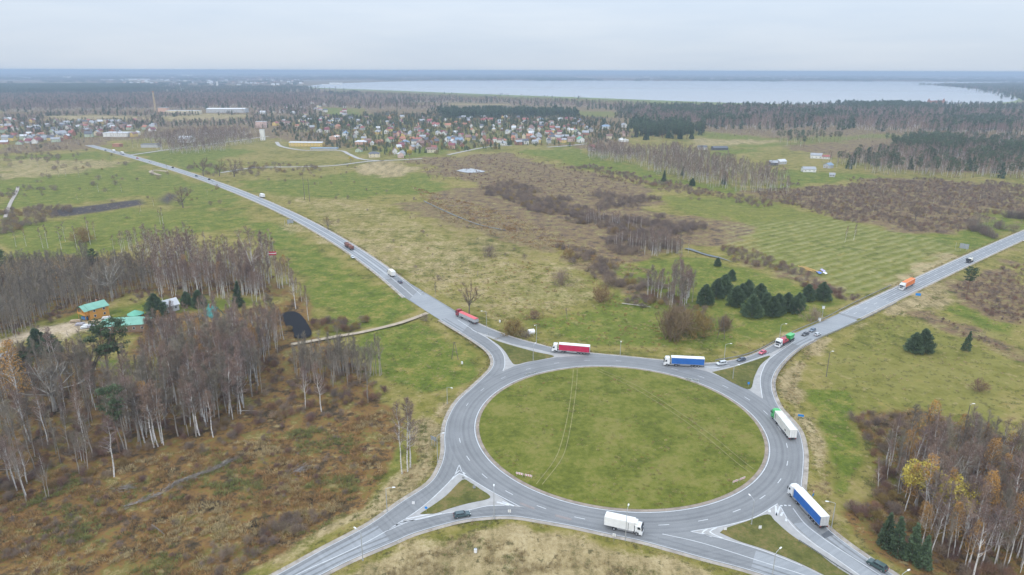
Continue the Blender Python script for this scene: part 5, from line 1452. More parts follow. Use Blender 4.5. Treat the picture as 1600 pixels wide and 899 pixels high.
def gable_meshes(L, W, hw, hr, style, wk, rk):
    key = (L, W, hw, hr, style, wk, rk)
    if key in _hm: return _hm[key]
    w = MB(); o = .45
    x, y = L / 2, W / 2
    if style == 'hip':
        w.box(-x, x, -y, y, -.4, hw)
    else:
        prof = [(-y, -.4), (y, -.4), (y, hw), (0, hw + hr), (-y, hw)]
        n = len(w.v)
        w.v += [(-x, p, z) for p, z in prof] + [(x, p, z) for p, z in prof]
        for i in range(5):
            j = (i + 1) % 5
            if i in (2, 3): continue
            w.f.append((n + i, n + 5 + i, n + 5 + j, n + j)); w.m.append(0)
        w.f.append((n, n + 1, n + 2, n + 3, n + 4)); w.m.append(0); w.f.append((n + 9, n + 8, n + 7, n + 6, n + 5)); w.m.append(0)
    r = MB(); t = .22
    xo, yo = x + o, y + o
    ze = hw - hr * o / y + .06 if style != 'flat' else hw + .05
    if style == 'gable':
        for s in (-1, 1):
            a = [(-xo, s * yo, ze), (xo, s * yo, ze), (xo, 0, hw + hr + .08), (-xo, 0, hw + hr + .08)]
            b = [(p[0], p[1], p[2] + t) for p in a]
            n = len(r.v); r.v += a + b
            for q in ((0, 1, 2, 3), (4, 5, 6, 7), (0, 1, 5, 4), (1, 2, 6, 5), (3, 0, 4, 7)): r.f.append(tuple(n + i for i in q)); r.m.append(0)
    elif style == 'hip':
        k = min(y * .95, x * .8)
        a = [(-xo, -yo, hw), (xo, -yo, hw), (xo, yo, hw), (-xo, yo, hw), (-xo + k, 0, hw + hr), (xo - k, 0, hw + hr)]
        n = len(r.v); r.v += a
        for q in ((0, 1, 5, 4), (1, 2, 5), (2, 3, 4, 5), (3, 0, 4), (3, 2, 1, 0)): r.f.append(tuple(n + i for i in q)); r.m.append(0)
    else:
        r.box(-xo, xo, -yo, yo, hw + .01, hw + .35)
    c = MB().box(-.35, .35, -.35, .35, hw + hr * .35, hw + hr + .9)
    _hm[key] = (w.mesh('wall', WALL[wk]), r.mesh('roof', ROOF[rk]), c.mesh('chimney', WALL['brick']))
    return _hm[key]
_win = MB().box(-.55, .55, -.03, .03, -.6, .6).mesh('window', M_FRAME)
_pane = MB().box(-.45, .45, -.05, .05, -.5, .5).mesh('pane', M_GLASS)
_door = MB().box(-.5, .5, -.04, .04, -1.05, 1.05).mesh('door', M_DOORW)
_shop = MB().box(-1.3, 1.3, -.04, .04, -.9, .9).mesh('window', M_GLASS)
def house(name, X, Y, L, W, hw, hr, rz, style, wk, rk, label, cat='house', group=None, windows=0, chimney=True):
    o = empty(name, (X, Y, -.1), rz)
    wm, rm, cm = gable_meshes(L, W, hw, hr, style, wk, rk)
    link(bpy.data.objects.new('wall', wm), o)
    rf = link(bpy.data.objects.new('roof', rm), o)
    if chimney and style != 'flat':
        c = link(bpy.data.objects.new('chimney', cm), rf); c.location = (L * .18, W * .12, 0)
    if windows:
        # on every side, evenly spaced; each window its own part with a pane
        for s in (-1, 1):
            n = max(2, int(L / 3.2)); n = min(n, windows)
            for f in range(1 if hw < 4.6 else 2):
                for i in range(n):
                    wd = link(bpy.data.objects.new('window', _win), o); wd.location = (-L / 2 + L * (i + .5) / n, s * (W / 2 + .03), 1.5 + 2.6 * f)
                    p = link(bpy.data.objects.new('pane', _pane), wd)
            wd = link(bpy.data.objects.new('window', _win), o); wd.location = (s * (L / 2 + .03), W * .2, 1.5); wd.rotation_euler.z = R(90); link(bpy.data.objects.new('pane', _pane), wd)
        d = link(bpy.data.objects.new('door', _door), o); d.location = (-L / 2 - .04, -W * .18, 1.0); d.rotation_euler.z = R(90)
    tag(o, label, cat, group)
    return o
def house_px(name, px, py, *a, **k):
    b = G(px, py); return house(name, b[0], b[1], *a, **k)

# ---- the farmstead among the trees
p0, p1 = G(142, 499.8), G(171, 491.8)
u_ = (p1 - p0) / np.linalg.norm(p1 - p0); v_ = np.array([-u_[1], u_[0]])
if v_[1] < 0: v_ = -v_
L0 = np.linalg.norm(p1 - p0) * 1.02; W0 = 8.0
c0_ = p0 + u_ * L0 / 2 + v_ * W0 / 2
lh = house('log_house', c0_[0], c0_[1], L0, W0, 5.0, 2.0, math.atan2(u_[1], u_[0]), 'gable', 'orange', 'mint', 'orange timber house with mint green roof beside the sand track', windows=3)
pb = MB()
for s in (-1, 1): pb.tube([(-L0 / 2 - 2.0, s * 3.6, -.3), (-L0 / 2 - 2.0, s * 3.6, 5)], .12, 6)
pb.box(-L0 / 2 - 2.2, -L0 / 2 - .1, -W0 / 2, W0 / 2, 2.5, 2.65); pb.box(-L0 / 2 - 2.2, -L0 / 2 - 2.1, -W0 / 2, W0 / 2, 2.65, 3.5)
pb.build('balcony', WALL['orange'], lh)
po = MB(); po.v += [(-L0 / 2 - 2.6, s * (W0 / 2 + .5) if s else 0, 4.85 if s else 7.1) for s in (-1, 0, 1)] + [(-L0 / 2 - .3, s * (W0 / 2 + .5) if s else 0, 4.85 if s else 7.1) for s in (-1, 0, 1)]
po.f += [(0, 3, 4, 1), (1, 4, 5, 2)]; po.m += [0, 0]; po.build('porch_roof', ROOF['mint'], lh)
MB().box(-L0 / 2 - 1.9, -L0 / 2 - .4, -2.2, 1.6, .1, 1.1).build('stacked_boards', mat('blue_tarp', (.08, .2, .42), .6, var=.2, scale=1.), lh)
g = G(213, 498)
gz_ = empty('gazebo', (g[0], g[1], -.1))
ring = lambda r, z, n=10: [(r * math.cos(2 * math.pi * i / n), r * math.sin(2 * math.pi * i / n), z) for i in range(n)]
wq = MB()
for i in range(10):
    a, b = ring(3.1, -.2)[i], ring(3.1, -.2)[(i + 1) % 10]
    wq.face([a, b, (b[0], b[1], 1.0), (a[0], a[1], 1.0)]); wq.face([(a[0], a[1], 2.2), (b[0], b[1], 2.2), (b[0], b[1], 2.6), (a[0], a[1], 2.6)])
wq.build('wall', WALL['orange'], gz_)
for i in range(10):
    a = ring(3.1, 0)[i]; MB().tube([(a[0], a[1], 0), (a[0], a[1], 2.6)], .14, 6).build('post', WALL['orange'], gz_)
MB().tube([(0, 0, 0), (0, 0, 2.4)], 2.8, 10).build('interior', WALL['brown'], gz_)
rq = MB(); rq.tube([(0, 0, 2.5), (0, 0, 2.75), (0, 0, 3.7), (0, 0, 4.6)], [3.8, 3.8, 2.0, .12], 14); rq.build('roof', ROOF['green'], gz_)
tag(gz_, 'round timber gazebo with dark green conical roof', 'gazebo')
p0, p1 = G(152, 521), G(229, 516)
u_ = (p1 - p0) / np.linalg.norm(p1 - p0); v_ = np.array([-u_[1], u_[0]]); L0 = np.linalg.norm(p1 - p0)
c0_ = p0 + u_ * L0 / 2 + v_ * 4.5
house('long_hall', c0_[0], c0_[1], L0, 9.0, 3.2, 2.6, math.atan2(u_[1], u_[0]), 'hip', 'brown', 'mint', 'long low hall with mint green hipped roof behind the pines', 'building', windows=6, chimney=False)
b_ = G(266, 484); house('grey_shed', b_[0], b_[1], 7, 5.4, 3.0, 2.6, R(52), 'gable', 'grey', 'pale', 'shed with pale grey metal roof between two dark pines', 'shed', windows=2, chimney=False)
b_ = G(336, 499); house('teal_roofed_house', b_[0], b_[1], 8, 5.6, 2.8, 4.2, R(140), 'gable', 'yellow', 'teal', 'yellow house with steep teal roof at the edge of the birch wood', windows=2)
M_JUNK = [mat('stacked_white_boards', (.6, .6, .6), .7, var=.2), mat('stacked_timber', (.42, .32, .22), .8, var=.2), mat('stacked_grey_boards', (.35, .33, .36), .8, var=.2)]
for i, (px, py, l, w, rz, m_, lb) in enumerate([(166, 497, 4, 2, .4, 0, 'white board pile at the corner of the timber house'), (150, 503, 5, 2, .3, 1, 'raw timber pile before the timber house'), (138, 509, 5, 2, .1, 0, 'white board pile beside the sand track'), (125, 507, 4, 2.4, .2, 2, 'grey board pile between sand track and house'), (143, 511, 4, 2, -.2, 2, 'grey board pile beside the mint-roofed hall'), (118, 502, 5, 2, .3, 1, 'raw timber pile at the sand track'), (131, 512, 3, 2, .5, 0, 'white board pile at the end of the sand track')]):
    b_ = G(px, py); o = empty('board_stack', (b_[0], b_[1], -.2), rz)
    for k in range(3):
        MB().box(-l / 2 + .2 * k, l / 2 - .15 * k, -w / 2 + .12 * k, w / 2 - .1 * k, .3 * k + .02, .3 * k + .28).build('board_layer', M_JUNK[m_], o)
    tag(o, lb, 'board pile')

# ---- village
hr_ = np.random.default_rng(77)
WN = dict(white='white', cream='cream', yellow='yellow', brick='brick', grey='grey', brown='brown', salmon='salmon', green='pale green', pink='pink', orange='orange', dark='dark')
placed = []
def vhouse(px, py, wk, rk, size=1.0, style='gable', rz=None, where='in the village', windows=0):
    b = G(px, py)
    for q in placed:
        if (q[0] - b[0]) ** 2 + (q[1] - b[1]) ** 2 < 11.5 ** 2 * size: return
    placed.append(b)
    L = [9., 11., 13.][hr_.integers(0, 3)] * size; W = [7.5, 8.5][hr_.integers(0, 2)] * size; hw = [3.2, 4.8, 5.4][hr_.integers(0, 3)]; hr = [2.6, 3.6][hr_.integers(0, 2)]
    lb = f'{WN[wk]} house with {rk} roof {where}'
    if where == 'in the village': lb = f"{WN[wk]} house with {rk} roof in the {'rear' if py < 195 else 'middle' if py < 212 else 'front'} {'left' if px < 600 else 'centre' if px < 760 else 'right'} of the village"
    house('village_house', b[0], b[1], L, W, hw, hr, (hr_.uniform(-.5, .5) + (R(90) if hr_.random() < .4 else 0)) if rz is None else rz, style, wk, rk, lb, 'house', lb, windows, hr_.random() < .6)
for t_ in [(630.6,215,'yellow','brown',1.3),(633,225,'white','blue',1.3,'hip'),(609,222.5,'green','red',1.0),(655,221,'brick','red',1.1),(679,219,'orange','brown',1.0),(656,212,'cream','brown',1.3),(685,211,'white','grey',1.2),(681,198,'white','red',1.2),(701,199,'cream','orange',1.2),(707,217.5,'cream','pale',1.2),(732,219,'yellow','brown',1.1),(787,226,'white','grey',1.3,'hip'),(765,225,'brick','maroon',1.2),(673,238,'cream','brown',1.1),(654,231,'white','grey',1.0),(700,222,'white','blue',1.0),(717,223,'grey','blue',1.0),(707,227,'green','grey',.9),
 (524,217.5,'salmon','white',1.5,'flat'),(540,212.5,'white','blue',1.1,'hip'),(564,226,'salmon','pale',1.5,'hip'),(561,237,'green','brown',1.2),(585,245,'cream','dark',1.4,'hip'),(593,224,'brick','orange',1.2),(431,196,'yellow','red',1.2),(450,196,'white','brown',1.1),
 (802.5,199,'cream','orange',1.2),(821,189,'cream','red',1.1),(844,189,'white','blue',1.3),(875,189,'white','pale',1.2),(830,212,'white','pale',1.1),(827,217,'brick','orange',1.0),(811,226,'brick','grey',1.2),(836,224,'white','grey',1.1),(873,217,'cream','grey',1.2),(892,221,'pink','brown',1.1),(907,222,'white','green',1.2),(915,211,'brick','grey',1.1),(946,201,'white','blue',1.6,'hip'),(975,199,'white','grey',1.3),(952,217,'cream','brown',1.1),(974,221,'white','white',1.5,'flat'),(977,212,'pink','brown',1.1),(925,235,'white','red',.8),(617,240,'white','brown',.9),(628,243,'white','grey',.8),(626,246,'pink','pale',.9)]:
    vhouse(*t_, windows=3 if t_[1] > 210 else 0)
PAL_W = ['white', 'white', 'cream', 'yellow', 'brick', 'grey', 'salmon', 'green', 'brown']; PAL_R = ['grey', 'grey', 'brown', 'red', 'orange', 'dark', 'pale', 'dark', 'maroon', 'brown', 'grey']
vpoly = [(420,192),(470,184),(540,181),(700,184),(800,184),(905,187),(925,205),(905,222),(800,226),(760,226),(700,234),(640,236),(600,232),(560,222),(520,214),(470,200)]
tries = 0
while len(placed) < 262 and tries < 9000:
    tries += 1
    px, py = hr_.uniform(430, 930), hr_.uniform(181, 238)
    if not inside(vpoly, np.array([px]), np.array([py]))[0]: continue
    vhouse(px, py, PAL_W[hr_.integers(0, 9)], PAL_R[hr_.integers(0, 11)], hr_.choice([.7, .85, 1.0]), 'gable' if hr_.random() < .8 else 'hip')
n0 = len(placed); tries = 0
while len(placed) < n0 + 105 and tries < 2000:
    tries += 1
    px, py = hr_.uniform(0, 245), hr_.uniform(181, 226)
    if not inside([(0,186),(60,190),(120,191),(240,190),(245,204),(215,214),(150,216),(100,222),(60,226),(0,226)], np.array([px]), np.array([py]))[0]: continue
    vhouse(px, py, PAL_W[hr_.integers(0, 9)], PAL_R[hr_.integers(0, 11)], 1.0, 'gable', where=f"in the hamlet by the main road, {'rear' if py < 198 else 'middle' if py < 210 else 'front'} {'left' if px < 80 else 'centre' if px < 160 else 'right'}")
n0 = len(placed); tries = 0
while len(placed) < n0 + 26 and tries < 2000:
    tries += 1
    px, py = hr_.uniform(400, 560), hr_.uniform(160, 180)
    vhouse(px, py, 'white' if hr_.random() < .6 else 'cream', PAL_R[hr_.integers(0, 11)], 1.2, 'gable', where='in the far hamlet before the dam')
# ---- larger and outlying buildings
def big(name, px, py, L, W, hw, hr, rz, style, wk, rk, lb, cat='building', windows=0): return house_px(name, px, py, L, W, hw, hr, rz, style, wk, rk, lb, cat, None, windows, False)
bld = big('long_yellow_building', 480, 228, 55, 14, 5.5, 1.2, R(-4), 'gable', 'yellow', 'pale', 'long yellow building with pale roof beside the village lane', windows=10)
big('blue_roofed_shed', 507, 233, 42, 11, 1.6, .4, R(-2), 'flat', 'grey', 'blue', 'low blue-roofed shed beside the long yellow building', 'shed')
big('white_tower_block', 411, 219, 7, 7, 18, .1, R(5), 'flat', 'white', 'pale', 'tall white tower at the edge of the village', 'tower', windows=2)
big('pink_block', 409, 199, 22, 11, 12, .1, R(3), 'flat', 'pink', 'pale', 'pink apartment block behind the white tower', windows=5)
big('supermarket', 186, 213, 46, 24, 7, .4, R(-3), 'flat', 'white', 'pale', 'long white commercial building beside the main road')
big('white_barn', 94, 213, 22, 15, 5, 5, R(70), 'gable', 'white', 'grey', 'white gabled barn beside the main road hamlet', 'barn')
big('white_hall', 292, 222, 26, 15, 6, 4, R(-20), 'gable', 'white', 'pale', 'white hall with pale roof beside the birch grove')
big('red_kiosk', 184, 229, 12, 9, 4, .3, R(-10), 'flat', 'brick', 'orange', 'bright red kiosk beside the junction', 'kiosk')
big('filling_station', 236, 230, 26, 12, 5, .3, R(4), 'flat', 'grey', 'dark', 'dark flat-roofed filling station beside the side road')
big('warehouse', 356, 176, 110, 34, 11, 1.5, R(2), 'gable', 'grey', 'white', 'long grey warehouse with white roof near the chimney', 'warehouse')
big('warehouse', 288, 178, 95, 18, 9, .5, R(-2), 'flat', 'cream', 'pale', 'long cream warehouse beside the tall brick chimney', 'warehouse')
big('boiler_house', 256, 175, 26, 16, 12, .5, R(0), 'flat', 'salmon', 'grey', 'boiler house at the foot of the tall chimney')
ch = G(243.5, 175); co = empty('factory_chimney', (ch[0], ch[1], -.2))
hc = height_at((243.5, 175), 142.5)
MB().tube([(0, 0, 0), (0, 0, hc * .96)], [3.4, 1.9], 14).build('shaft', mat('chimney_brick', (.42, .32, .20), .9, var=.15, scale=.3), co)
MB().tube([(0, 0, hc * .95), (0, 0, hc)], [2.3, 2.3], 14).build('rim', WALL['brick'], co)
tag(co, 'tall tapering brick factory chimney among the woods', 'chimney')
for px, py, L, W, hw, st, wk, rk, lb in [(1097,233,14,10,3.2,'gable','white','dark','white cottage with dark gable roof in the clearing'), (1124,234,24,11,3.2,'gable','dark','dark','long dark barn in the clearing beside the white cottage'), (1275,247,15,10,4,'gable','white','grey','white farmhouse at the far clearing'), (1290,248,10,8,3,'gable','white','red','small white shed with red roof beside the farmhouse'),
    (1263,268,15,10,3.4,'gable','white','grey','white farmhouse with grey roof on the green lawn'), (1294,262,10,8,3.5,'gable','grey','blue','blue-grey shed behind the lawn farmhouse'), (1220,256,12,8,3.5,'gable','grey','pale','grey house among trees at the clearing'), (1208,258,10,8,3.5,'gable','dark','grey','dark house among trees beside the grey one'), (1300,276,6,4,2.5,'gable','grey','grey','small grey hut on the green lawn'), (1462,163,62,16,13,'flat','brick','maroon','long red-brick building at the lake shore'), (1423,197,16,10,4,'gable','white','grey','white house hidden in the right forest'),(1577,219,14,9,4,'gable','white','grey','pale house at the far right forest edge')]:
    house_px('farm_house' if L < 30 else 'brick_building', px, py, L, W, hw, hw * .7, R(hr_.uniform(-35, 35)) if L < 20 else R(8), st, wk, rk, lb, 'house' if L < 30 else 'building', None, 3 if py > 230 and L < 20 else (8 if L > 50 else 0), L < 20)
# far town: big pale sheds and specks of houses
for i, (px, py, wpx, hh, lb) in enumerate([(50,124,26,16,'long white shed at the far horizon, leftmost'), (105,123,10,28,'white block at the far horizon with stepped top'), (175,126,30,12,'long white shed above the dark pine belt'), (215,125.5,34,14,'longest white shed above the dark pine belt'), (262,143,12,9,'small white hall behind the purple wood'), (278,143.5,12,9,'white hall behind the purple wood, beside another'), (285,143,6,12,'white block behind the purple wood'), (222,115.5,8,40,'pale block on the horizon near the smoke'), (240,115.5,6,60,'pale tower block on the horizon below the smoke'), (258,114.5,12,50,'pale hall on the horizon right of the smoke'), (294,114.5,20,45,'wide pale works on the horizon below the mast'), (293,119,14,26,'pale block under the works on the horizon'), (525,133,18,16,'white power house at the end of the lake'), (508,133.5,9,10,'white annex beside the lake power house'), (340,137,2.5,40,'slim white tower before the far town'), (780,117,14,40,'pale block on the far shore beyond the lake'), (750,117,10,30,'pale hall on the far shore beyond the lake'), (1020,125,40,14,'long white shed on the far lake shore'), (985,124.5,18,12,'white shed on the far lake shore beside the longest'), (1215,125,26,12,'pale houses row on the far lake shore'),(1590,146,10,12,'white house by the lake bend'), (1010,122,8,20,'pale block behind the far lake shore')]):
    b = G(px, py); d = b[1]; L = wpx * d / F
    house('distant_building', b[0], b[1], L, min(L * .4, 60), hh, hh * .2, 0, 'flat' if i % 3 else 'gable', 'white', 'pale', lb, 'building', None, 0, False)
for i in range(90):
    px, py = hr_.uniform(190, 480), hr_.uniform(121.5, 134)
    b = G(px, py); house('distant_house', b[0], b[1], 26, 16, 9, 5, hr_.uniform(-.6, .6), 'gable', 'white' if hr_.random() < .7 else 'cream', ['pale', 'grey', 'orange', 'white'][hr_.integers(0, 4)], 'tiny pale house of the town beyond the woods', 'house', 'houses of the town beyond the woods', 0, False)
for i in range(40):
    px, py = hr_.uniform(930, 1290), hr_.uniform(123.4, 125.6)
    b = G(px, py); house('distant_house', b[0], b[1], 30, 18, 9, 5, hr_.uniform(-.6, .6), 'gable', 'white', ['pale', 'grey', 'orange'][hr_.integers(0, 3)], 'tiny pale house on the far lake shore', 'house', 'houses on the far lake shore', 0, False)
mt = G(293, 114.5); mo = empty('radio_mast', (mt[0], mt[1], 0)); hmast = 116.0
M_MASTR, M_MASTW = mat('mast_red', (.5, .12, .1), .6), mat('mast_white', (.7, .7, .7), .6)
for k in range(5): MB().tube([(0, 0, hmast * k / 5), (0, 0, hmast * (k + 1) / 5)], [9, 9], 6).build('mast_section', M_MASTR if k % 2 == 0 else M_MASTW, mo)
tag(mo, 'red and white banded mast on the horizon', 'mast')
M_STEEL = mat('dark_steel', (.14, .145, .15), .6, .3, var=.1)
for px, py, yt in ((494,152,134.5),(508,150,135.5),(516,150,136),(525,150,135),(537,146,137)):
    b = G(px, py); h = min(height_at((px, py), yt), 60.); o = empty('power_pylon', (b[0], b[1], 0))
    lt = MB()
    for sx in (-1, 1):
        for sy in (-1, 1): lt.tube([(sx * 3.5, sy * 3.5, 0), (sx * .5, sy * .5, h)], .35, 4)
    for k in range(6):
        z = h * k / 6; q = 3.5 - 3 * k / 6; q2 = 3.5 - 3 * (k + 1) / 6
        lt.tube([(-q, -q, z), (q2, -q2, z + h / 6)], .2, 3); lt.tube([(q, q, z), (-q2, q2, z + h / 6)], .2, 3)
    lt.build('lattice', M_STEEL, o)
    for z in (.7, .84, .96): MB().tube([(-6, 0, h * z), (6, 0, h * z)], .3, 4).build('cross_arm', M_STEEL, o)
    tag(o, 'dark lattice power pylon before the lake', 'pylon', 'power pylons before the lake')

# ================================================================== vehicles
M_TYRE = mat('tyre_rubber', (.018, .018, .02), .85, var=.1)
M_RIM = mat('wheel_rim', (.42, .43, .45), .4, .6, var=.08)
M_CHAS = mat('chassis_dark', (.035, .036, .04), .7, var=.15)
M_GLZ = mat('vehicle_glass', (.02, .024, .03), .08, var=.05)
M_LAMP = mat('lamp_glass', (.75, .75, .72), .15, var=.05)
M_TAIL = mat('tail_lamp', (.35, .02, .02), .3, var=.05)
PAINT = {k: mat('paint_' + k, v, .32, coat=.5, var=.04, scale=.6) for k, v in dict(white=(.74, .75, .76), red=(.42, .03, .05), darkred=(.25, .02, .03), blue=(.02, .11, .40), green=(.04, .42, .10), silver=(.50, .53, .55), navy=(.05, .07, .11), black=(.03, .033, .04), teal=(.04, .075, .085), rose=(.50, .07, .11), orange=(.72, .20, .04), slate=(.10, .14, .19), brown=(.20, .08, .06), cream=(.72, .69, .60), dgreen=(.035, .07, .065)).items()}
TARP = {k: mat('tarp_' + k, v, .6, var=.1, scale=.5) for k, v in dict(blue=(.015, .12, .42), red=(.47, .015, .07), orange=(.72, .19, .04), white=(.74, .74, .73), cream=(.66, .64, .58), grey=(.40, .41, .43), pinkred=(.62, .12, .13)).items()}
M_ROOFW = mat('trailer_roof', (.72, .72, .71), .5, var=.08, scale=.3)
_wh = {}
def wheel(parent, x, y, r=.5, w=.32):
    if (r, w) not in _wh:
        t = MB().tube([(0, -w / 2, 0), (0, -w / 2 + .03, 0), (0, w / 2 - .03, 0), (0, w / 2, 0)], [r * .9, r, r, r * .9], 14)
        m = MB().tube([(0, -w / 2 - .02, 0), (0, w / 2 + .02, 0)], [r * .55, r * .55], 10)
        _wh[(r, w)] = (t.mesh('tyre', M_TYRE), m.mesh('rim', M_RIM))
    a, b = _wh[(r, w)]
    o = link(bpy.data.objects.new('wheel', a), parent); o.location = (x, y, r)
    link(bpy.data.objects.new('rim', b), o)
    return o
def bevelled(mb, name, m, parent, w=.06, seg=2):
    o = mb.build(name, m, parent)
    bm = bmesh.new(); bm.from_mesh(o.data); bmesh.ops.remove_doubles(bm, verts=bm.verts, dist=1e-4); bmesh.ops.recalc_face_normals(bm, faces=bm.faces)
    bmesh.ops.bevel(bm, geom=list(bm.edges), offset=w, segments=seg, affect='EDGES', profile=.6, clamp_overlap=True)
    bm.to_mesh(o.data); bm.free()
    return o
def tractor(o, paint, xf, long=2.3, hgt=3.75, sleeper=True):
    """cab with its front at x = xf"""
    x = xf
    prof = [(x - .05, .45), (x, 1.25), (x - .12, 2.05), (x - .42, 2.95), (x - .75, hgt - .1), (x - long, hgt), (x - long, .75), (x - 1.95, .75), (x - 1.95, 1.05), (x - .85, 1.05), (x - .85, .45)]
    cab = MB(); cab.prism(prof, -1.24, 1.24); bevelled(cab, 'cab', PAINT[paint], o, .07)
    ws = MB(); ws.face([(x - .10, -1.08, 2.0), (x - .10, 1.08, 2.0), (x - .40, 1.0, 2.88), (x - .40, -1.0, 2.88)])
    for i, v in enumerate(ws.v): ws.v[i] = (v[0] + .06, v[1], v[2])
    ws.build('windscreen', M_GLZ, o)
    for s in (-1, 1):
        sw = MB(); sw.face([(x - .35, s * 1.25, 2.0), (x - 1.25, s * 1.25, 2.0), (x - 1.25, s * 1.25, 2.75), (x - .6, s * 1.25, 2.75)]); sw.build('side_window', M_GLZ, o)
        MB().box(x - .02, x + .03, s * .98 - .2, s * .98 + .2, .75, 1.0).build('headlight', M_LAMP, o)
        mr = MB(); mr.box(x - .15, x + .02, s * 1.34 - .1, s * 1.34 + .1, 1.95, 2.75); mr.build('mirror', M_CHAS, o)
        wheel(o, x - 1.4, s * 1.05, .5, .34)
    MB().box(x - .01, x + .04, -.85, .85, 1.15, 1.75).build('grille', M_CHAS, o)
    MB().box(x - .05, x + .06, -1.22, 1.22, .35, .62).build('bumper', PAINT[paint], o)
    MB().box(x - long + .5, x - .6, -.8, .8, hgt - .12, hgt + .06).build('sun_roof', PAINT[paint], o)
def semi(name, px_f, px_r, paint, curtain, roof, label, cat='truck', body='curtain', rear=None, L=16.5):
    f, r = G(*px_f), G(*px_r); d = (f - r) / np.linalg.norm(f - r); c = (f + r) / 2
    o = empty(name, (c[0], c[1], .09), math.atan2(d[1], d[0]))
    h = L / 2
    tractor(o, paint, h)
    MB().box(h - 6.1, h - 2.2, -.45, .45, .6, .95).build('chassis', M_CHAS, o)
    for s in (-1, 1):
        wheel(o, h - 5.0, s * 1.02, .5, .5)
        tk_ = MB(); tk_.box(h - 4.2, h - 2.5, s * 1.2 - (.5 if s > 0 else 0), s * 1.2 + (.5 if s < 0 else 0), .45, 1.0); bevelled(tk_, 'fuel_tank', PAINT[paint] if s < 0 else M_RIM, o, .08)
        MB().box(h - 5.6, h - 4.4, s * .8, s * 1.24, 1.03, 1.10).build('mudguard', M_CHAS, o)
        for k in range(3): wheel(o, -h + 2.3 + 1.31 * k, s * 1.02, .5, .36)
        MB().box(-h + 5.6, h - 6.6, s * 1.2 - .03, s * 1.2 + .03, .55, 1.0).build('side_guard', M_RIM, o)
    x0, x1 = -h, h - 2.95
    MB().box(x0 + .1, x1 - 1.0, -.5, .5, .85, 1.12).build('trailer_frame', M_CHAS, o)
    zt = 4.0
    if body == 'tipper':
        zt = 3.1
        sd = MB(); sd.box(x0 + .1, x1, -1.25, 1.25, 1.15, zt - .25); bevelled(sd, 'trailer_body', TARP[curtain], o, .05, 1)
        for k in range(9):
            for s in (-1, 1): MB().box(x0 + .5 + k * 1.55, x0 + .62 + k * 1.55, s * 1.25 - .05, s * 1.25 + .05, 1.15, zt - .3).build('side_rib', M_RIM, o)
        tp = MB(); n = 7
        prof = [(-1.27, zt - .28)] + [(-1.27 + 2.54 * i / n, zt - .28 + .34 * math.sin(math.pi * i / n) + .06) for i in range(n + 1)] + [(1.27, zt - .28)]
        m = len(prof); tp.v += [(x0 + .05, a, b) for a, b in prof] + [(x1 + .02, a, b) for a, b in prof]
        for i in range(m): tp.f.append((i, (i + 1) % m, m + (i + 1) % m, m + i)); tp.m.append(0)
        tp.f += [tuple(range(m)), tuple(range(m, 2 * m))]; tp.m += [0, 0]
        tp.build('tarpaulin', TARP['pinkred'], o)
    else:
        for s in (-1, 1):
            cu = MB(); nseg = 28
            for i in range(nseg):      # slightly billowed curtain between the posts
                xa, xb = x0 + .12 + (x1 - x0 - .24) * i / nseg, x0 + .12 + (x1 - x0 - .24) * (i + 1) / nseg
                ya = 1.26 + .025 * math.sin(i * 1.9); yb = 1.26 + .025 * math.sin((i + 1) * 1.9)
                q = [(xa, s * ya, 1.25), (xb, s * yb, 1.25), (xb, s * yb, zt - .12), (xa, s * ya, zt - .12)]
                cu.face(q if s < 0 else q[::-1])
            cu.build('curtain' if body == 'curtain' else 'side_panel', TARP[curtain], o)
            MB().box(x0, x1, s * 1.25 - .04, s * 1.25 + .04, zt - .14, zt + .0).build('roof_rail', M_ROOFW, o)
            MB().box(x0, x1, s * 1.25 - .035, s * 1.25 + .035, 1.08, 1.26).build('side_rail', M_RIM if body == 'curtain' else M_ROOFW, o)
        MB().box(x0 + .02, x1 - .02, -1.24, 1.24, 1.10, 1.2).build('trailer_floor', M_CHAS, o)
        rf = MB(); rf.box(x0, x1, -1.22, 1.22, zt - .05, zt + .04)
        for k in range(8): rf.box(x0 + .8 + k * 1.65, x0 + .86 + k * 1.65, -1.2, 1.2, zt + .04, zt + .065)
        rf.build('roof', roof, o)
        MB().box(x1 - .06, x1, -1.27, 1.27, 1.15, zt - .01).build('headboard', TARP[curtain] if body != 'curtain' else M_ROOFW, o)
        for s in (-1, 1):
            dr = MB().box(x0 - .04, x0 + .02, min(0, s * 1.23) + .02 * (s > 0), max(0, s * 1.23), 1.15, zt - .06).build('rear_door', rear or M_ROOFW, o)
            MB().tube([(x0 - .06, s * .45, 1.25), (x0 - .06, s * .45, zt - .2)], .03, 5).build('lock_bar', M_RIM, dr)
        if body == 'box':
            MB().box(x1, x1 + .45, -.95, .95, 2.3, 3.6).build('cooling_unit', M_ROOFW, o)
            for s in (-1, 1): MB().box(x0 + 3.2, x0 + 4.0, s * 1.27, s * 1.30, 1.7, 2.3).build('side_mark', M_CHAS, o)
            for s in (-1, 1): MB().box(x1 - 1.5, x1 - .55, s * 1.27, s * 1.30, 1.5, 3.3).build('side_door', mat('door_grey', (.30, .30, .29), .6), o)
    MB().box(-h - .02, -h + .2, -1.2, 1.2, .5, .75).build('rear_bumper', M_CHAS, o)
    for s in (-1, 1): MB().box(-h - .05, -h + .02, s * 1.0 - .18, s * 1.0 + .18, .8, .98).build('tail_light', M_TAIL, o)
    tag(o, label, cat)
    return o
semi('semi_truck', (863, 549), (921, 554), 'white', 'red', M_ROOFW, 'white truck with crimson curtain trailer leaving the roundabout')
semi('semi_truck', (1037, 570.5), (1099, 573.5), 'white', 'blue', M_ROOFW, 'white truck with blue curtain trailer, side-on at the top of the roundabout')
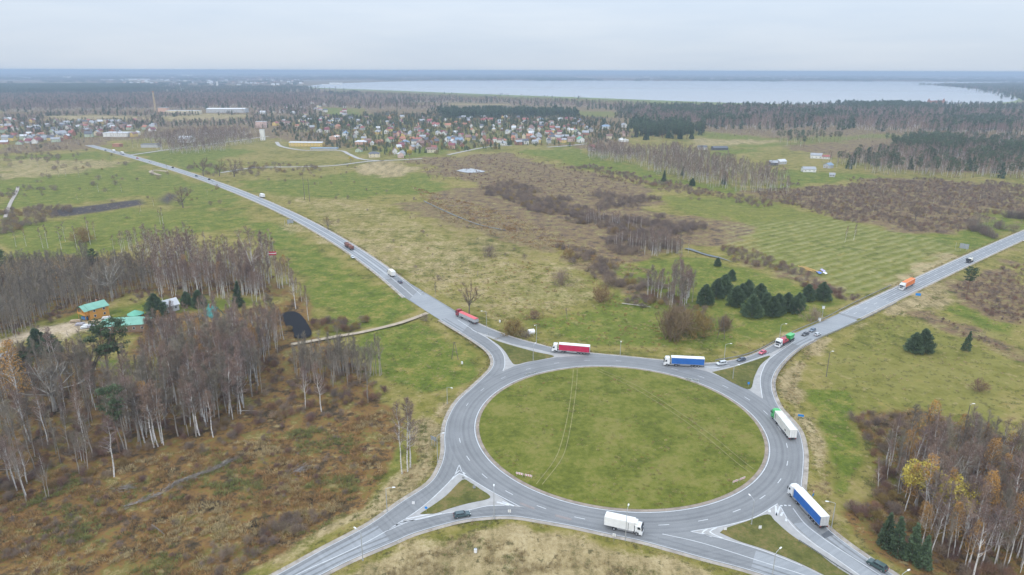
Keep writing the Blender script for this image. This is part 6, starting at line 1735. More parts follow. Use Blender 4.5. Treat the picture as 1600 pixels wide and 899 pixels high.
semi('semi_truck', (1237, 773), (1285, 826), 'white', 'blue', M_ROOFW, 'white truck with blue trailer and pale roof waiting to enter the roundabout', rear=mat('grey_doors', (.5, .5, .5), .5))
semi('semi_truck', (1210, 653), (1237, 688), 'green', 'cream', mat('dirty_roof', (.66, .63, .54), .6, var=.2, scale=.35), 'green-cabbed truck with dirty white box trailer in the roundabout', body='box')
semi('tipper_truck', (714, 493), (746, 508), 'darkred', 'grey', M_ROOFW, 'dark red truck with grey tipper trailer under a red tarpaulin', body='tipper')
semi('semi_truck', (1403, 456), (1429, 443), 'white', 'orange', TARP['orange'], 'white truck with bright orange trailer on the northeast road')

def place(name, px, py, dr):
    b = G(px, py); return empty(name, (b[0], b[1], .09), math.atan2(dr[1], dr[0]))
def road_dir(line, px, py, rev=False):
    b = G(px, py); i = int(np.argmin(np.linalg.norm(line - b, axis=1))); i = min(max(i, 1), len(line) - 2)
    d = line[i + 1] - line[i - 1]; return -d if rev else d
def box_truck(px_f, px_r, label, paint='white', boxm='white', L=10.2, name='box_truck'):
    f, r = G(*px_f), G(*px_r); d = (f - r) / np.linalg.norm(f - r); c = (f + r) / 2
    o = empty(name, (c[0], c[1], .09), math.atan2(d[1], d[0])); h = L / 2
    tractor(o, paint, h, 1.95, 2.95)
    x0, x1 = -h, h - 2.15
    bx = MB().box(x0, x1, -1.27, 1.27, 1.1, 3.75); bevelled(bx, 'cargo_box', TARP[boxm], o, .05, 1)
    bx = MB().box(x0 + .05, x1 - .05, -1.2, 1.2, 3.76, 3.8); bx.build('roof_panel', M_ROOFW, o)
    cu = MB().box(x1, x1 + .7, -1.0, 1.0, 2.6, 3.7); bevelled(cu, 'cooling_unit', M_ROOFW, o, .08, 1)
    for s in (-1, 1):
        wheel(o, -h + 2.7, s * 1.02, .5, .5)
        MB().box(x1 - 1.5, x1 - .5, s * 1.275, s * 1.30, 1.3, 3.3).build('side_door', M_FRAME, o)
        MB().box(x1 - 1.62, x1 - 1.5, s * 1.275, s * 1.31, 1.25, 3.35).build('door_jamb', M_CHAS, o)
        MB().box(-h + 3.5, h - 2.4, s * 1.1 - .04, s * 1.1 + .04, .6, 1.0).build('side_guard', M_RIM, o)
        MB().box(x0 - .03, x0 + .01, min(0, s * 1.22), max(0, s * 1.22), 1.2, 3.6).build('rear_door', M_ROOFW, o)
    MB().box(-h + .2, h - 1.6, -.5, .5, .65, 1.1).build('chassis', M_CHAS, o)
    return tag(o, label, 'truck')
box_truck((1003, 835), (946, 822), 'white refrigerated box truck at the lower side of the roundabout')
d_ = road_dir(NWM, 611, 430, True); b_ = G(611, 433); u2 = d_ / np.linalg.norm(d_)
def px_pair(px, py, line, rev, L):
    b = G(px, py); d = road_dir(line, px, py, rev); d = d / np.linalg.norm(d)
    f, r = b + d * L / 2, b - d * L / 2
    return proj(f[0], f[1], 0), proj(r[0], r[1], 0)
pf, pr = px_pair(612, 431.5, NWM, True, 8); box_truck(pf, pr, 'cream box truck on the main road seen from behind', 'cream', 'cream', 8.0)
pf, pr = px_pair(410, 309, NWM, True, 9); box_truck(pf, pr, 'white box truck on the main road beside the far meadow', 'white', 'white', 9.0)
pf, pr = px_pair(191, 241.5, NWM, True, 12); box_truck(pf, pr, 'dark blue truck on the main road at the hamlet', 'navy', 'grey', 12.0)
pf, pr = px_pair(178, 238, NWM, True, 8); box_truck(pf, pr, 'white truck in front of the dark one at the hamlet', 'white', 'white', 8.0)
# timber truck
f_, r_2 = px_pair(546, 388.5, NWM, True, 14)
f, r = G(*f_), G(*r_2); d = (f - r) / np.linalg.norm(f - r); c = (f + r) / 2
o = empty('timber_truck', (c[0], c[1], .09), math.atan2(d[1], d[0]))
tractor(o, 'brown', 7.0, 2.0, 3.2)
MB().box(-7, 5, -.5, .5, .75, 1.15).build('chassis', M_CHAS, o)
M_LOG = mat('logs', (.22, .10, .075), .9, var=.3, scale=.8)
for x0, x1 in ((.2, 4.6), (-6.8, -1.2)):
    for j in range(5):
        for k in range(4):
            y = -1.0 + .5 * j + (.25 if k % 2 else 0) * (j < 4)
            MB().tube([(x0 + .15 * math.sin(j * 3 + k), y, 1.45 + .45 * k), (x1 + .15 * math.cos(j * 2 + k), y, 1.45 + .45 * k)], .24, 7).build('log', M_LOG, o)
    for xx in (x0 + .7, x1 - .7):
        for s in (-1, 1): MB().tube([(xx, s * 1.27, 1.1), (xx, s * 1.27, 3.4)], .07, 5).build('stake', M_CHAS, o)
for s in (-1, 1):
    for xx in (3.2, 1.9, -2.5, -5.0): wheel(o, xx, s * 1.02, .5, .45)
tag(o, 'brown timber truck with trailer loaded with logs on the main road', 'truck')
# hook-lift truck with red cab-chassis load and green skip
f, r = G(1213, 544), G(1239, 530.5); d = (f - r) / np.linalg.norm(f - r); c = (f + r) / 2
o = empty('recovery_truck', (c[0], c[1], .09), math.atan2(d[1], d[0]))
tractor(o, 'white', 7.2, 2.3, 3.75)
MB().box(-7.2, 5, -1.1, 1.1, .85, 1.1).build('load_bed', M_CHAS, o)
for s in (-1, 1):
    for xx in (2.6, -3.6, -4.9, -6.1): wheel(o, xx, s * 1.02, .5, .4)
rt_ = MB(); rt_.prism([(3.6, 1.15), (3.9, 1.9), (3.4, 2.4), (2.6, 3.1), (.6, 3.1), (.2, 2.2), (-1.2, 2.1), (-1.3, 1.15)], -1.05, 1.05); bevelled(rt_, 'red_machine', PAINT['red'], o, .08)
MB().box(1.0, 2.4, -1.07, 1.07, 2.3, 2.9).build('machine_window', M_GLZ, o)
MB().tube([(-1.2, 0, 2.0), (-.2, 0, 3.4), (1.8, 0, 3.6)], .16, 6).build('machine_arm', PAINT['red'], o)
sk = MB(); sk.v += [(-2.2, -1.2, 3.4), (-6.6, -1.2, 3.4), (-6.6, 1.2, 3.4), (-2.2, 1.2, 3.4), (-2.9, -1.0, 1.3), (-5.9, -1.0, 1.3), (-5.9, 1.0, 1.3), (-2.9, 1.0, 1.3)]
sk.f += [(0, 1, 2, 3), (4, 7, 6, 5), (0, 4, 5, 1), (1, 5, 6, 2), (2, 6, 7, 3), (3, 7, 4, 0)]; sk.m += [0] * 6
bevelled(sk, 'green_container', PAINT['green'], o, .08)
for k in range(4):
    for s in (-1, 1): MB().box(-3.2 - k * .9, -3.1 - k * .9, s * 1.16 - .06, s * 1.16 + .06, 2.2, 3.4).build('container_rib', PAINT['green'], o)
tag(o, 'white lorry carrying a red machine and a green container', 'truck')

CARP = {  # side outline (x, z): lower body, then greenhouse
 'hatch': ([(2.0, .35), (2.05, .62), (1.9, .82), (.95, .98), (-1.95, 1.0), (-2.02, .6), (-1.98, .35)], [(1.0, .96), (.35, 1.42), (-1.35, 1.46), (-1.95, .98)], 1.76),
 'estate': ([(2.3, .35), (2.35, .62), (2.2, .82), (1.05, .98), (-2.3, 1.0), (-2.38, .6), (-2.33, .35)], [(1.05, .96), (.35, 1.42), (-1.75, 1.45), (-2.28, .98)], 1.8),
 'sedan': ([(2.25, .35), (2.3, .6), (2.15, .8), (1.0, .95), (-1.6, .97), (-2.25, .95), (-2.32, .6), (-2.28, .35)], [(1.0, .94), (.3, 1.38), (-.95, 1.40), (-1.65, .97)], 1.8),
 'suv': ([(2.3, .42), (2.35, .8), (2.2, 1.02), (1.1, 1.15), (-2.3, 1.17), (-2.36, .7), (-2.3, .42)], [(1.1, 1.12), (.5, 1.70), (-1.8, 1.74), (-2.28, 1.14)], 1.9),
 'mpv': ([(2.15, .38), (2.2, .7), (2.05, .92), (1.3, 1.08), (-2.15, 1.1), (-2.2, .65), (-2.15, .38)], [(1.32, 1.06), (.55, 1.72), (-2.0, 1.78), (-2.12, 1.08)], 1.8)}
_cars = {}
def car_meshes(kind, paint):
    if (kind, paint) in _cars: return _cars[(kind, paint)]
    low, top, W = CARP[kind]; w = W / 2
    b = MB(); b.prism(low, -w, w)
    n = len(b.v); ins = .17
    gt = [(x, w - .06 if i in (0, 3) else w - ins - .06, z) for i, (x, z) in enumerate(top)]
    b.v += [(x, -y, z) for x, y, z in gt] + [(x, y, z) for x, y, z in gt]
    for i, j in ((0, 1), (1, 2), (2, 3)): b.f.append((n + i, n + j, n + 4 + j, n + 4 + i)); b.m.append(0)
    b.f += [(n, n + 3, n + 2, n + 1), (n + 4, n + 5, n + 6, n + 7)]; b.m += [0, 0]
    bm = bmesh.new(); me = b.mesh('car_body', PAINT[paint]); bm.from_mesh(me)
    bmesh.ops.recalc_face_normals(bm, faces=bm.faces); bmesh.ops.bevel(bm, geom=list(bm.edges), offset=.07, segments=2, affect='EDGES', profile=.6, clamp_overlap=True); bm.to_mesh(me); bm.free()
    T0, T1, T2_, T3 = [Vector((x, 0, z)) for x, z in top]
    def quad(a, b_, ya, yb, f0=.12, f1=.86, off=(0, 0, .02)):
        p, q = a.lerp(b_, f0), a.lerp(b_, f1); m = MB(); o_ = Vector(off)
        m.face([tuple(p + Vector((0, -ya, 0)) + o_), tuple(p + Vector((0, ya, 0)) + o_), tuple(q + Vector((0, yb, 0)) + o_), tuple(q + Vector((0, -yb, 0)) + o_)]); return m.mesh('glass', M_GLZ)
    ws = quad(T0, T1, w - .16, w - .30, off=(.02, 0, .025)); rw = quad(T3, T2_, w - .16, w - .30, off=(-.03, 0, .02))
    sides = []
    for s in (-1, 1):
        m = MB(); lo, hi = .25, .85
        def pt(x, z):
            f = (z - T0.z) / (T1.z - T0.z); return (x, s * (w - .06 - ins * f + .012), z)
        zl, zh = T0.z + .1, T1.z - .08
        xm = (T1.x + T2_.x) / 2
        for xa, xb, xc, xd in ((T0.x - .35, xm + .05, xm + .05, T1.x - .05), (xm - .08, T3.x + .35, T2_.x + .1, xm - .08)):
            m.face([pt(xa, zl), pt(xb, zl), pt(xc, zh), pt(xd, zh)])
        sides.append(m.mesh('glass', M_GLZ))
    hl = MB().box(low[0][0] - .06, low[1][0] + .02, -.2, .2, low[1][1] - .02, low[1][1] + .14).mesh('headlight', M_LAMP)
    tl = MB().box(-.05, .03, -.17, .17, -.1, .12).mesh('tail_light', M_TAIL)
    bp = MB().box(low[-1][0] - .03, low[0][0] + .05, -w + .04, w - .04, .28, .42).mesh('sill', M_CHAS)
    _cars[(kind, paint)] = (me, ws, rw, sides, hl, tl, bp, low, W)
    return _cars[(kind, paint)]
def car(px, py, dr, kind, paint, label, name='car'):
    o = place(name, px, py, dr)
    me, ws, rw, sides, hl, tl, bp, low, W = car_meshes(kind, paint)
    for nm, m in (('body', me), ('windscreen', ws), ('rear_window', rw), ('side_window', sides[0]), ('side_window', sides[1]), ('sill', bp)): link(bpy.data.objects.new(nm, m), o)
    for s in (-1, 1):
        q = link(bpy.data.objects.new('headlight', hl), o); q.location.y = s * (W / 2 - .3)
        q = link(bpy.data.objects.new('tail_light', tl), o); q.location = (low[-2][0], s * (W / 2 - .25), low[-2][1] + .2)
        for xx in (low[0][0] - .75, low[-1][0] + .78): wheel(o, xx, s * (W / 2 - .1), .33 if kind != 'suv' else .38, .22)
    return tag(o, label, 'car')
pd_ = lambda a, b: G(*b) - G(*a)
car(722, 807, pd_((712, 809), (735, 805)), 'estate', 'teal', 'dark blue-green estate car entering the roundabout past the lower grass triangle')
car(1370, 887, pd_((1384, 894), (1358, 879)), 'suv', 'dgreen', 'dark green off-road car on the southeast road behind the blue truck')
car(1127, 570.5, pd_((1145, 566), (1110, 571)), 'mpv', 'silver', 'silver van-like car behind the blue truck')
car(1158, 564, pd_((1172, 559), (1144, 566.5)), 'hatch', 'navy', 'dark car between the silver and the red one')
car(1191, 553, pd_((1203, 547), (1179, 558)), 'hatch', 'rose', 'small red car in front of the lorry with green container')
car(1258, 524, road_dir(NEM, 1258, 524), 'sedan', 'black', 'black car behind the lorry with green container')
car(1269, 518, road_dir(NEM, 1269, 518), 'hatch', 'slate', 'blue-grey car last in the queue at the northeast road')
car(1277, 524.5, road_dir(NEM, 1277, 524, True), 'hatch', 'silver', 'silver car driving away on the northeast road')
car(1600, 377, road_dir(NEM, 1600, 376, True), 'hatch', 'white', 'white car at the picture edge on the northeast road')
car(551, 403.5, road_dir(NWM, 551, 403), 'hatch', 'silver', 'silver car driving towards the roundabout beside the timber truck')
car(625, 442, road_dir(NWM, 625, 442, True), 'sedan', 'navy', 'dark car following the cream box truck')
for px, py, pt_, rv, lb in [(333, 284, 'silver', False, 'pale car nearer the meadow on the far main road'), (327, 281.5, 'black', True, 'dark car opposite the pale one on the far main road'), (307, 276, 'navy', False, 'dark car alone on the far main road'), (270, 263, 'black', True, 'dark car above the sand layby'), (215, 248.5, 'red', False, 'red car near the road junction'), (234, 253.5, 'white', True, 'white car past the road junction'), (165, 236, 'navy', False, 'dark car among trucks at the hamlet')]:
    car(px, py, road_dir(NWM, px, py, rv), 'mpv', pt_, lb)
# small dark flatbed with a pale machine on its back
o = place('flatbed_truck', 1515, 410, road_dir(NEM, 1515, 410))
tractor(o, 'black', 3.6, 1.9, 2.5)
MB().box(-3.6, 1.7, -1.15, 1.15, .8, 1.0).build('load_bed', M_CHAS, o)
q_ = MB(); q_.prism([(1.2, 1.05), (1.3, 2.0), (.4, 2.7), (-1.6, 2.6), (-2.4, 1.9), (-2.4, 1.05)], -.95, .95); bevelled(q_, 'pale_machine', PAINT['cream'], o, .1)
MB().tube([(-2.0, .2, 2.0), (-3.2, .2, 2.9), (-4.3, .2, 2.4)], .14, 6).build('machine_arm', PAINT['cream'], o)
for s in (-1, 1): wheel(o, -2.2, s * 1.0, .45, .4)
tag(o, 'small dark flatbed truck carrying a pale machine', 'truck')

# ================================================================== street furniture
M_GALV = mat('galvanised_steel', (.46, .47, .48), .5, .4, var=.08)
M_LENS = mat('lamp_lens', (.78, .79, .80), .35, var=.04)
M_WOODP = mat('weathered_pole', (.15, .125, .10), .9, var=.2)
M_SIGNB = mat('sign_back', (.36, .38, .40), .6, .3, var=.08)
M_BLUE = mat('sign_blue', (.015, .22, .62), .5, var=.05)
M_SWHITE = mat('sign_white', (.75, .75, .75), .5, var=.05)
M_SRED = mat('sign_red', (.55, .03, .03), .5, var=.05)
M_RAIL = mat('guard_rail', (.30, .30, .31), .55, .4, var=.15, scale=.8)
def lamp(base, ytop, dirpx, label, arm=1.9, wood_=False):
    b = G(*base); h = min(height_at(base, ytop), 11.5)
    d = G(base[0] + dirpx[0], base[1] + dirpx[1]) - b; d = d / (np.linalg.norm(d) + 1e-9)
    o = empty('street_lamp', (b[0], b[1], -.2), math.atan2(d[1], d[0]))
    m_ = M_WOODP if wood_ else M_GALV
    MB().tube([(0, 0, 0), (0, 0, h * .5), (0, 0, h)], [.12, .10, .075] if not wood_ else [.17, .15, .12], 8).build('pole', m_, o)
    MB().tube([(0, 0, h - .3), (.15, 0, h + .1), (arm * .5, 0, h + .35), (arm, 0, h + .42)], .05, 6).build('arm', M_GALV, o)
    hd = MB().box(arm - .1, arm + .75, -.17, .17, h + .36, h + .56); bevelled(hd, 'lamp_head', M_LENS, o, .05, 1)
    MB().box(-.15, .15, -.15, .15, 0, .5).build('base', m_, o)
    tag(o, label, 'street lamp')
for a in [((605, 800), 763, (12, 0), 'street lamp above the southwest road, alone on the brown verge'),
          ((567, 876), 832, (-6, -4), 'street lamp at the lower side of the southwest road'),
          ((772, 811), 767, (0, -8), 'street lamp beside the lower grass triangle'),
          ((977, 845), 798, (2, -8), 'street lamp standing in front of the white box truck'),
          ((1174, 820), 782, (-6, -6), 'street lamp on the lower right grass triangle'),
          ((1206, 906), 864, (8, -7), 'street lamp beside the southeast exit road'),
          ((1299, 825), 786, (-12, -1), 'street lamp right of the blue truck waiting to enter'),
          ((1401, 938), 897, (8, -4), 'street lamp at the lower edge beside the dark green car'),
          ((1218, 528), 507, (10, 0), 'street lamp above the lorry with green container'),
          ((1131, 566), 538, (8, 0), 'street lamp above the silver van-like car'),
          ((1145, 592), 568, (4, 2), 'street lamp on the upper right grass triangle'),
          ((969, 556), 532, (0, 6), 'street lamp above the roundabout between the two curtain trucks'),
          ((838, 536), 507, (-4, 4), 'street lamp beside the white water tank'),
          ((833, 564), 540, (4, -4), 'street lamp on the upper left grass triangle'),
          ((760, 512), 487, (-8, 0), 'street lamp behind the red tipper truck'),
          ((699, 631), 605, (6, 2), 'street lamp left of the bend on the dry verge'),
          ((684, 723), 681, (12, -4), 'street lamp arching over the left side of the roundabout')]:
    lamp(*a)
lamp((1291, 588), 550, (4, 0), 'dark wooden lamp pole in the field beside the bend', .8, True)
lamp((1508, 668), 632, (3, 0), 'dark wooden lamp pole rising behind the right wood', .8, True)
def aframe(b1, b2, ytop, label):
    g1, g2 = G(*b1), G(*b2); m = (g1 + g2) / 2; h = height_at(((b1[0] + b2[0]) / 2, (b1[1] + b2[1]) / 2), ytop)
    o = empty('pole_frame', (m[0], m[1], -.2))
    for g in (g1, g2): MB().tube([(g[0] - m[0], g[1] - m[1], 0), ((g[0] - m[0]) * .08, (g[1] - m[1]) * .08, h)], [.16, .11], 7).build('leg', M_WOODP, o)
    MB().tube([((g1[0] - m[0]) * .55, (g1[1] - m[1]) * .55, h * .45), ((g2[0] - m[0]) * .55, (g2[1] - m[1]) * .55, h * .45)], .08, 6).build('brace', M_WOODP, o)
    MB().tube([(-.8, 0, h - .15), (.8, 0, h - .15)], .07, 6).build('cross_arm', M_WOODP, o)
    tag(o, label, 'utility pole')
aframe((705.5, 560.5), (716, 561.5), 534, 'wooden A-shaped utility pole on the meadow left of the bend')
aframe((1121, 528), (1132, 529), 494, 'wooden A-shaped utility pole before the brown bushes')
for i, (b1, b2, yt) in enumerate([((476, 312), (484, 315), 262)]):
    g1, g2 = G(*b1), G(*b2); h = 22.
    o = empty('twin_pole_pylon', (g1[0], g1[1], -.2)); q = g2 - g1
    for p in ((0, 0), tuple(q)): MB().tube([(p[0], p[1], 0), (p[0], p[1], h)], [.28, .18], 7).build('pole', M_WOODP, o)
    e = q / np.linalg.norm(q); MB().tube([(-e[0] * 2.5, -e[1] * 2.5, h - 2), (q[0] + e[0] * 2.5, q[1] + e[1] * 2.5, h - 2)], .15, 6).build('cross_arm', M_WOODP, o)
    tag(o, 'twin-pole wooden pylon on the meadow above the main road', 'pylon')
def signboard(px, py, w, h, z0, facing, m_, label, posts=2, name='road_sign', back=None, panels=1):
    b = G(px, py); o = empty(name, (b[0], b[1], -.1), math.atan2(facing[1], facing[0]))
    for k in range(posts):
        y = 0 if posts == 1 else -w / 2 * .6 + w * .6 * k
        MB().tube([(0, y, 0), (0, y, z0 + h)], .06, 6).build('post', M_GALV, o)
    for k in range(panels):
        y0 = -w / 2 + w * k / panels; y1 = -w / 2 + w * (k + 1) / panels - (.12 if panels > 1 else 0)
        p = MB().box(.07, .11, y0, y1, z0, z0 + h).build('panel', m_, o)
        MB().box(.055, .068, y0 + .03, y1 - .03, z0 + .03, z0 + h - .03).build('panel_back', back or M_SIGNB, p)
    return tag(o, label, 'road sign')
nwd = -(NWM[40] - NWM[35]); ned = NEM[10] - NEM[20]
signboard(454, 352, 5.2, 3.2, 1.6, -nwd * -1, M_BLUE, 'large pale-backed direction sign beside the main road', 3, panels=2)
signboard(1505, 392, 5.6, 3.4, 1.6, (NEM[20] - NEM[10]) * -1, M_BLUE, 'large grey-backed direction sign beside the northeast road', 3, panels=2)
signboard(1434, 464, 2.6, 1.4, .8, (-.3, -1), M_BLUE, 'blue direction sign on the verge of the northeast road')
def arrow_mark(o, m):
    a = MB(); a.face([(.12, -.45, 1.35), (.12, .1, 1.35), (.12, .1, 1.55), (.12, -.45, 1.55)]); a.face([(.12, .1, 1.15), (.12, .5, 1.45), (.12, .1, 1.75)]); a.build('arrow', m, o)
sg = signboard(1251, 652, 2.0, .8, .4, (-.3, -1), M_BLUE, 'blue direction sign on the dry verge right of the green-cabbed truck')
signboard(677, 697, 2.2, 1.3, 2.2, (.6, .8), M_BLUE, 'grey-backed sign beside the lamp left of the roundabout')
# give-way and roundabout sign on one post
b = G(1269, 781); o = empty('give_way_sign', (b[0], b[1], -.1), math.atan2(-.8, .55))
MB().tube([(0, 0, 0), (0, 0, 3.2)], .06, 6).build('post', M_GALV, o)
tri = lambda r, z, x: [(x, r * math.sin(t), z + r * math.cos(t)) for t in (math.pi, math.pi / 3, -math.pi / 3)]
m = MB(); m.face(tri(.62, 2.9, .08)); m.build('red_triangle', M_SRED, o); m = MB(); m.face(tri(.4, 2.9, .10)); m.build('white_triangle', M_SWHITE, o)
m = MB(); m.face([(.08, .48 * math.cos(t), 1.8 + .48 * math.sin(t)) for t in np.linspace(0, 2 * math.pi, 20, endpoint=False)]); m.build('blue_disc', M_BLUE, o)
tag(o, 'red and white give-way sign over a blue disc beside the blue truck', 'road sign')
def small_sign(px, py, shape, h, label, m_=None, facing=(0, -1)):
    b = G(px, py); o = empty('small_road_sign', (b[0], b[1], -.05), math.atan2(facing[1], facing[0]))
    MB().tube([(0, 0, 0), (0, 0, h)], .045, 6).build('post', M_GALV, o)
    m = MB()
    if shape == 'disc': m.face([(.06, .42 * math.cos(t), h - .35 + .42 * math.sin(t)) for t in np.linspace(0, 2 * math.pi, 18, endpoint=False)])
    else: m.box(.05, .08, -.4, .4, h - .9, h)
    m.build('plate', m_ or M_BLUE, o)
    tag(o, label, 'road sign')
small_sign(666, 801, 'disc', 2.0, 'small blue arrow sign at the tip of the lower left grass triangle')
small_sign(724, 751, 'disc', 1.4, 'small sign at the upper tip of the lower left grass triangle', M_SIGNB)
small_sign(741, 764, 'plate', 1.2, 'small post sign on the edge of the lower left grass triangle', M_SIGNB)
small_sign(796, 809, 'plate', 2.6, 'pale sign post beside the dark estate car lane', M_SWHITE, (0, 1))
small_sign(959, 846, 'plate', 2.4, 'pale-backed sign beside the white box truck', M_SWHITE, (.4, 1))
small_sign(1133, 829, 'plate', 1.0, 'low white arrow marker at the tip of the lower right grass triangle', M_SWHITE)
small_sign(1187, 829, 'plate', 1.6, 'oval white-backed sign on the lower right grass triangle', M_SWHITE)
small_sign(1169, 605, 'plate', 2.2, 'blue and white sign at the tip of the upper right grass triangle')
small_sign(1200, 556, 'disc', 1.8, 'small sign at the far tip of the upper right grass triangle', M_SIGNB)
small_sign(763, 526, 'disc', 1.6, 'dark bollard sign at the tip of the upper left grass triangle', M_SIGNB)
small_sign(646, 788, 'plate', 1.0, 'pale marker beside the southwest bend', M_SWHITE)
# chevron boards
def chevrons(px, py, facing, label, front=True):
    b = G(px, py, .15); o = empty('chevron_board', (b[0], b[1], .1), math.atan2(facing[1], facing[0]))
    for g0 in (-2.6, .25):
        for y in (g0 + .2, g0 + 2.0): MB().tube([(0, y, 0), (0, y, 1.3)], .05, 5).build('post', M_GALV, o)
        p = MB().box(.06, .10, g0, g0 + 2.3, .75, 1.4).build('board', M_SWHITE, o)
        MB().box(.045, .058, g0 + .02, g0 + 2.28, .77, 1.38).build('board_back', M_SIGNB, p)
        cv = MB()
        for k in range(4):
            y = g0 + .12 + .56 * k
            cv.face([(.105, y, .78), (.105, y + .22, .78), (.105, y + .38, 1.075), (.105, y + .16, 1.075)]); cv.face([(.105, y + .16, 1.075), (.105, y + .38, 1.075), (.105, y + .22, 1.37), (.105, y, 1.37)])
        cv.build('chevron', M_SRED, p)
    tag(o, label, 'road sign')
chevrons(819, 746, (-.35, -.95), 'red and white chevron board at the lower left of the round island')
chevrons(1154, 754, (.5, -.9), 'red and white chevron board at the lower right of the round island')
chevrons(830, 587, (-.5, .9), 'chevron board seen from behind at the upper left of the round island')
chevrons(1081, 597, (.4, .95), 'chevron board seen from behind at the upper right of the round island')
# guard rails
def rail(pts, label, ground=True):
    P = resample(smooth_line(GP(pts)), max(8, int(arclen(GP(pts)) / 4)))
    o = empty('guard_rail', (P[0][0], P[0][1], 0)); P = P - P[0]
    mb = MB()
    for z0, z1 in ((.5, .64), (.66, .82)):
        for i in range(len(P) - 1):
            mb.face([(*P[i], z0), (*P[i + 1], z0), (*P[i + 1], z1), (*P[i], z1)])
    L1, L2 = offset(P, -.05), offset(P, .05)
    for i in range(len(P) - 1):
        mb.face([(*L1[i], .82), (*L1[i + 1], .82), (*L2[i + 1], .82), (*L2[i], .82)]); mb.face([(*L1[i], .45), (*L1[i + 1], .45), (*L1[i + 1], .82), (*L1[i], .82)]); mb.face([(*L2[i], .45), (*L2[i + 1], .45), (*L2[i + 1], .82), (*L2[i], .82)])
    mb.build('rail', M_RAIL, o)
    pm = MB().box(-.06, .06, -.06, .06, -.2, .75).mesh('post', M_RAIL)
    for p in P: q = link(bpy.data.objects.new('post', pm), o); q.location = (p[0], p[1], 0)
    tag(o, label, 'guard rail')
rail([(1118, 564.5), (1150, 559.5), (1178, 551.5), (1205, 538), (1243, 518), (1285, 500), (1337, 473), (1392, 447)], 'long steel guard rail on the upper side of the northeast road')
rail([(1213, 620), (1210, 600), (1213, 588), (1221, 575), (1238, 557), (1256, 543.5), (1280, 530.5), (1305, 520), (1360, 495), (1400, 474.5)], 'steel guard rail following the outer side of the right bend')
rail([(1248, 847), (1276, 865), (1312, 889), (1400, 944)], 'steel guard rail on the lower right grass triangle')
# marker posts
pm_ = MB().box(-.06, .06, -.04, .04, -.1, 1.0).mesh('post', M_SWHITE); bd_ = MB().box(-.065, .065, -.045, .045, .7, .88).mesh('dark_band', M_CHAS)
for ln, sd, rg, lb, gp in ((NWM, HW_NW + 1.1, range(30, 66, 3), 'white marker post on the meadow side of the main road', 'marker posts on the meadow side of the main road'), (NWM, -HW_NW - 1.2, range(30, 66, 3), 'white marker post on the wood side of the main road', 'marker posts on the wood side of the main road'), (NEM, HW_NE + .9, range(6, 46, 5), 'white marker post on the lower side of the northeast road', 'marker posts on the lower side of the northeast road')):
    P = offset(ln, sd)
    for i in rg:
        o = link(bpy.data.objects.new('marker_post', pm_)); o.location = (P[i][0], P[i][1], 0); link(bpy.data.objects.new('dark_band', bd_), o); tag(o, lb, 'marker post', gp)
# flag
b = G(424, 436); h = height_at((424, 436), 393); o = empty('flagpole', (b[0], b[1], -.2))
MB().tube([(0, 0, 0), (0, 0, h + .3)], [.08, .05], 7).build('pole', M_SWHITE, o)
fl = [M_SRED, M_SWHITE, M_SRED]; zz = [h, h - .9, h - 1.35, h - 2.25]
for k in range(3):
    m = MB(); n = 8
    for i in range(n):
        xa, xb = .05 + 4.4 * i / n, .05 + 4.4 * (i + 1) / n; f = lambda t: .25 * math.sin(t * 1.6) * t / 3
        m.face([(xa, f(xa), zz[k + 1] + .05 * xa), (xb, f(xb), zz[k + 1] + .05 * xb), (xb, f(xb), zz[k] + .05 * xb), (xa, f(xa), zz[k] + .05 * xa)])
    m.build('flag_stripe', mat('flag_carmine', (.42, .03, .06), .8) if k != 1 else M_SWHITE, o)
tag(o, 'flagpole flying a dark red flag with a white stripe', 'flag')
# camera mast with cabinet by the northeast road
b = G(1284, 499); o = empty('camera_mast', (b[0], b[1], -.1))
h = height_at((1284, 499), 478); MB().tube([(0, 0, 0), (0, 0, h)], [.14, .1], 8).build('pole', M_GALV, o)
MB().box(-.5, .5, -.35, .35, h - 1.4, h - .4).build('camera_box', M_SWHITE, o); MB().box(-.9, .9, -.1, .1, h - .2, h).build('cross_arm', M_GALV, o)
tag(o, 'grey mast with white camera box beside the northeast road', 'mast')
b = G(1280, 502); o = empty('control_cabinet', (b[0], b[1], -.1)); q = MB().box(-.6, .6, -.4, .4, .05, 1.7); bevelled(q, 'cabinet', M_SWHITE, o, .05, 1); MB().box(-.65, .65, -.45, .45, 1.7, 1.82).build('lid', M_SIGNB, o)
tag(o, 'white control cabinet at the foot of the camera mast', 'cabinet')
# white tank on legs, small white barrels and posts
b = G(830, 524); o = empty('water_tank', (b[0], b[1], -.2), .3)
q = MB(); q.tube([(-1.6, 0, 2.0), (-1.4, 0, 2.0), (1.4, 0, 2.0), (1.6, 0, 2.0)], [.9, 1.2, 1.2, .9], 14); q.build('tank', M_SWHITE, o)
for sx in (-1, 1):
    for sy in (-.8, .8): MB().tube([(sx, sy, 0), (sx, sy, 1.4)], .09, 5).build('leg', M_GALV, o)
tag(o, 'white tank on legs among bushes above the upper left grass triangle', 'tank')
for px, py, lb in ((781, 503, 'white barrel on the meadow behind the street lamp'), (722, 568, 'white barrel on the meadow below the A-shaped pole'), (743, 862, 'white stone-like drum on the dry grass beside the lower road')):
    b = G(px, py); o = empty('white_barrel', (b[0], b[1], -.25)); MB().tube([(0, 0, 0), (0, 0, .1), (0, 0, 1.0), (0, 0, 1.1)], [.38, .42, .42, .36], 12).build('drum', M_SWHITE, o); MB().tube([(0, 0, 1.08), (0, 0, 1.16)], .3, 12).build('lid', M_SIGNB, o); tag(o, lb, 'barrel')
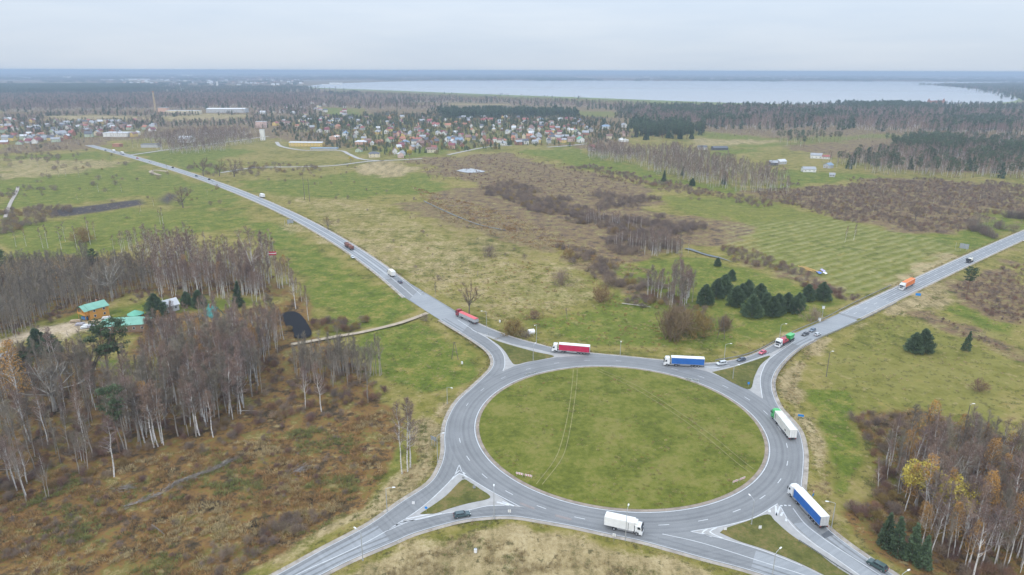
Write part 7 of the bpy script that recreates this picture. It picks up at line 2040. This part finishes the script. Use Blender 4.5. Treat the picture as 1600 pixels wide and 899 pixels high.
# survey frame with coloured cloths in the mown field
b = G(1280, 425); o = empty('dropped_paraglider', (b[0], b[1], -.05)); mo_ = mat('orange_cord', (.62, .38, .14), .8)
rr_ = np.random.default_rng(5)
for k in range(7):
    p = [(-8 + rr_.uniform(0, 6), rr_.uniform(-2, 14), .12) for _ in range(4)]; MB().tube([(-1 + k * .4, 0, .15)] + p[:3], .11, 4).build('cord', mo_, o)
def cloth(x, y, w, d, m_, nm):
    c = MB(); n = 6
    for i in range(n):
        for j in range(n):
            P_ = [(x + w * (i + a) / n, y + d * (j + e) / n) for a, e in ((0, 0), (1, 0), (1, 1), (0, 1))]
            c.face([(p, q, .35 + .3 * math.sin(p * 2.1 + q) * math.cos(q * 1.3)) for p, q in P_])
    c.build(nm, m_, o)
cloth(-2.2, -4.5, 2.4, 5, mat('blue_cloth', (.10, .2, .48), .7), 'blue_cloth'); cloth(1.6, -5, 1.5, 4, M_SWHITE, 'white_cloth'); cloth(2.6, -.5, 1.6, 6, mat('violet_cloth', (.42, .38, .6), .7), 'violet_cloth')
tag(o, 'heap of orange cords with blue and white cloth on the mown field', 'cloth heap')
# fallen trunks and brash heaps
M_BRASH = mat('grey_brash', (.23, .20, .18), .95, var=.3)
def fallen(p, q, r, label, m_=M_PALEBARK):
    g1, g2 = G(*p), G(*q); o = empty('fallen_trunk', (g1[0], g1[1], 0)); d = g2 - g1
    MB().tube([(0, 0, -.05), (d[0] * .5, d[1] * .5, .05), (d[0], d[1], 0)], [r, r * .8, r * .4], 6).build('trunk', m_, o)
    for k in range(3):
        f = .5 + .15 * k; MB().tube([(d[0] * f, d[1] * f, 0), (d[0] * f + rr_.normal(0, 1.2), d[1] * f + rr_.normal(0, 1.2), .8)], [r * .4, .02], 4).build('branch', m_, o)
    tag(o, label, 'fallen trunk')
fallen((972, 474), (1018, 480), .28, 'pale fallen trunk beside the birch copse on the meadow')
fallen((237, 820), (257, 835), .22, 'broken brown trunk lying in the rough grass', M_DBARK)
fallen((372, 642), (400, 642), .15, 'thin pale trunk lying at the foot of the tall wood')
def brash(line, n, w, label, seed):
    r = np.random.default_rng(seed); P = resample(GP(line), n); b = TB(seed)
    d = np.gradient(P, axis=0); d /= np.linalg.norm(d, axis=1)[:, None]
    S = np.c_[P + r.normal(0, w, (n, 2)), r.uniform(-.2, .45, n)]
    b.twigs(S, np.c_[d + r.normal(0, .35, (n, 2)), r.normal(0, .12, n)], r.uniform(1, 3, n), r.uniform(.03, .09, n))
    V, T_ = b.crown_arrays(); o = link(bpy.data.objects.new('brash_heap', tri_mesh('brash_heap', V, T_, M_BRASH)))
    tag(o, label, 'brash heap', kind='stuff')
brash([(255, 768), (275, 755), (300, 745), (330, 735), (362, 718)], 420, .45, 'long row of grey cut branches before the wood', 3)
brash([(190, 796), (215, 785), (250, 771)], 160, .4, 'short row of grey cut branches left of the long one', 4)
brash([(462, 737), (468, 733), (474, 730)], 120, 1.2, 'small heap of cut branches on the russet grass', 5)
brash([(184, 764), (200, 762)], 90, .8, 'small pale heap of sticks below the forked birch', 6)
brash([(980, 470), (1010, 465), (1040, 470)], 260, 2.0, 'brush pile at the foot of the birch copse', 7)
